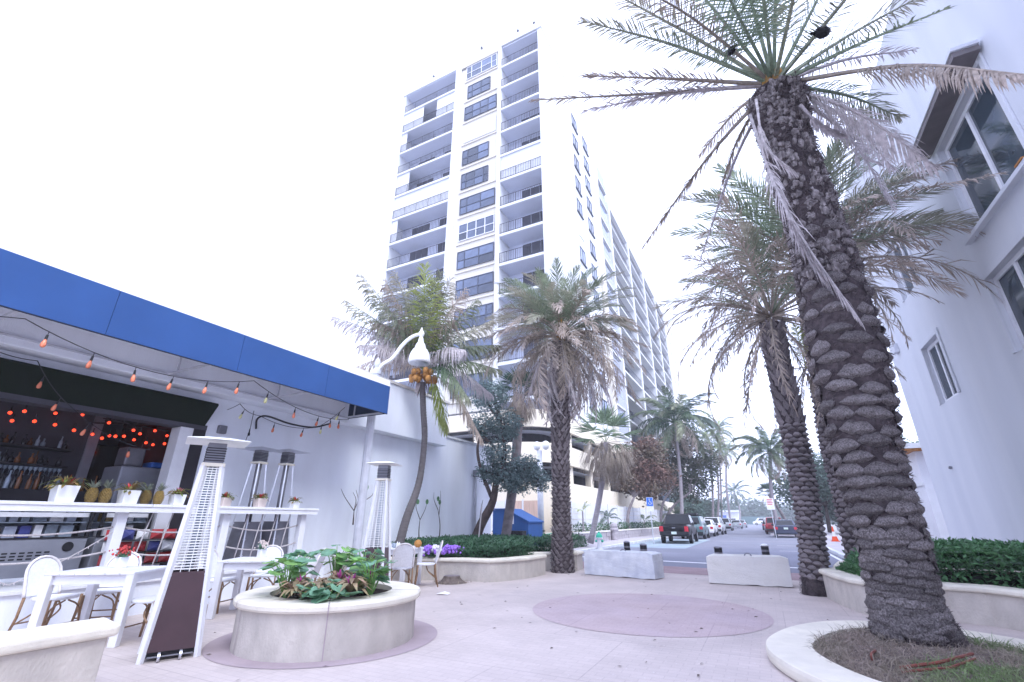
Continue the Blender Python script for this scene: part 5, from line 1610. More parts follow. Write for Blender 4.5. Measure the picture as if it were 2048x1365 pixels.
# ------------------------------------------------------------------ vehicles
def vehicle(name, label, cat, x, y, rz, kind, paint, extra=None):
    t = thing(name, label, cat, (x, y, 0.0), rz)
    if kind == 'sedan': L, W_, H_, belt, boot, cab = 4.7, 1.80, 1.45, 0.95, 1.02, (-1.95, -1.25, 0.35, 1.15)
    elif kind == 'suv': L, W_, H_, belt, boot, cab = 4.6, 1.84, 1.70, 1.02, 1.02, (-2.22, -1.95, 0.45, 1.25)
    elif kind == 'van': L, W_, H_, belt, boot, cab = 5.2, 1.95, 2.05, 1.15, 1.15, (-2.55, -2.48, 1.0, 1.9)
    else: L, W_, H_, belt, boot, cab = 5.4, 1.90, 1.80, 1.12, 1.12, (-0.55, -0.25, 1.0, 1.75)
    hw = W_ / 2
    cl = 0.24 if kind != 'pickup' else 0.42
    hood = belt - 0.05 if kind != 'van' else belt
    sts = [(-L / 2, .90, .18, -.12), (-L / 2 + .06, .96, .06, -.03), (-L / 2 + .35, 1, 0, 0), (-L * .2, 1, 0, 0), (L * .2, 1, 0, -.01), (L / 2 - .75, .99, 0, -.05), (L / 2 - .12, .92, .04, -.16), (L / 2, .80, .15, -.30)]
    b = MB()
    n = 12
    vs = []
    for (y_, k, dz0, dz1) in sts:
        top = (boot if y_ < 0 else hood) + dz1
        z0 = cl + dz0
        w = hw * k
        half = [(w * .80, z0), (w * .96, z0 + .10), (w, z0 + .32), (w * .995, (z0 + top) / 2 + .1), (w * .965, top - .10), (w * .86, top)]
        ring = half + [(-a, c) for a, c in reversed(half)]
        vs += [(a, y_, c) for a, c in ring]
    fs = []
    for i in range(len(sts) - 1):
        for k in range(n):
            a, c = i * n + k, i * n + (k + 1) % n
            fs.append((a, a + n, c + n, c))
    fs += [tuple(range(n)), tuple(reversed(range((len(sts) - 1) * n, len(sts) * n)))]
    b.add(vs, fs)
    # cabin
    r0, r1, f1, f0 = cab
    wb, wr = hw * .92, hw * .74
    zb_, zr = belt - 0.06, H_
    cv = [(-wb, r0, zb_), (wb, r0, zb_), (wb, f0, zb_), (-wb, f0, zb_), (-wr, r1, zr - .04), (wr, r1, zr - .04), (wr, f1, zr - .02), (-wr, f1, zr - .02),
          (-wr * .9, (r1 + f1) / 2, zr), (wr * .9, (r1 + f1) / 2, zr)]
    b.add(cv, [(0, 1, 5, 4), (1, 2, 6, 9, 5), (2, 3, 7, 6), (3, 0, 4, 8, 7), (4, 5, 9, 8), (8, 9, 6, 7)])
    b.build('body', paint, t, bev=0.035, seg=2)
    def glass(nm, P, off):
        P = [Vector(p) for p in P]
        nn = (P[1] - P[0]).cross(P[2] - P[0]).normalized()
        c = sum(P, Vector()) / 4
        if nn.dot(c - Vector((0, (r0 + f0) / 2, (zb_ + zr) / 2))) < 0: nn = -nn
        Q = [p + nn * off for p in P]
        MB().add(Q + [p - nn * 0.02 for p in P], [(0, 1, 2, 3), (0, 4, 5, 1), (1, 5, 6, 2), (2, 6, 7, 3), (3, 7, 4, 0)]).build(nm, 'glass_car', t)
    def lerpq(A, B, C_, D, u0, u1, v0, v1):
        A, B, C_, D = map(Vector, (A, B, C_, D))
        f_ = lambda u, v: (A.lerp(B, u)).lerp(D.lerp(C_, u), v)
        return [f_(u0, v0), f_(u1, v0), f_(u1, v1), f_(u0, v1)]
    glass('rear_window', lerpq(cv[0], cv[1], cv[5], cv[4], .08, .92, .22, .92), .012)
    glass('windshield', lerpq(cv[3], cv[2], cv[6], cv[7], .06, .94, .15, .92), .012)
    for s in (0, 1):
        A, B, C_, D = (cv[1], cv[2], cv[6], cv[5]) if s else (cv[0], cv[3], cv[7], cv[4])
        glass('side_window', lerpq(A, B, C_, D, .08, .47, .22, .90), .012)
        glass('side_window', lerpq(A, B, C_, D, .50, .86, .22, .90), .012)
    # rear lights, bumper, plate
    yb = -L / 2
    for s in (-1, 1):
        MB().box(s * hw * .80 - .12, s * hw * .80 + .12, yb - .012, yb + .22, belt - (.32 if kind != 'pickup' else .42), belt - .10).build('tail_light', 'tail_red', t, bev=.02)
    MB().box(-hw * .93, hw * .93, yb - .07, yb + .15, cl + .08, cl + .30).build('bumper', 'black' if kind in ('pickup', 'suv') else paint, t, bev=.03)
    pz = cl + .42 if kind != 'pickup' else cl + .14
    MB().box(-.16, .16, yb - .085, yb - .072 if kind == 'pickup' else yb + .01, pz, pz + .15).build('license_plate', 'plate', t)
    if kind == 'pickup':
        MB().box(-hw * .60, hw * .60, yb - .012, yb + .02, belt - .14, belt - .06).build('tailgate_handle_trim', 'black', t)
        MB().box(-hw * .78, hw * .78, yb + .06, cab[0] - .05, belt + .002, belt + .012).build('bed_cover', 'rubber', t)
        MB().box(-.1, .1, yb - .02, yb, belt - .22, belt - .16).build('badge', 'rim_metal', t)
    if kind == 'pickup':
        wr_ = .39
    else: wr_ = .33
    wy = (-L * .29, L * .31)
    for y_ in wy:
        for s in (-1, 1):
            x0, x1 = s * (hw - .20), s * (hw + .012)
            ar = MB().tube([(s * (hw - .18), y_, wr_), (s * (hw + .004), y_, wr_ + 0.0)], wr_ * 1.16, 22)
            ar.build('wheel_arch', 'black', t)
            w_ = MB().tube([(x0, y_, wr_), (x0 + s * .03, y_, wr_), (x1 - s * .03, y_, wr_), (x1, y_, wr_)], [wr_ * .9, wr_, wr_, wr_ * .9], 22).build('wheel', 'rubber', t, smooth=False)
            MB().tube([(x1 - s * .02, y_, wr_), (x1 + s * .006, y_, wr_)], [wr_ * .62, wr_ * .56], 14).build('rim', 'rim_metal', w_)
    for s in (-1, 1):
        MB().box(s * (hw + .02) - .10, s * (hw + .02) + .10, f0 - .45, f0 - .33, belt - .02, belt + .16).build('mirror', 'black', t, bev=.03)
    if extra == 'roofbox':
        MB().box(-.40, .40, -1.3, .3, H_ + .06, H_ + .24).build('roof_box', 'black', t, bev=.06)
        for y_ in (-1.0, 0.0): MB().box(-.6, .6, y_, y_ + .05, H_ - .02, H_ + .06).build('roof_bar', 'black', t)
    for s in (-1, 1):
        pass
    return t
LXc = -5.62
vehicle('pickup_truck', 'black pickup truck parked on the left with green plate', 'pickup truck', -5.35, 35.2, rad(1.5), 'pickup', 'car_black')
vehicle('parked_car', 'dark teal car with black roof box just ahead of the pickup', 'car', -5.35, 43.5, 0, 'suv', 'car_teal', 'roofbox')
vehicle('parked_car', 'small white hatchback third in the left parked row', 'car', -5.2, 50.5, 0, 'sedan', 'car_white')
vehicle('parked_car', 'tall white utility car fourth in the left parked row', 'car', -5.0, 57.5, rad(-2), 'suv', 'car_white')
vehicle('parked_car', 'silver car behind the slim palm trunks on the left', 'car', -5.3, 78, 0, 'suv', 'car_silver')
vehicle('parked_car', 'grey sedan near the far end of the left parked row', 'car', -4.8, 98, 0, 'sedan', 'car_silver')
vehicle('parked_car', 'farthest silver car of the left parked row', 'car', -4.5, 112, 0, 'sedan', 'car_silver')
vehicle('parked_car', 'dark blue sedan parked on the right beyond the leaning palm', 'car', 1.42, 50.3, 0, 'sedan', 'car_navy')
vehicle('parked_car', 'red car parked ahead of the dark blue sedan', 'car', 0.75, 61, 0, 'suv', 'car_red')
vehicle('parked_car', 'white utility car parked ahead of the red car', 'car', 0.65, 69, 0, 'suv', 'car_white')
vehicle('parked_car', 'dark car farthest up the right parked row', 'car', 0.3, 86, 0, 'sedan', 'car_navy')
vehicle('parked_car', 'white car seen end on between the two right palm trunks', 'car', 9.0, 62, rad(70), 'sedan', 'car_white')
vehicle('parked_car', 'dark car behind the second trunk on the right', 'car', 12.2, 61, rad(70), 'suv', 'car_navy')
vehicle('box_van', 'white van crossing the far end of the street', 'van', -1.0, 168, rad(90), 'van', 'car_white')
vehicle('box_van', 'white van behind the low far building', 'van', -10.5, 170, rad(90), 'van', 'car_white')

# ------------------------------------------------------------------ fronds
def frond_into(mb, P, ll, n, w=0.03, r0=0.022, start=0.22, ragged=0.05, vee=0.35, droop=0.15, fwd=(1.15, 0.45), jit=0.18, prof=None, rnd=random):
    """pinnate frond along points P: rachis and two rows of narrow leaflets"""
    P = [Vector(p) for p in P]
    cum = [0]
    for a, b in zip(P, P[1:]): cum.append(cum[-1] + (b - a).length)
    Lt = cum[-1]
    def at(s):
        d = s * Lt
        i = 0
        while i < len(cum) - 2 and cum[i + 1] < d: i += 1
        return P[i].lerp(P[i + 1], (d - cum[i]) / max(cum[i + 1] - cum[i], 1e-6)), (P[i + 1] - P[i]).normalized()
    rp = [at(i / 10)[0] for i in range(11)]
    o = len(mb.v)
    mb.tube(rp, [r0 * (1 - 0.85 * i / 10) for i in range(11)], 4, False)
    mb.t[o:] = [0.35 + i // 4 / 10 * 0.4 for i in range(44)]
    for i in range(n):
        s = start + (1 - start) * (i + 0.5) / n
        p, T = at(s)
        S_ = T.cross(Vector((0, 0, 1)))
        S_ = S_.normalized() if S_.length > 0.15 else T.orthogonal().normalized()
        N_ = S_.cross(T)
        u = (s - start) / (1 - start)
        a = fwd[0] + (fwd[1] - fwd[0]) * u
        pl = (math.sin(PI * (0.14 + 0.80 * u)) ** 0.7) if prof is None else prof(u)
        for sd_ in (-1, 1):
            if rnd.random() < ragged: continue
            aj = a + rnd.uniform(-jit, jit)
            v = vee + rnd.uniform(-jit, jit) * 1.2
            d = T * math.cos(aj) + (S_ * (sd_ * math.cos(v)) + N_ * math.sin(v)) * math.sin(aj)
            d = (d + Vector((0, 0, -droop * rnd.uniform(0.2, 1.0)))).normalized()
            l = ll * pl * rnd.uniform(0.8, 1.12)
            wd = (T - d * T.dot(d))
            wd = wd.normalized() if wd.length > 1e-3 else N_
            d2 = (d + Vector((0, 0, -droop * rnd.uniform(0.8, 2.0)))).normalized()
            m_ = p + d * l * 0.5
            e = m_ + d2 * l * 0.5
            hw = w * rnd.uniform(0.75, 1.15) / 2
            mb.add([p - wd * hw * .6, p + wd * hw * .6, m_ + wd * hw, m_ - wd * hw, e], [(0, 1, 2, 3), (3, 2, 4)], [s, s, s + .1, s + .1, s + .22])
def arc_pts(rise, drop, n=12, p=1.6):
    """unit frond in the XZ plane leaving the origin along +X, bending down"""
    P, x, z = [Vector((0, 0, 0))], 0, 0
    for i in range(n):
        s = (i + 0.5) / n
        a = rise - drop * s ** p
        x += math.cos(a) / n; z += math.sin(a) / n
        P.append(Vector((x, 0, z)))
    return P
FR = {}
def fmesh(key, mt, rise, drop, ll, n, w, k, ragged=0.05, droop=0.15, vee=0.35, r0=0.009, start=0.2, jit=0.18, p=1.6, fwd=(1.15, 0.45)):
    L_ = []
    rr = random.Random(hash(key) % 1000 if False else sum(map(ord, key)))
    for i in range(k):
        mb = MB()
        P = arc_pts(rise, drop * rr.uniform(0.75, 1.3), p=p)
        tw = rr.uniform(-0.35, 0.35)
        P = [Vector((q.x, tw * q.x * q.x * 0.35, q.z)) for q in P]
        frond_into(mb, P, ll, n, w, r0, start, ragged, vee, droop, fwd, jit, rnd=rr)
        L_.append(mb.mesh('frond', mt, False, True))
    FR[key] = L_
fmesh('d_green', 'frond_green', 0, 0.75, 0.20, 66, 0.0085, 3)
fmesh('d_mixed', 'frond_mixed', 0, 1.0, 0.21, 62, 0.0085, 4, 0.10, 0.3)
fmesh('d_brown', 'frond_brown', 0, 1.25, 0.19, 58, 0.008, 4, 0.2, 0.6, jit=0.35)
fmesh('d_thin', 'frond_brown', 0, 1.2, 0.12, 50, 0.0075, 4, 0.3, 0.5, jit=0.4, fwd=(0.7, 0.3))
fmesh('d_skirt', 'frond_grey', 0, 0.9, 0.10, 46, 0.008, 4, 0.25, 0.8, jit=0.3, fwd=(0.5, 0.2))
fmesh('c_green', 'frond_coco', 0, 1.5, 0.24, 56, 0.013, 4, 0.06, 0.7, vee=-0.1, start=0.16)
fmesh('c_lime', 'frond_lime', 0, 0.9, 0.20, 50, 0.014, 3, 0.05, 0.35, vee=0.1, start=0.16)
fmesh('c_brown', 'frond_brown', 0, 1.7, 0.24, 52, 0.011, 4, 0.15, 1.1, vee=-0.2, start=0.18, jit=0.3)
fmesh('c_far', 'frond_far', 0, 1.6, 0.26, 34, 0.022, 4, 0.06, 0.8, vee=-0.1, start=0.14)
def place_frond(t, key, c, az, el, L, roll=0.0, i=None):
    me = FR[key][R.randrange(len(FR[key])) if i is None else i]
    m_ = Matrix.Translation(c) @ Matrix.Rotation(az, 4, 'Z') @ Matrix.Rotation(-el, 4, 'Y') @ Matrix.Rotation(roll, 4, 'X') @ Matrix.Scale(L, 4)
    return put('frond', me, t, mtx=m_)
def hand_frond(t, c, tip, L, far, mt, arch=0.12, ll=0.42, n=70, ragged=0.08, droop=0.25, w=0.022, vee=0.3, jit=0.2, start=0.22, r0=0.024, fwd=(1.15, 0.45), side=0.0, via=None):
    """one frond whose tip is seen at a surveyed pixel, its length fixing the depth"""
    e = reach(c, tip[0], tip[1], L, far)
    if via: mdl = reach(c, via[0], via[1], L * 0.52, far)
    else: mdl = c.lerp(e, 0.5) + Vector((0, 0, arch * L)) + Vector((side, 0, 0))
    P = curve([c, mdl, e], 14)
    mb = MB()
    frond_into(mb, P, ll, n, w, r0, start, ragged, vee, droop, fwd, jit, rnd=R)
    return mb.build('frond', mt, t, attr=True)

# ------------------------------------------------------------------ date palms
def lens_data(rr):
    nu, prof = 12, [(-0.5, 0.02), (-0.40, 0.45), (-0.24, 0.92), (-0.05, 1.0), (0.12, 0.80), (0.30, 0.42), (0.5, 0.0)]
    st = [rr.uniform(-.10, .10) for _ in range(nu + 1)]
    vs, fs = [], []
    for z, y in prof:
        for i in range(nu + 1):
            u = -1 + 2 * i / nu
            e = max(0.0, 1 - u * u)
            vs.append((0.5 * u * (1 + rr.uniform(-.03, .03)), y * e ** 0.75 * (1 + st[i] + rr.uniform(-.14, .14)) - 0.10,
                       z * (0.04 + 0.96 * e ** 0.95) * (1 + rr.uniform(-.08, .08)) + 0.16 * e + rr.uniform(-.02, .02)))
    for k in range(len(prof) - 1):
        for i in range(nu):
            a = k * (nu + 1) + i
            fs.append((a, a + 1, a + nu + 2, a + nu + 1))
    return vs, fs
def scale_data(rr):
    j = lambda v: v + rr.uniform(-.07, .07)
    vs = [(j(-.5), -.1, j(-.25)), (j(.5), -.1, j(-.25)), (0, j(.12), -.5), (j(-.22), j(.62), j(.12)), (j(.22), j(.62), j(.12)), (j(0), j(1.0), j(.52)), (j(0), j(.15), j(.42)), (j(0), j(.55), j(-.12))]
    return vs, [(0, 2, 7, 3), (2, 1, 4, 7), (3, 7, 4), (3, 4, 5), (0, 3, 6), (3, 5, 6), (4, 1, 6), (5, 4, 6)]
def boot_set(kind, m, seed):
    rr = random.Random(seed)
    D = [(lens_data if kind == 'lens' else scale_data)(rr) for _ in range(5)]
    return m, D, [MB().add(*d).mesh('leaf_base', m) for d in D]
BM_N = boot_set('lens', 'boot', 3)
BM_L = boot_set('lens', 'boot_far', 5)
BM_S = boot_set('scale', 'boot_far', 4)
def path_at(P, s):
    x = s * (len(P) - 1); i = min(int(x), len(P) - 2)
    return P[i].lerp(P[i + 1], x - i), (P[i + 1] - P[i]).normalized()
def date_trunk(t, P, rs, zones, mtr='trunk_date'):
    """trunk with leaf scars; zones: (s0, s1, row spacing, per ring, (depth, width, height), boot set)"""
    P = curve(P, 30)
    rr = []
    for i in range(len(P)):
        s = i / (len(P) - 1) * (len(rs) - 1); k = min(int(s), len(rs) - 2)
        rr.append(rs[k] + (rs[k + 1] - rs[k]) * (s - k))
    MB().tube(P, rr, 24, True, 0.05).build('trunk', mtr, t, smooth=False)
    Lt = sum((b - a).length for a, b in zip(P, P[1:]))
    cand = []
    j = 0
    for s0, s1, sp, per, size, bs in zones:
        rows = int((s1 - s0) * Lt / sp)
        for q in range(rows):
            j += 1
            s = s0 + (s1 - s0) * (q + 0.5) / rows
            for k in range(per):
                th = 2 * PI * (k + 0.5 * (j % 2)) / per + U(-0.10, 0.10) + j * 0.06
                p, T = path_at(P, min(max(s + U(-.22, .22) / rows * (s1 - s0), 0), 1))
                x = s * (len(rs) - 1); i = min(int(x), len(rs) - 2)
                r = rs[i] + (rs[i + 1] - rs[i]) * (x - i)
                o = Vector((math.cos(th), math.sin(th), 0))
                o = (o - T * o.dot(T)).normalized()
                X_ = o.cross(T).normalized()
                c = p + o * r * 0.985
                k2 = U(0.85, 1.15)
                dp, wd, hh = size[0] * U(.75, 1.3), size[1] * k2, size[2] * U(.85, 1.15)
                m_ = Matrix(((-X_.x * wd, o.x * dp, T.x * hh, c.x), (-X_.y * wd, o.y * dp, T.y * hh, c.y), (-X_.z * wd, o.z * dp, T.z * hh, c.z), (0, 0, 0, 1))) @ Matrix.Rotation(U(-0.10, 0.10), 4, 'Y')
                face = o.dot((Vector((0, 0, EYE)) - c).normalized())
                cand.append((face, wd, m_, bs))
    cand.sort(key=lambda q: -q[0])
    rest = {}
    for n, (f_, wd, m_, bs) in enumerate(cand):
        v = R.randrange(5)
        if n < 296:
            ob = put('leaf_base', bs[2][v], t); ob.matrix_local = m_
        else:
            mb = rest.setdefault(bs[0], MB())
            mb.add([m_ @ Vector(q) for q in bs[1][v][0]], bs[1][v][1])
    for k, mb in rest.items():
        tag(mb.build('back_leaf_bases', k, t), None, None, None, 'stuff')
    return P
def bark_fibres(t, P, rs, s0, s1, n, L, w, m, name='bark_fibre'):
    mb = MB()
    for _ in range(n):
        s = U(s0, s1)
        p, T = path_at(P, s)
        x = s * (len(rs) - 1); i = min(int(x), len(rs) - 2)
        r = rs[i] + (rs[i + 1] - rs[i]) * (x - i)
        a = U(0, 2 * PI)
        o = Vector((math.cos(a), math.sin(a), 0)); o = (o - T * o.dot(T)).normalized()
        d = (o * U(0.15, 0.9) + T * U(-0.9, 0.7) + o.cross(T) * U(-0.6, 0.6)).normalized()
        mb.leaf(p + o * r * U(.98, 1.05), d, o.cross(d) + o * .2, U(.4, 1.2) * L, w * U(.6, 1.4))
    return tag(mb.build(name, m, t), None, None, None, 'stuff')

def ring_crown(t, c, spec, L):
    """spec rows: key, count, elevation from, to, length factor"""
    az = U(0, 6.28)
    for key, n, e0, e1, lf in spec:
        for i in range(n):
            az += 2.39996
            el = rad(e0 + (e1 - e0) * (i + U(0, 1)) / n)
            place_frond(t, key, c + Vector((math.cos(az), math.sin(az), 0)) * 0.10 + Vector((0, 0, 0.15 * math.sin(el))), az + U(-.15, .15), el, L * lf * U(0.85, 1.12), U(-0.5, 0.5))

# A: the big foreground palm
DA = 7.72
PA = [AT(*p, DA) for p in ((1846, 1318), (1808, 1200), (1784, 1080), (1731, 900), (1693, 700), (1637, 480), (1575, 290), (1553, 195))]
PA[0].z = 0.05
t = thing('date_palm', 'big foreground date palm with thick scarred trunk in the tree ring', 'palm tree', group=None)
RA = [0.40, 0.31, 0.325, 0.365, 0.445, 0.355, 0.345, 0.44]
P = date_trunk(t, PA, RA, [(0.03, 0.60, 0.165, 6, (0.065, 0.40, 0.20), BM_N), (0.60, 0.72, 0.16, 7, (0.07, 0.30, 0.20), BM_N)])
ca = AT(1550, 178, DA)
kn = MB()
for i in range(1100):
    s_ = U(0.66, 1.0)
    a = U(0, 6.28)
    q, T = path_at(P, s_)
    x = s_ * (len(RA) - 1); k = min(int(x), len(RA) - 2)
    r = (RA[k] + (RA[k + 1] - RA[k]) * (x - k)) * U(0.93, 1.05)
    kn.ball((q.x + r * math.cos(a), q.y + r * math.sin(a), q.z), U(0.028, 0.062), 6, 4, 0.35, (1, 1, U(.9, 1.7)))
tag(kn.build('old_leaf_stub', 'boot', t), None, None, None, 'stuff')
bark_fibres(t, P, RA, 0.0, 0.70, 9000, 0.075, 0.010, 'bark_fibre')
bark_fibres(t, P, RA, 0.0, 0.08, 3000, 0.08, 0.008, 'bark_fibre')
bark_fibres(t, P, RA, 0.66, 1.0, 5000, 0.11, 0.016, 'bark_fibre')
fb = MB()
for i in range(9):
    a = 2 * PI * i / 9
    fb.tube([ca + Vector((0.16 * math.cos(a), 0.16 * math.sin(a), -0.1)), ca + Vector((0.13 * math.cos(a), 0.13 * math.sin(a), 0.5))], [0.09, 0.03], 6)
fb.build('fiber_sheath', 'fiber', t)
c = ca + Vector((0, 0, 0.1))
def HF(tip, L, far, mt, **k):
    k['ll'] = k.get('ll', .42) * 1.25
    k['n'] = int(k.get('n', 70) * 1.12)
    k['w'] = k.get('w', 0.022) * 1.12
    k.setdefault('r0', 0.045)
    return hand_frond(t, c, tip, L, far, mt, **k)
HF((1062, 201), 3.5, False, 'frond_brown', ll=0.30, n=62, ragged=0.30, droop=0.35, fwd=(0.8, 0.35), via=(1330, 186))
HF((1160, 152), 3.3, False, 'frond_brown', ll=0.32, n=62, ragged=0.28, droop=0.25, fwd=(0.8, 0.35), via=(1340, 158))
HF((1168, 222), 3.1, True, 'frond_grey', ll=0.30, n=60, ragged=0.3, droop=0.45, fwd=(0.8, 0.35), via=(1345, 188))
HF((1163, 42), 3.6, False, 'frond_mixed', ll=0.36, n=72, ragged=0.15, via=(1352, 92))
HF((1205, -25), 3.5, True, 'frond_mixed', ll=0.38, n=72, ragged=0.12, via=(1380, 70))
HF((1250, -40), 3.4, False, 'frond_brown', ll=0.36, n=70, ragged=0.2, via=(1390, 40))
HF((1300, -130), 3.6, True, 'frond_green', ll=0.44, n=84, via=(1420, 10))
HF((1360, -190), 3.6, False, 'frond_green', ll=0.46, n=84, via=(1455, -10))
HF((1430, -260), 3.5, True, 'frond_green', ll=0.46, n=84, via=(1490, -40))
HF((1500, -300), 3.6, False, 'frond_green', ll=0.46, n=84, via=(1520, -60))
HF((1560, -300), 3.4, True, 'frond_green', ll=0.46, n=84, via=(1552, -60))
HF((1640, -260), 3.6, False, 'frond_mixed', ll=0.42, n=80, via=(1595, -40))
HF((1720, -180), 3.6, True, 'frond_mixed', ll=0.34, n=70, ragged=0.25, via=(1635, 0))
HF((1790, -120), 3.5, False, 'frond_mixed', ll=0.34, n=70, ragged=0.3, via=(1665, 30))
HF((1885, -30), 3.6, True, 'frond_mixed', ll=0.42, n=70, ragged=0.25, via=(1700, 70))
HF((1900, 15), 3.3, False, 'frond_green', ll=0.34, n=66, ragged=0.3, via=(1715, 90))
HF((1830, 100), 2.6, True, 'frond_grey', ll=0.26, n=50, ragged=0.4, via=(1690, 120))
HF((2055, 150), 4.1, False, 'frond_brown', ll=0.50, n=84, ragged=0.08, droop=0.9, start=0.35, via=(1800, 132), vee=-0.2)
HF((1870, 335), 3.0, False, 'frond_pale', ll=0.56, n=74, ragged=0.05, droop=0.75, w=0.024, via=(1708, 222), start=0.14, vee=-0.1)
HF((1790, 340), 3.1, True, 'frond_grey', ll=0.42, n=70, droop=0.8, via=(1690, 235), start=0.2)
HF((1800, 235), 2.6, True, 'frond_mixed', ll=0.42, n=60, droop=0.5, via=(1690, 190))
HF((1790, 420), 3.0, True, 'frond_grey', ll=0.34, n=56, ragged=0.2, droop=0.8, via=(1690, 265))
HF((1285, 495), 3.3, False, 'frond_brown', ll=0.24, n=56, ragged=0.3, droop=0.6, fwd=(0.5, 0.25), start=0.3, via=(1420, 310))
HF((1395, 535), 3.1, True, 'frond_grey', ll=0.24, n=52, ragged=0.25, droop=0.6, fwd=(0.5, 0.25), start=0.35, via=(1470, 320))
HF((1398, 312), 2.0, True, 'frond_brown', ll=0.28, n=40, ragged=0.1, droop=0.6, start=0.25, via=(1470, 225))
HF((1440, 380), 2.4, True, 'frond_brown', ll=0.2, n=40, ragged=0.3, droop=0.6, fwd=(0.5, 0.25), start=0.3, via=(1480, 270))
# dead fronds hanging down over the trunk
def hang(tt, pts, mt, ll, n, dist, w=0.03, **k):
    Pq = curve([AT(px, py, dist - dd) for px, py, dd in pts], 14)
    mb = MB()
    frond_into(mb, Pq, ll, n, w, 0.03, k.get('start', 0.3), 0.1, 0.1, 0.6, (0.55, 0.2), 0.25, rnd=R)
    return mb.build('frond', mt, tt, attr=True)
hang(t, [(1512, 200, 0.5), (1530, 290, 0.62), (1590, 345, 0.62)], 'frond_pale', 0.42, 56, DA, 0.02)
hang(t, [(1500, 230, 0.2), (1545, 360, 0.6), (1600, 470, 0.6), (1720, 640, 0.6)], 'frond_pale', 0.60, 84, DA, 0.022)
hang(t, [(1560, 380, 0.5), (1600, 480, 0.6), (1650, 560, 0.58)], 'frond_grey', 0.5, 60, DA, 0.02)
hang(t, [(1600, 210, 0.4), (1640, 250, 0.2), (1690, 270, 0.0)], 'frond_grey', 0.3, 40, DA)

# B: the slimmer leaning palm
DB = 11.94
PB = [AT(*p, DB) for p in ((1634, 1192), (1621, 1060), (1600, 930), (1573, 800), (1553, 710), (1544, 650))]
PB[0].z = -0.03
t = thing('date_palm', 'slim leaning date palm standing by the cream block', 'palm tree')
RB = [0.255, 0.215, 0.24, 0.225, 0.215, 0.235]
P = date_trunk(t, PB, RB, [(0.05, 0.52, 0.085, 8, (0.055, 0.20, 0.11), BM_L), (0.52, 1.0, 0.13, 9, (0.075, 0.14, 0.24), BM_S)])
bark_fibres(t, P, RB, 0, 0.08, 900, 0.07, 0.007, 'bark_fibre')
c = AT(1544, 645, DB) + Vector((0, 0, 0.15))
ring_crown(t, c, [('d_green', 6, 80, 45, 0.8), ('d_brown', 22, 75, 15, 0.95), ('d_mixed', 4, 60, 20, 0.9), ('d_thin', 14, 25, -25, 1.05), ('d_thin', 8, -20, -65, 0.9)], 3.0)
for tip, L_, far in (((1365, 700), 3.0, False), ((1370, 590), 3.1, True), ((1400, 720), 3.0, True), ((1460, 700), 2.6, False), ((1345, 650), 3.2, True), ((1500, 770), 2.4, False), ((1370, 560), 3.0, False)):
    hand_frond(t, c, tip, L_, far, 'frond_brown', 0.12, 0.26, 56, 0.3, 0.6, fwd=(0.65, 0.3), jit=0.35, r0=0.018)

# C: the taller palm mostly behind the big trunk
DC = 15.1
PC = [AT(*p, DC) for p in ((1733, 1150), (1693, 990), (1663, 875), (1640, 740), (1626, 640), (1612, 560))]
PC[0].z = 0.3
t = thing('date_palm', 'taller date palm partly hidden behind the big foreground trunk', 'palm tree')
date_trunk(t, PC, [0.33, 0.29, 0.28, 0.26, 0.26, 0.28], [(0.02, 0.55, 0.11, 8, (0.06, 0.22, 0.13), BM_L), (0.55, 1.0, 0.16, 9, (0.09, 0.17, 0.28), BM_S)])
c = AT(1625, 545, DC) + Vector((0, 0, 0.1))
ring_crown(t, c, [('d_green', 22, 85, 35, 0.95), ('d_mixed', 20, 60, 15, 1.0), ('d_brown', 20, 35, -5, 1.0), ('d_thin', 10, 5, -40, 0.9)], 4.1)
for tip, L_, far, mt in (((2005, 345), 5.2, False, 'frond_brown'), ((1960, 300), 4.6, True, 'frond_brown'), ((1925, 425), 4.4, True, 'frond_brown'), ((1885, 550), 3.7, False, 'frond_brown'), ((1840, 330), 4.3, False, 'frond_mixed'),
                         ((1760, 300), 4.3, True, 'frond_green'), ((1670, 290), 4.3, True, 'frond_green'), ((1420, 500), 3.6, False, 'frond_green'), ((1430, 440), 3.6, True, 'frond_mixed'), ((1510, 385), 3.5, True, 'frond_green'), ((1790, 610), 3.0, True, 'frond_brown'), ((1380, 560), 4.0, False, 'frond_brown')):
    hand_frond(t, c, tip, L_, far, mt, 0.16, 0.55, 84, 0.1, 0.5, w=0.026, jit=0.28, r0=0.022)
c2 = AT(1612, 735, DC)
hand_frond(t, c2, (1590, 650), 1.5, False, 'frond_lime', 0.1, 0.4, 50, 0.05, 0.3)
for tip in ((1540, 770), (1580, 830), (1600, 850)):
    hand_frond(t, c2, tip, 1.8, True, 'frond_brown', 0.1, 0.25, 44, 0.2, 0.6)

# E: the shaggy palm in the middle
DE = 14.57
PE = [AT(*p, DE) for p in ((1126, 1147), (1123, 1040), (1121, 920), (1121, 810), (1121, 720), (1121, 690))]
PE[0].z = -0.02
t = thing('date_palm', 'shaggy date palm with grey skirt beside the curved planter', 'palm tree')
RE = [0.32, 0.25, 0.24, 0.27, 0.295, 0.26]
P = date_trunk(t, PE, RE, [(0.0, 0.35, 0.085, 10, (0.055, 0.15, 0.11), BM_S), (0.35, 1.0, 0.11, 10, (0.075, 0.14, 0.20), BM_S)])
bark_fibres(t, P, RE, 0, 1, 2600, 0.10, 0.010, 'bark_fibre')
c = AT(1122, 672, DE)
MB().lathe([(0.15, -0.2), (0.22, 0.1), (0.12, 0.6), (0.03, 0.75)], 12, c).build('fiber_sheath', 'fiber', t)
ring_crown(t, c, [('d_green', 26, 88, 40, 0.85), ('d_mixed', 26, 60, 15, 0.95), ('d_brown', 28, 35, -10, 1.0), ('d_brown', 26, -5, -55, 1.08)], 2.85)
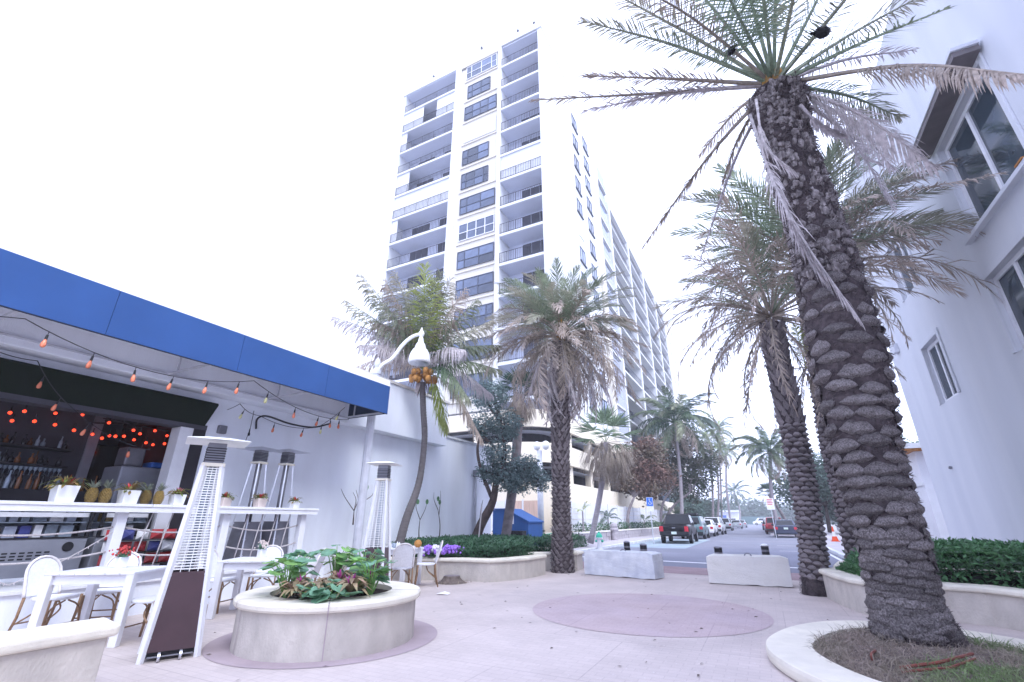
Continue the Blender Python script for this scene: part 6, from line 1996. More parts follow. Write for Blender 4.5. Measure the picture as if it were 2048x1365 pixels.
ring_crown(t, c + Vector((0, 0, -0.15)), [('d_skirt', 50, -35, -84, 0.9)], 3.1)
for tip, L_, far, mt in (((1000, 585), 2.2, False, 'frond_green'), ((1030, 560), 2.1, True, 'frond_green'), ((1075, 545), 2.2, False, 'frond_green'), ((1265, 640), 2.5, False, 'frond_mixed'), ((1300, 695), 2.8, True, 'frond_brown'), ((1290, 820), 3.0, True, 'frond_brown'), ((1235, 590), 2.5, True, 'frond_mixed'), ((960, 715), 2.6, True, 'frond_brown')):
    hand_frond(t, c, tip, L_, far, mt, 0.12, 0.42, 70, 0.1, 0.35, r0=0.02)

# F: the coconut palm behind the lamp
t = thing('coconut_palm', 'curving coconut palm with orange coconuts behind the swan neck lamp', 'palm tree')
PFp = [OX(795, 1090, -9.4), OX(812, 1040, -9.42), OX(838, 965, -9.45), OX(849, 880, -9.45), OX(846, 810, -9.45), OX(845, 765, -9.45)]
PFp[0].z = 0.4
MB().tube(curve(PFp, 24), [0.13 - 0.035 * min(1, i / 12) for i in range(25)], 12, True, 0.04).build('trunk', 'trunk_coco', t, smooth=True)
rg = MB()
cf_ = curve(PFp, 60)
for i in range(1, 60):
    p = cf_[i]
    d = (cf_[min(i + 1, 60)] - cf_[i - 1]).normalized()
    rr_ = 0.135 - 0.035 * min(1, i / 30)
    rg.tube([p - d * 0.012, p + d * 0.012], [rr_ * 1.03, rr_], 12, False, 0.02)
rg.build('trunk_ring', 'trunk_coco', t)
c = OX(845, 742, -9.45)
for i in range(24):
    a = U(0, 6.28)
    r = U(0.20, 0.44)
    co = MB().ball((0, 0, 0), 0.10, 10, 7, 0.03, (1, 1, 1.15))
    co.build('coconut', 'coconut', t).location = c + Vector((r * math.cos(a), r * math.sin(a), U(-0.38, -0.05)))
st_ = MB()
for i in range(10):
    a = U(0, 6.28)
    st_.tube([c, c + Vector((0.3 * math.cos(a), 0.3 * math.sin(a), -0.1)), c + Vector((0.45 * math.cos(a), 0.45 * math.sin(a), -0.5))], [0.03, 0.025, 0.008], 5)
for i in range(6):
    a = U(0, 6.28)
    st_.leaf(c + Vector((0.08 * math.cos(a), .08 * math.sin(a), -.25)), (0.35 * math.cos(a), .35 * math.sin(a), -1), (math.cos(a), math.sin(a), 0), U(0.5, 0.8), 0.12)
st_.build('dead_stalk', 'bark_grey', t)
CF = [((720, 545), 2.7, True, 'frond_mixed', 0.1, 0.8), ((790, 545), 2.5, False, 'frond_mixed', 0.1, 0.8), ((880, 545), 2.4, True, 'frond_coco', 0.08, 0.5), ((955, 600), 2.5, False, 'frond_coco', 0.1, 0.7), ((940, 800), 2.4, False, 'frond_coco', 0.22, 1.0), ((770, 700), 2.0, True, 'frond_brown', 0.25, 1.2), ((895, 860), 2.2, True, 'frond_lime', 0.25, 1.0),
      ((664, 632), 3.1, False, 'frond_grey', 0.10, 1.1), ((690, 600), 2.9, True, 'frond_mixed', 0.10, 0.9), ((735, 575), 2.6, False, 'frond_mixed', 0.12, 0.8), ((770, 560), 2.4, True, 'frond_brown', 0.12, 0.9),
      ((850, 532), 2.3, False, 'frond_lime', 0.02, 0.2), ((868, 560), 2.3, True, 'frond_lime', 0.03, 0.25), ((825, 570), 2.2, True, 'frond_mixed', 0.05, 0.4), ((900, 560), 2.4, False, 'frond_mixed', 0.10, 0.6),
      ((930, 580), 2.5, True, 'frond_brown', 0.14, 0.9), ((985, 640), 2.6, False, 'frond_mixed', 0.10, 0.6), ((995, 690), 2.6, True, 'frond_coco', 0.12, 0.5), ((1000, 740), 2.7, False, 'frond_coco', 0.12, 0.8),
      ((985, 790), 2.8, True, 'frond_grey', 0.16, 1.0), ((965, 880), 3.2, False, 'frond_brown', 0.18, 0.8), ((685, 745), 2.8, True, 'frond_brown', 0.16, 1.2), ((720, 690), 2.4, False, 'frond_grey', 0.14, 1.2), ((745, 640), 2.2, True, 'frond_brown', 0.2, 1.2), ((930, 700), 1.9, False, 'frond_grey', 0.22, 1.2), ((800, 640), 1.6, False, 'frond_brown', 0.3, 1.2), ((905, 640), 1.6, False, 'frond_brown', 0.3, 1.2)]
for tip, L_, far, mt, ar, dr in CF:
    hand_frond(t, c, tip, L_, far, mt, ar, 0.86, 62, 0.06, dr + 0.35, w=0.034, vee=-0.05, jit=0.22, start=0.2, r0=0.035)

# ------------------------------------------------------------------ other palms along the street
def YX(px, X):
    d = ray(px, 1041)
    return d.y / d.x * X
def coco(label, px, X, py_top, lean, L, spec, tr='trunk_pale', r=0.15, group='coconut palms lining the street', top_px=None, base_z=0.1, Y=None):
    Y = Y or YX(px, X)
    D = math.hypot(X, Y)
    top = AT(top_px or px, py_top, D)
    t = thing('coconut_palm', label, 'palm tree', (0, 0, 0), 0, group)
    b = Vector((X, Y, base_z))
    md = b.lerp(top, 0.5) + Vector((lean, 0, 0))
    P = curve([b, md, top], 16)
    MB().tube(P, [r * 1.35] + [r - 0.045 * i / 16 for i in range(16)], 10, True, 0.04).build('trunk', tr, t, smooth=True)
    ring_crown(t, top, spec, L)
    return t
near = [('c_lime', 2, 85, 65, 0.8), ('c_green', 12, 75, 15, 1.0), ('c_green', 6, 15, -20, 1.0), ('c_brown', 6, -15, -60, 0.8)]
tall = [('c_green', 20, 80, 10, 1.0), ('c_far', 8, 60, 0, 1.0), ('c_green', 10, 10, -30, 1.0), ('c_brown', 6, -15, -60, 0.8)]
farc = [('c_far', 10, 80, 15, 1.0), ('c_far', 6, 10, -40, 0.9)]
coco('green coconut palm with pale trunk rising over the black pickup', 1362, -7.95, 845, 0.15, 5.6, tall, r=0.2, top_px=1350)
coco('first of the slim coconut palms beyond the white parked cars', 1424, -8.2, 880, 0.2, 4.0, near, 'bark_grey', 0.2, top_px=1418)
coco('second slim coconut palm in the clump beyond the white cars', 1433, -8.0, 905, 0.3, 4.2, near, 'bark_grey', 0.2, top_px=1432)
coco('third slim coconut palm, right edge of the clump by the road', 1442, -7.9, 860, 0.1, 4.3, near, 'bark_grey', 0.2, top_px=1436)
coco('coconut palm with a bowed trunk beside the far parked cars', 1460, -7.2, 905, -0.4, 4.6, near, 'bark_grey', 0.24, top_px=1452)
coco('thin distant coconut palm before the low white building', 1478, -6.0, 985, 0.6, 5.0, farc, 'trunk_pale', 0.22, top_px=1468)
coco('lone coconut palm on the right kerb island with green crown', 1545, 1.0, 905, -0.3, 3.9, tall, 'trunk_pale', 0.2, top_px=1540, Y=56.2)
slab('kerb_island', 0.2, 2.43, 55.0, 57.4, -0.12, 0.11, 'walk')
def fan_into(mb, c, d, L, n=14, spread=1.9, droop=0.2, w=0.05):
    d = Vector(d).normalized()
    s = d.cross(Vector((0, 0, 1)))
    s = s.normalized() if s.length > 0.1 else Vector((1, 0, 0))
    for i in range(n):
        a = -spread / 2 + spread * i / (n - 1)
        q = d * math.cos(a) + s * math.sin(a) + Vector((0, 0, -droop * U(0.3, 1.2)))
        nn = s.cross(d)
        mb.leaf(c, q, nn, L * U(0.75, 1.05), w)
def fan_palm(label, base, top, L, r, live='frond_far', skirt='frond_grey', nl=26, ns=34):
    t = thing('fan_palm', label, 'palm tree')
    base, top = Vector(base), Vector(top)
    MB().tube(curve([base, base.lerp(top, 0.5) + Vector((0.12, 0, 0)), top], 12), [r * 1.2] + [r] * 12, 10, True, 0.05).build('trunk', 'trunk_pale' if r < 0.16 else 'bark_grey', t, smooth=True)
    lv, sk = MB(), MB()
    for i in range(nl):
        a, e = i * 2.4, rad(80 - 85 * i / nl)
        d = Vector((math.cos(a) * math.cos(e), math.sin(a) * math.cos(e), math.sin(e)))
        q = top + d * L * 0.5
        lv.tube([top, q], [0.012, 0.008], 4)
        fan_into(lv, q, d, L * 0.62, 16, 2.2, 0.25, L * 0.05)
    for i in range(ns):
        a, e = i * 2.4, rad(5 - 85 * i / ns)
        d = Vector((math.cos(a) * math.cos(e), math.sin(a) * math.cos(e), math.sin(e)))
        q = top + Vector((0, 0, -0.1)) + d * L * 0.5
        sk.tube([top, q], [0.012, 0.008], 4)
        fan_into(sk, q, d + Vector((0, 0, -0.7)), L * U(0.45, 0.8), 14, 0.9, 0.9, L * 0.018)
    lv.t = [0.2] * len(lv.v); sk.t = [0.3 + 0.4 * R.random()] * len(sk.v)
    lv.build('crown', live, t, attr=True)
    sk.build('dead_skirt', skirt, t, attr=True)
    return t
d_ = 25.5
b = AT(1180, 1070, d_); b.z = 0.3
fan_palm('leaning fan palm with grey dead skirt before the curved garage', b, AT(1212, 885, d_), 2.1, 0.14, 'frond_mixed', 'frond_brown', 12, 64)
d_ = 19.6
b = AT(1008, 1075, d_); b.z = 0.3
fan_palm('dark fan palm crowded behind the silvery tree and date palm', b, AT(1040, 790, d_), 1.25, 0.2, 'frond_far', 'frond_brown', 18, 40)
b = Vector((2.9, 78, 0)); 
fan_palm('small dark fan palm far along the right pavement', b, AT(1538, 990, 78.1), 1.9, 0.2, 'frond_far', 'frond_brown', 22, 10)
def small_palm(label, px, X, h, L, key, n, name='young_palm'):
    Y = YX(px, X)
    t = thing(name, label, 'young palm')
    b = Vector((X, Y, 0.4))
    top = b + Vector((0, 0, h))
    MB().tube([b, top], [0.07, 0.05], 8).build('trunk', 'trunk_pale', t)
    for i in range(n):
        place_frond(t, key, top, i * 2.4 + U(-.2, .2), rad(U(15, 75)), L * U(0.8, 1.1), U(-.3, .3))
small_palm('young palm with spreading dark fronds before the white fence', 1216, -10.2, 1.1, 1.3, 'c_far', 8)
small_palm('young palm with arching green fronds left of the parking sign', 1288, -10.15, 0.9, 1.9, 'c_green', 6)
small_palm('young palm behind the cab of the black pickup', 1340, -9.8, 1.6, 2.4, 'c_green', 8)
small_palm('lime leaved young palm beside the leaning fan palm', 1166, -10.0, 1.5, 0.8, 'c_lime', 6)

# ------------------------------------------------------------------ broadleaf trees
def foliage(mb, blobs, n, size, up=0.25, asp=0.62):
    tot = sum(r ** 2 for c, r, q in blobs)
    for c, r, q in blobs:
        k = int(n * r * r / tot)
        # leaves in small sprays so that gaps and clumps show
        for j in range(max(1, k // 6)):
            d = Vector((R.gauss(0, 1), R.gauss(0, 1), R.gauss(0, 1))).normalized()
            rr_ = r * (0.45 + 0.6 * R.random() ** 0.6)
            o = Vector(c) + Vector((d.x * rr_, d.y * rr_, d.z * rr_ * q))
            for _ in range(6):
                p = o + Vector((R.gauss(0, 1), R.gauss(0, 1), R.gauss(0, 1))) * size * 0.9
                nn = (d * 0.6 + Vector((U(-1, 1), U(-1, 1), U(-0.3, 1) + up))).normalized()
                dd = Vector((U(-1, 1), U(-1, 1), U(-0.7, 0.4)))
                s = size * U(0.6, 1.25)
                mb.leaf(p, dd, nn, s, s * asp)
def tree(label, name, trunks, blobs, n, size, leaf, bark='bark', extra=None, cat='tree', asp=0.62):
    t = thing(name, label, cat)
    tb = MB()
    for P, r0, r1 in trunks:
        Q = curve(P, 10) if len(P) > 2 else P
        tb.tube(Q, [r0 + (r1 - r0) * i / (len(Q) - 1) for i in range(len(Q))], 9, True, 0.06)
    # limbs into the crown
    ends = [Vector(P[-1]) for P, a, b in trunks]
    for c, r, q in blobs:
        e = min(ends, key=lambda v: (v - Vector(c)).length)
        tb.tube(curve([e, e.lerp(Vector(c), 0.5) + Vector((U(-.1, .1), U(-.1, .1), U(0, .2))), Vector(c)], 6), [trunks[0][2] * 0.8 * (1 - 0.75 * i / 6) for i in range(7)], 6, True)
        for _ in range(4):
            d = Vector((R.gauss(0, 1), R.gauss(0, 1), R.gauss(0, .7))).normalized()
            tb.tube([Vector(c), Vector(c) + d * r * 0.85], [trunks[0][2] * 0.25, 0.008], 4, False)
    tb.build('trunk', bark, t, smooth=True)
    cr = MB()
    foliage(cr, blobs, n, size, asp=asp)
    cr.build('crown', leaf, t)
    return t
D1 = 18.6
A1 = lambda px, py, d=0: AT(px, py, D1 + d)
b0 = A1(945, 1085); b0.z = 0.4
tree('silvery leaved tree with bent trunk at the end of the white wall', 'silver_tree',
     [([b0, A1(962, 1050), A1(985, 1005), A1(993, 960)], 0.20, 0.12), ([A1(985, 1000), A1(962, 940), A1(955, 900), A1(960, 870)], 0.08, 0.04), ([A1(993, 960), A1(1010, 910), A1(1000, 840)], 0.11, 0.05)],
     [(A1(985, 790), 0.62, 1.1), (A1(965, 850), 0.5, 1), (A1(1010, 850), 0.62, 1), (A1(995, 905), 0.55, 0.9), (A1(1050, 940), 0.66, 0.75), (A1(1010, 955), 0.55, 0.75), (A1(1075, 960), 0.42, 0.8), (A1(965, 790, .5), 0.5, 1), (A1(1035, 965, -.3), 0.5, 0.7), (A1(975, 945), .4, .8)],
     15000, 0.105, 'leaf_silver')
def sea(label, px, X, specs, n, leaf, tp, size=0.27, bark='bark_grey'):
    Y = YX(px, X); D = math.hypot(X, Y)
    A = lambda x, y, d=0: AT(x, y, D + d)
    b = Vector((X, Y, 0.3))
    tr = []
    for P in tp:
        tr.append(([b] + [A(*q) for q in P], 0.17, 0.09))
    k = D / 910 * 1.08
    tree(label, 'sea_grape_tree', tr, [(A(x, y, U(0.5, 3.0)), r * k, 0.85) for x, y, r in specs], n, size, leaf, bark)
sea('broadleaf tree with rusty red leaves before the white fence', 1255, -10.2, [(1245, 930, 26), (1275, 915, 32), (1300, 940, 30), (1265, 965, 24), (1300, 900, 26), (1235, 960, 18), (1290, 975, 22), (1320, 955, 26)], 9500, 'leaf_red', [[(1256, 1030), (1268, 995)]])
sea('dark broadleaf tree with twin trunks behind the black pickup', 1318, -10.5, [(1345, 905, 34), (1385, 910, 34), (1330, 935, 30), (1370, 945, 36), (1405, 945, 28), (1345, 970, 26), (1390, 975, 28), (1420, 925, 20), (1315, 960, 24), (1365, 880, 26)], 13000, 'leaf_sea', [[(1325, 1010), (1345, 975)], [(1345, 1015), (1380, 985)]])
def far_tree(label, px, X, Y, r, h, n, name='shade_tree', leaf='leaf_far', size=0.4):
    b = Vector((X, Y, 0))
    bl = [(b + Vector((U(-r, r) * 0.75, U(-r, r) * 0.6, h - r * 0.55 + U(-.35, .45) * r)), r * U(0.38, 0.6), 0.9) for _ in range(9)]
    tree(label, name, [([b, b + Vector((0.2, 0, h * 0.4))], 0.25, 0.15)], bl, n, size, leaf)
far_tree('rounded grey green tree behind the lone coconut palm', 0, 6.6, 70, 5.2, 7.6, 11000)
far_tree('rounded grey green tree seen between two leaning palm trunks', 0, 10.2, 58, 5.0, 7.2, 11000)
far_tree('low rounded tree right of the cone behind the big palm', 0, 12.0, 70, 4.5, 7.5, 8000)
far_tree('dense green shrub tree behind the white parked cars', 0, -11.5, 80, 3.0, 4.8, 6000)
far_tree('small green shrub tree beside the far parked cars on the left', 0, -9.5, 105, 2.5, 4.6, 4000)
# far treeline, low far building
tl = MB()
bl = []
for i in range(42):
    x = -60 + i * 3.2
    bl.append((Vector((x, 235 + U(-8, 8), U(3, 6.5))), U(3.2, 5.5), 0.9))
foliage(tl, bl, 30000, 1.1)
for i in range(42): tl.ball((-60 + i * 3.2, 240, 2.0), U(3.0, 4.2), 8, 6, 0.2)
tag(tl.build('treeline', 'leaf_far'), 'distant line of grey green trees closing the street', None, None, 'stuff')
t = thing('low_building', 'low white building with blue doors at the far end of the street', 'building')
MB().box(-26, -8, 184, 196, 0, 4.0).build('wall', 'fence_white', t)
MB().box(-27, -7.5, 183, 197, 4.0, 4.6).build('roof', 'tower_white', t)
for x in (-24, -19.5, -14): MB().box(x, x + 2.2, 183.9, 183.99, 0.1, 3.0).build('door', 'blue_plastic', t)
MB().box(-8, 0, 190, 196, 0, 2.6).build('annex', 'car_teal', t)

# ------------------------------------------------------------------ hedges and planting
def hedge(name, label, inside, bounds, z0, hfun, n, size, leaf, cat='hedge', ys=0.5):
    t = thing(name, label, cat)
    x0, x1, y0, y1 = bounds
    base = MB()
    g = 0.22
    nx, ny = int((x1 - x0) / g), int((y1 - y0) / g)
    idx = {}
    for i in range(nx + 1):
        for j in range(ny + 1):
            x, y = x0 + i * g, y0 + j * g
            if inside(x, y):
                idx[i, j] = len(base.v)
                base.add([(x, y, z0 + max(0, hfun(x, y) - 0.10))], [])
    for (i, j) in list(idx):
        q = [(i, j), (i + 1, j), (i + 1, j + 1), (i, j + 1)]
        if all(k in idx for k in q): base.f.append(tuple(idx[k] for k in q))
    base.build('inner_growth', leaf, t)
    lf = MB()
    k = 0
    while k < n:
        x, y = U(x0, x1), U(y0, y1)
        if not inside(x, y): continue
        e = 0.16
        edge = not (inside(x + e, y) and inside(x - e, y) and inside(x, y + e) and inside(x, y - e))
        if k % 5 < 2 and not edge: continue
        k += 1
        h = hfun(x, y)
        z = z0 - 0.03 + h * R.random() if edge else z0 + h * (1 - 0.35 * R.random() ** 2) + U(-0.03, 0.04)
        d = Vector((U(-1, 1), U(-1, 1), U(-0.15, 0.9)))
        nn = Vector((U(-.7, .7), U(-.7, .7), 1))
        s = size * U(0.65, 1.3)
        lf.leaf((x, y, z), d, nn, s, s * 0.5)
    lf.build('foliage', leaf, t)
    return t
def inpoly(P):
    P = [(p[0], p[1]) for p in P]
    def f(x, y):
        c = False
        n = len(P)
        for i in range(n):
            (xa, ya), (xb_, yb_) = P[i], P[i - 1]
            if (ya > y) != (yb_ > y) and x < (xb_ - xa) * (y - ya) / (yb_ - ya) + xa: c = not c
        return c
    return f
KI = inset(KP, 0.30)
kin = inpoly(KI)
hk = lambda x, y: 0.20 + 0.16 * min(1, max(0, (y - 10.0) / 2)) + 0.05 * noise.noise(Vector((x * 1.7, y * 1.7, 0)))
hedge('low_hedge', 'low dark green ground hedge filling the curved planter', lambda x, y: kin(x, y) and not (x < -8.0 and y < 11.4), (-10.3, -5.2, 9.7, 17.3), 0.46, hk, 24000, 0.085, 'leaf_hedge')
RI = inset(RP, 0.27)
rin = inpoly(RI)
def hr(x, y): return 0.16 + 0.40 * min(1, max(0, (x - 1.1) / 1.0)) - 0.22 * max(0, min(1, (x - 3.6) / 1.5)) + 0.09 * noise.noise(Vector((x * 1.3, y * 1.3, 2)))
hedge('box_hedge', 'dense glossy green hedge against the white building', rin, (0.8, 5.95, 7.2, 12.9), 0.44, hr, 24000, 0.085, 'leaf_hedge_r')
QI = inset(QP, 0.25)
qin = inpoly(QI)
hedge('low_hedge', 'green hedge in the smaller planter behind the palm trunks', qin, (1.2, 5.9, 13.3, 17.5), 0.38, lambda x, y: 0.30 + 0.10 * noise.noise(Vector((x * 1.5, y * 1.5, 5))), 4500, 0.10, 'leaf_hedge')
def strip_hedge(label, x0, x1, y0, y1, z0, h, n, size):
    hedge('clipped_hedge', label, lambda x, y: x0 < x < x1 and y0 < y < y1, (x0, x1, y0, y1), z0, lambda x, y: h + 0.16 * noise.noise(Vector((x * 1.2, y * 1.2, 9))), n, size, 'leaf_hedge')
strip_hedge('clipped hedge on the low stone wall, before the white fence', -10.9 + 0.65, -9.98, 27.5, 60, 0.66, 0.55, 4200, 0.14)
strip_hedge('bushy hedge at the foot of the leaning fan palm', -10.2, -8.5, 21.5, 25.2, 0.02, 0.62, 3200, 0.13)
# flowers along the restaurant wall
def flower_clump(label, p, m, n=60):
    t = thing('flower_clump', label, 'flowers', p)
    f, g = MB(), MB()
    for i in range(n):
        a, r = U(0, 6.28), abs(R.gauss(0, .10))
        f.ball((r * math.cos(a), r * math.sin(a), 0.20 + U(-.06, .08) - r * .3), U(.025, .042), 6, 4, .2)
    for i in range(70):
        a = U(0, 6.28)
        g.leaf((0, 0, 0.02), (math.cos(a), math.sin(a), U(.1, 1.2)), (0, 0, 1), U(.1, .24), .05)
    f.build('blossoms', m, t); g.build('leaves', 'leaf_hedge', t)
for i, (px, m, lab) in enumerate([(812, 'fl_purple', 'purple flower clump beside the coconut palm foot'), (832, 'fl_white', 'white flower clump behind the tilted white chair'), (858, 'fl_purple', 'purple flower clump just right of the tilted white chair'),
                                  (870, 'fl_white', 'larger white flower clump between two purple ones'), (895, 'fl_purple', 'bright purple flower clump by the bare wall stems'), (910, 'fl_purple', 'rightmost purple flower clump by the low hedge')]):
    flower_clump(lab, AT(px, 1100, 12.7 + 0.06 * i) * 1.0, m, 90)
for o in [o for o in C.objects if o.name.startswith('flower_clump')]: o.location.z = 0.50
# bare sea grape whips against the wall
def whip(label, pts, leaves):
    t = thing('bare_shrub', label, 'shrub')
    b = MB()
    P = [OX(px, py, WX + 0.35) for px, py in pts[0]]
    b.tube(curve(P, 8), [0.022 - 0.0016 * i for i in range(9)], 6, True)
    for q in pts[1:]:
        b.tube(curve([OX(px, py, WX + 0.30) for px, py in q], 6), [0.013 - 0.0013 * i for i in range(7)], 5, True)
    b.build('stem', 'bark', t, smooth=True)
    l = MB()
    for px, py in leaves:
        c = OX(px, py, WX + 0.33)
        a = U(-.4, .4)
        vs = [c + Vector((0.03 * math.sin(a), 0.085 * math.cos(k * PI / 4), 0.085 * math.sin(k * PI / 4))) for k in range(8)]
        l.add(vs, [tuple(range(8))])
    if leaves: l.build('leaf', 'leaf_hedge_r', t)
whip('bare branching stems left of the lamp post on the white wall', [[(706, 1050), (708, 1022)], [(708, 1022), (690, 995), (682, 978)], [(708, 1022), (712, 1000), (706, 985)], [(708, 1022), (716, 1000), (712, 980)]], [])
whip('stem with one green leaf between lamp post and far heater', [[(724, 1020), (732, 1000)], [(732, 1000), (745, 990), (750, 970)], [(728, 1010), (732, 985), (733, 972)]], [(733, 975)])
whip('forked bare stems with round leaves right of the coconut trunk', [[(838, 1085), (838, 1060), (840, 1040)], [(840, 1040), (832, 1015), (835, 1000)], [(840, 1040), (850, 1020), (854, 1005)]], [(836, 1004), (854, 1004)])
whip('tall bare stems with lime leaves nearer the downpipe', [[(878, 1085), (880, 1050), (876, 1020)], [(876, 1020), (868, 1000), (868, 985)], [(878, 1030), (881, 1000), (881, 982)]], [(879, 1005), (876, 998)])
whip('thin white stake with small stems by the downpipe', [[(955, 1080), (962, 1020), (966, 1000)]], [])
t = thing('marker_pole', 'slim pale pole leaning in the low hedge near the wall end', 'pole')
MB().tube([AT(956, 1090, 16.4), AT(964, 1012, 16.6)], 0.02, 8).build('pole', 'rope', t)

# planting in the round planter
def big_leaf(mb, p, d, nn, r):
    d = Vector(d).normalized(); x = d.cross(Vector(nn)).normalized(); n_ = x.cross(d)
    p = Vector(p)
    pts = []
    k = 9
    for i in range(k):
        a = -PI * 0.86 + 2 * PI * 0.86 * i / (k - 1)
        q = r * (0.75 + 0.25 * abs(math.cos(a * 1.5)))
        pts.append(p + d * (r * 0.5 + q * math.cos(a)) + x * (q * math.sin(a)) + n_ * (U(-.10, .10) * r))
    mb.add([p + d * r * 0.3] + pts, [(0, i + 1, i + 2) for i in range(k - 1)])
def planter_plant(label, px, py, z, r, nl, leaf, L, name='broadleaf_plant'):
    nl = int(nl * 1.6); r *= 1.15; L *= 1.0
    g = G(px, py, z)
    t = thing(name, label, 'plant', (g.x, g.y, PH - 0.04))
    stm = MB()
    for i in range(nl):
        a = U(0, 6.28); rr_ = r * U(0.2, 1.0)
        h = L * U(0.45, 1.1)
        q = Vector((rr_ * math.cos(a), rr_ * math.sin(a), h))
        stm.tube([(0, 0, 0), q * 0.6 + Vector((0, 0, h * 0.2)), q], [0.008, 0.006, 0.004], 5)
        lb = MB()
        big_leaf(lb, q, (math.cos(a), math.sin(a), U(-.6, .3)), (U(-.3, .3), U(-.3, .3), 1), U(0.065, 0.125))
        lb.build('leaf', leaf if R.random() < 0.6 else 'leaf_teal', t)
    stm.build('stem', 'leaf_bright', t)
def bromeliad(label, px, py, z, s=1.0, body='brom_brown', heart='leaf_pink', n=26):
    g = G(px, py, z)
    t = thing('bromeliad', label, 'plant', (g.x, g.y, PH + 0.0)); s *= 1.08
    for i in range(n):
        a, e = i * 2.4, rad(U(5, 55))
        L = U(.22, .34) * s
        d = Vector((math.cos(a) * math.cos(e), math.sin(a) * math.cos(e), math.sin(e)))
        lb = MB()
        p = Vector((0, 0, .04 + .06 * U(0, 1)))
        x = d.cross(Vector((0, 0, 1))).normalized()
        w = .028 * s
        m_ = p + d * L * .55; e_ = m_ + (d + Vector((0, 0, -.9))).normalized() * L * .5
        lb.add([p - x * w * .6, p + x * w * .6, m_ + x * w, m_ - x * w, e_], [(0, 1, 2, 3), (3, 2, 4)])
        lb.build('leaf', body, t)
    if heart:
        hb_ = MB()
        for i in range(14):
            a, e = i * 2.4, rad(U(35, 80))
            d = Vector((math.cos(a) * math.cos(e), math.sin(a) * math.cos(e), math.sin(e)))
            hb_.leaf((0, 0, .10), d, (-d.x, -d.y, 1), U(.10, .17) * s, .035 * s)
        hb_.build('heart', heart, t)
planter_plant('large leafed green plant at the left rim of the round planter', 572, 1180, .6, .20, 16, 'leaf_bright', .42)
planter_plant('tall green leafed plant at the back left of the round planter', 592, 1165, .62, .2, 14, 'leaf_teal', .46)
planter_plant('bright broad leaves standing highest at the back of the planter', 670, 1158, .62, .22, 16, 'leaf_bright', .50)
planter_plant('green leafed plant at the right rim of the round planter', 742, 1178, .6, .22, 20, 'leaf_bright', .40)
planter_plant('blue green leaved plant at the back right of the round planter', 722, 1160, .62, .2, 14, 'leaf_teal', .46)
planter_plant('low trailing green plant in the planter centre', 655, 1190, .58, .26, 24, 'leaf_teal', .20)
bromeliad('brown bromeliad with magenta heart at the front of the planter', 700, 1192, .56, 1.05)
bromeliad('brown bromeliad with pale pink heart at the front left', 600, 1190, .56, .95)
bromeliad('brown bromeliad with pink heart below the tall bright leaves', 678, 1168, .60, .95)
bromeliad('plain brown bromeliad at the front left edge of the planter', 628, 1196, .55, .85, heart=None)
bromeliad('plain brown bromeliad in the middle of the planter', 652, 1178, .58, .9, heart=None)
bromeliad('olive brown bromeliad behind the magenta one', 725, 1175, .58, .95, heart=None)
bromeliad('brown bromeliad with small mauve heart at the right', 735, 1165, .6, .85)
bromeliad('reddish brown bromeliad at the left rim of the planter', 585, 1196, .55, .8, heart=None)

# dry grass, roots and hose in the tree ring
TI = inset(TR, 0.42)
tin = inpoly(TI)
gd, gg = MB(), MB()
k = 0
while k < 5200:
    x, y = U(-.2, 3), U(4.6, 8.6)
    if not tin(x, y): continue
    if math.hypot(x - PA[0].x, y - PA[0].y) < .5: continue
    k += 1
    green = noise.noise(Vector((x * 1.1, y * 1.1, 4))) + 0.5 * (x - 1.2) - 0.35 * (y - 6.3) > 0.12
    mb = gg if green else gd
    d = Vector((R.gauss(0, .6), R.gauss(0, .6), U(.25, 1.0)))
    L = U(.05, .17) if not green else U(.06, .16)
    p = Vector((x, y, .095)); d.normalize()
    x_ = d.cross(Vector((U(-1, 1), U(-1, 1), .2))).normalized() * .0035
    m_ = p + d * L * .6; e_ = m_ + (d + Vector((0, 0, -.6))).normalized() * L * .5
    mb.add([p - x_, p + x_, m_ + x_ * .8, m_ - x_ * .8, e_], [(0, 1, 2, 3), (3, 2, 4)])
tag(gd.build('dry_grass', 'grass_dry'), 'dry straw coloured grass around the big palm foot', None, None, 'stuff')
tag(gg.build('green_grass', 'grass_green'), 'greener grass tufts in front of the big palm foot', None, None, 'stuff')
t = thing('hose', 'rusty brown irrigation pipe lying at the big palm foot', 'pipe')
MB().tube([G(1800, 1336, .13), G(1880, 1325, .16), G(1945, 1308, .15)], .014, 8).build('pipe', 'hose', t)
MB().tube([G(1805, 1344, .13), G(1900, 1336, .13), G(1950, 1318, .15)], .012, 8).build('pipe', 'hose', t)
MB().tube(curve([G(1752, 1302, .12), G(1743, 1308, .18), G(1745, 1322, .13)], 8), .012, 8).build('pipe', 'hose', t, smooth=True)

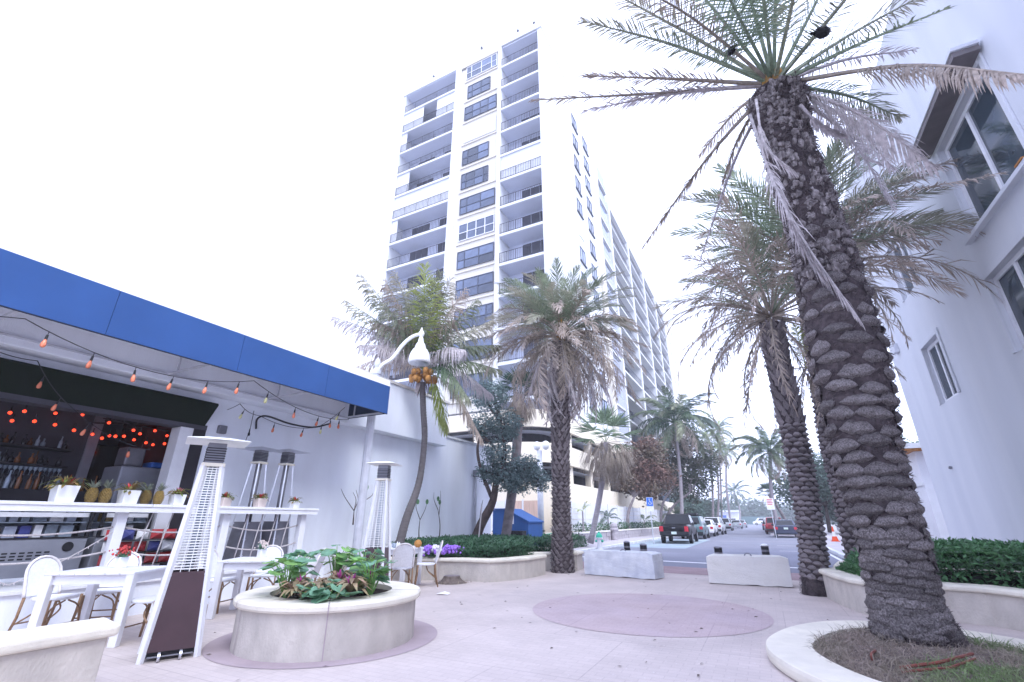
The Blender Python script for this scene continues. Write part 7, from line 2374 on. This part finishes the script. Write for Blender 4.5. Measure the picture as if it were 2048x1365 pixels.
# ------------------------------------------------------------------ birds in the big palm
def bird(label, p, rz, s=1.0):
    t = thing('bird', label, 'bird', p, rz)
    b = MB()
    b.tube([(-.11 * s, 0, -.02 * s), (-.07 * s, 0, 0), (0, 0, .01 * s), (.06 * s, 0, .03 * s), (.085 * s, 0, .055 * s), (.115 * s, 0, .06 * s), (.135 * s, 0, .06 * s)], [.02 * s, .062 * s, .085 * s, .066 * s, .044 * s, .036 * s, .008 * s], 10)
    b.build('body', 'bird', t, smooth=True)
    MB().tube([(.13 * s, 0, .06 * s), (.165 * s, 0, .052 * s)], [.012 * s, .002], 6).build('beak', 'bird', t)
    tl_ = MB(); tl_.add([(-.09 * s, -.02 * s, -.005 * s), (-.09 * s, .02 * s, -.005 * s), (-.17 * s, .03 * s, -.05 * s), (-.17 * s, -.03 * s, -.05 * s), (-.09 * s, 0, .01 * s), (-.21 * s, 0, -.042 * s)], [(0, 1, 2, 3), (4, 5, 2, 1), (0, 3, 5, 4)])
    tl_.build('tail', 'bird', t)
    for sy in (-1, 1):
        w_ = MB(); w_.add([(.04 * s, sy * .05 * s, .03 * s), (-.06 * s, sy * .065 * s, .03 * s), (-.16 * s, sy * .03 * s, -.01 * s), (-.04 * s, sy * .062 * s, -.02 * s), (-.04 * s, sy * .04 * s, .0)], [(0, 1, 2, 3), (0, 3, 4)])
        w_.build('wing', 'bird', t)
        MB().tube([(0, sy * .02 * s, -.05 * s), (.01 * s, sy * .02 * s, -.10 * s)], .004, 4).build('leg', 'bird', t)
bird('black bird perched on an upper right frond of the big palm', AT(1645, 66, 6.2), rad(35), 1.0)
bird('dark bird half hidden among the fronds left of the palm heart', AT(1463, 103, 6.9), rad(120), 0.8)

# ------------------------------------------------------------------ thin air volume added over the whole street to imitate lens flare
hz_ = MB().box(-900, 900, -300, 1400, -1.2, 60.0).build('flare_haze', 'paver')
hz_.data.materials.clear()
hm_ = bpy.data.materials.new('flare_haze')
hm_.use_nodes = True
tn = hm_.node_tree
for n in list(tn.nodes):
    if n.type != 'OUTPUT_MATERIAL': tn.nodes.remove(n)
pv = tn.nodes.new('ShaderNodeVolumePrincipled')
pv.inputs['Color'].default_value = (0.93, 0.95, 1.0, 1)
pv.inputs['Density'].default_value = 0.0011
tn.links.new(pv.outputs[0], [n for n in tn.nodes if n.type == 'OUTPUT_MATERIAL'][0].inputs['Volume'])
hz_.data.materials.append(hm_)
tag(hz_, 'pale air volume added over the street and tower to imitate lens flare', None, None, 'stuff')
S.cycles.volume_bounces = 1
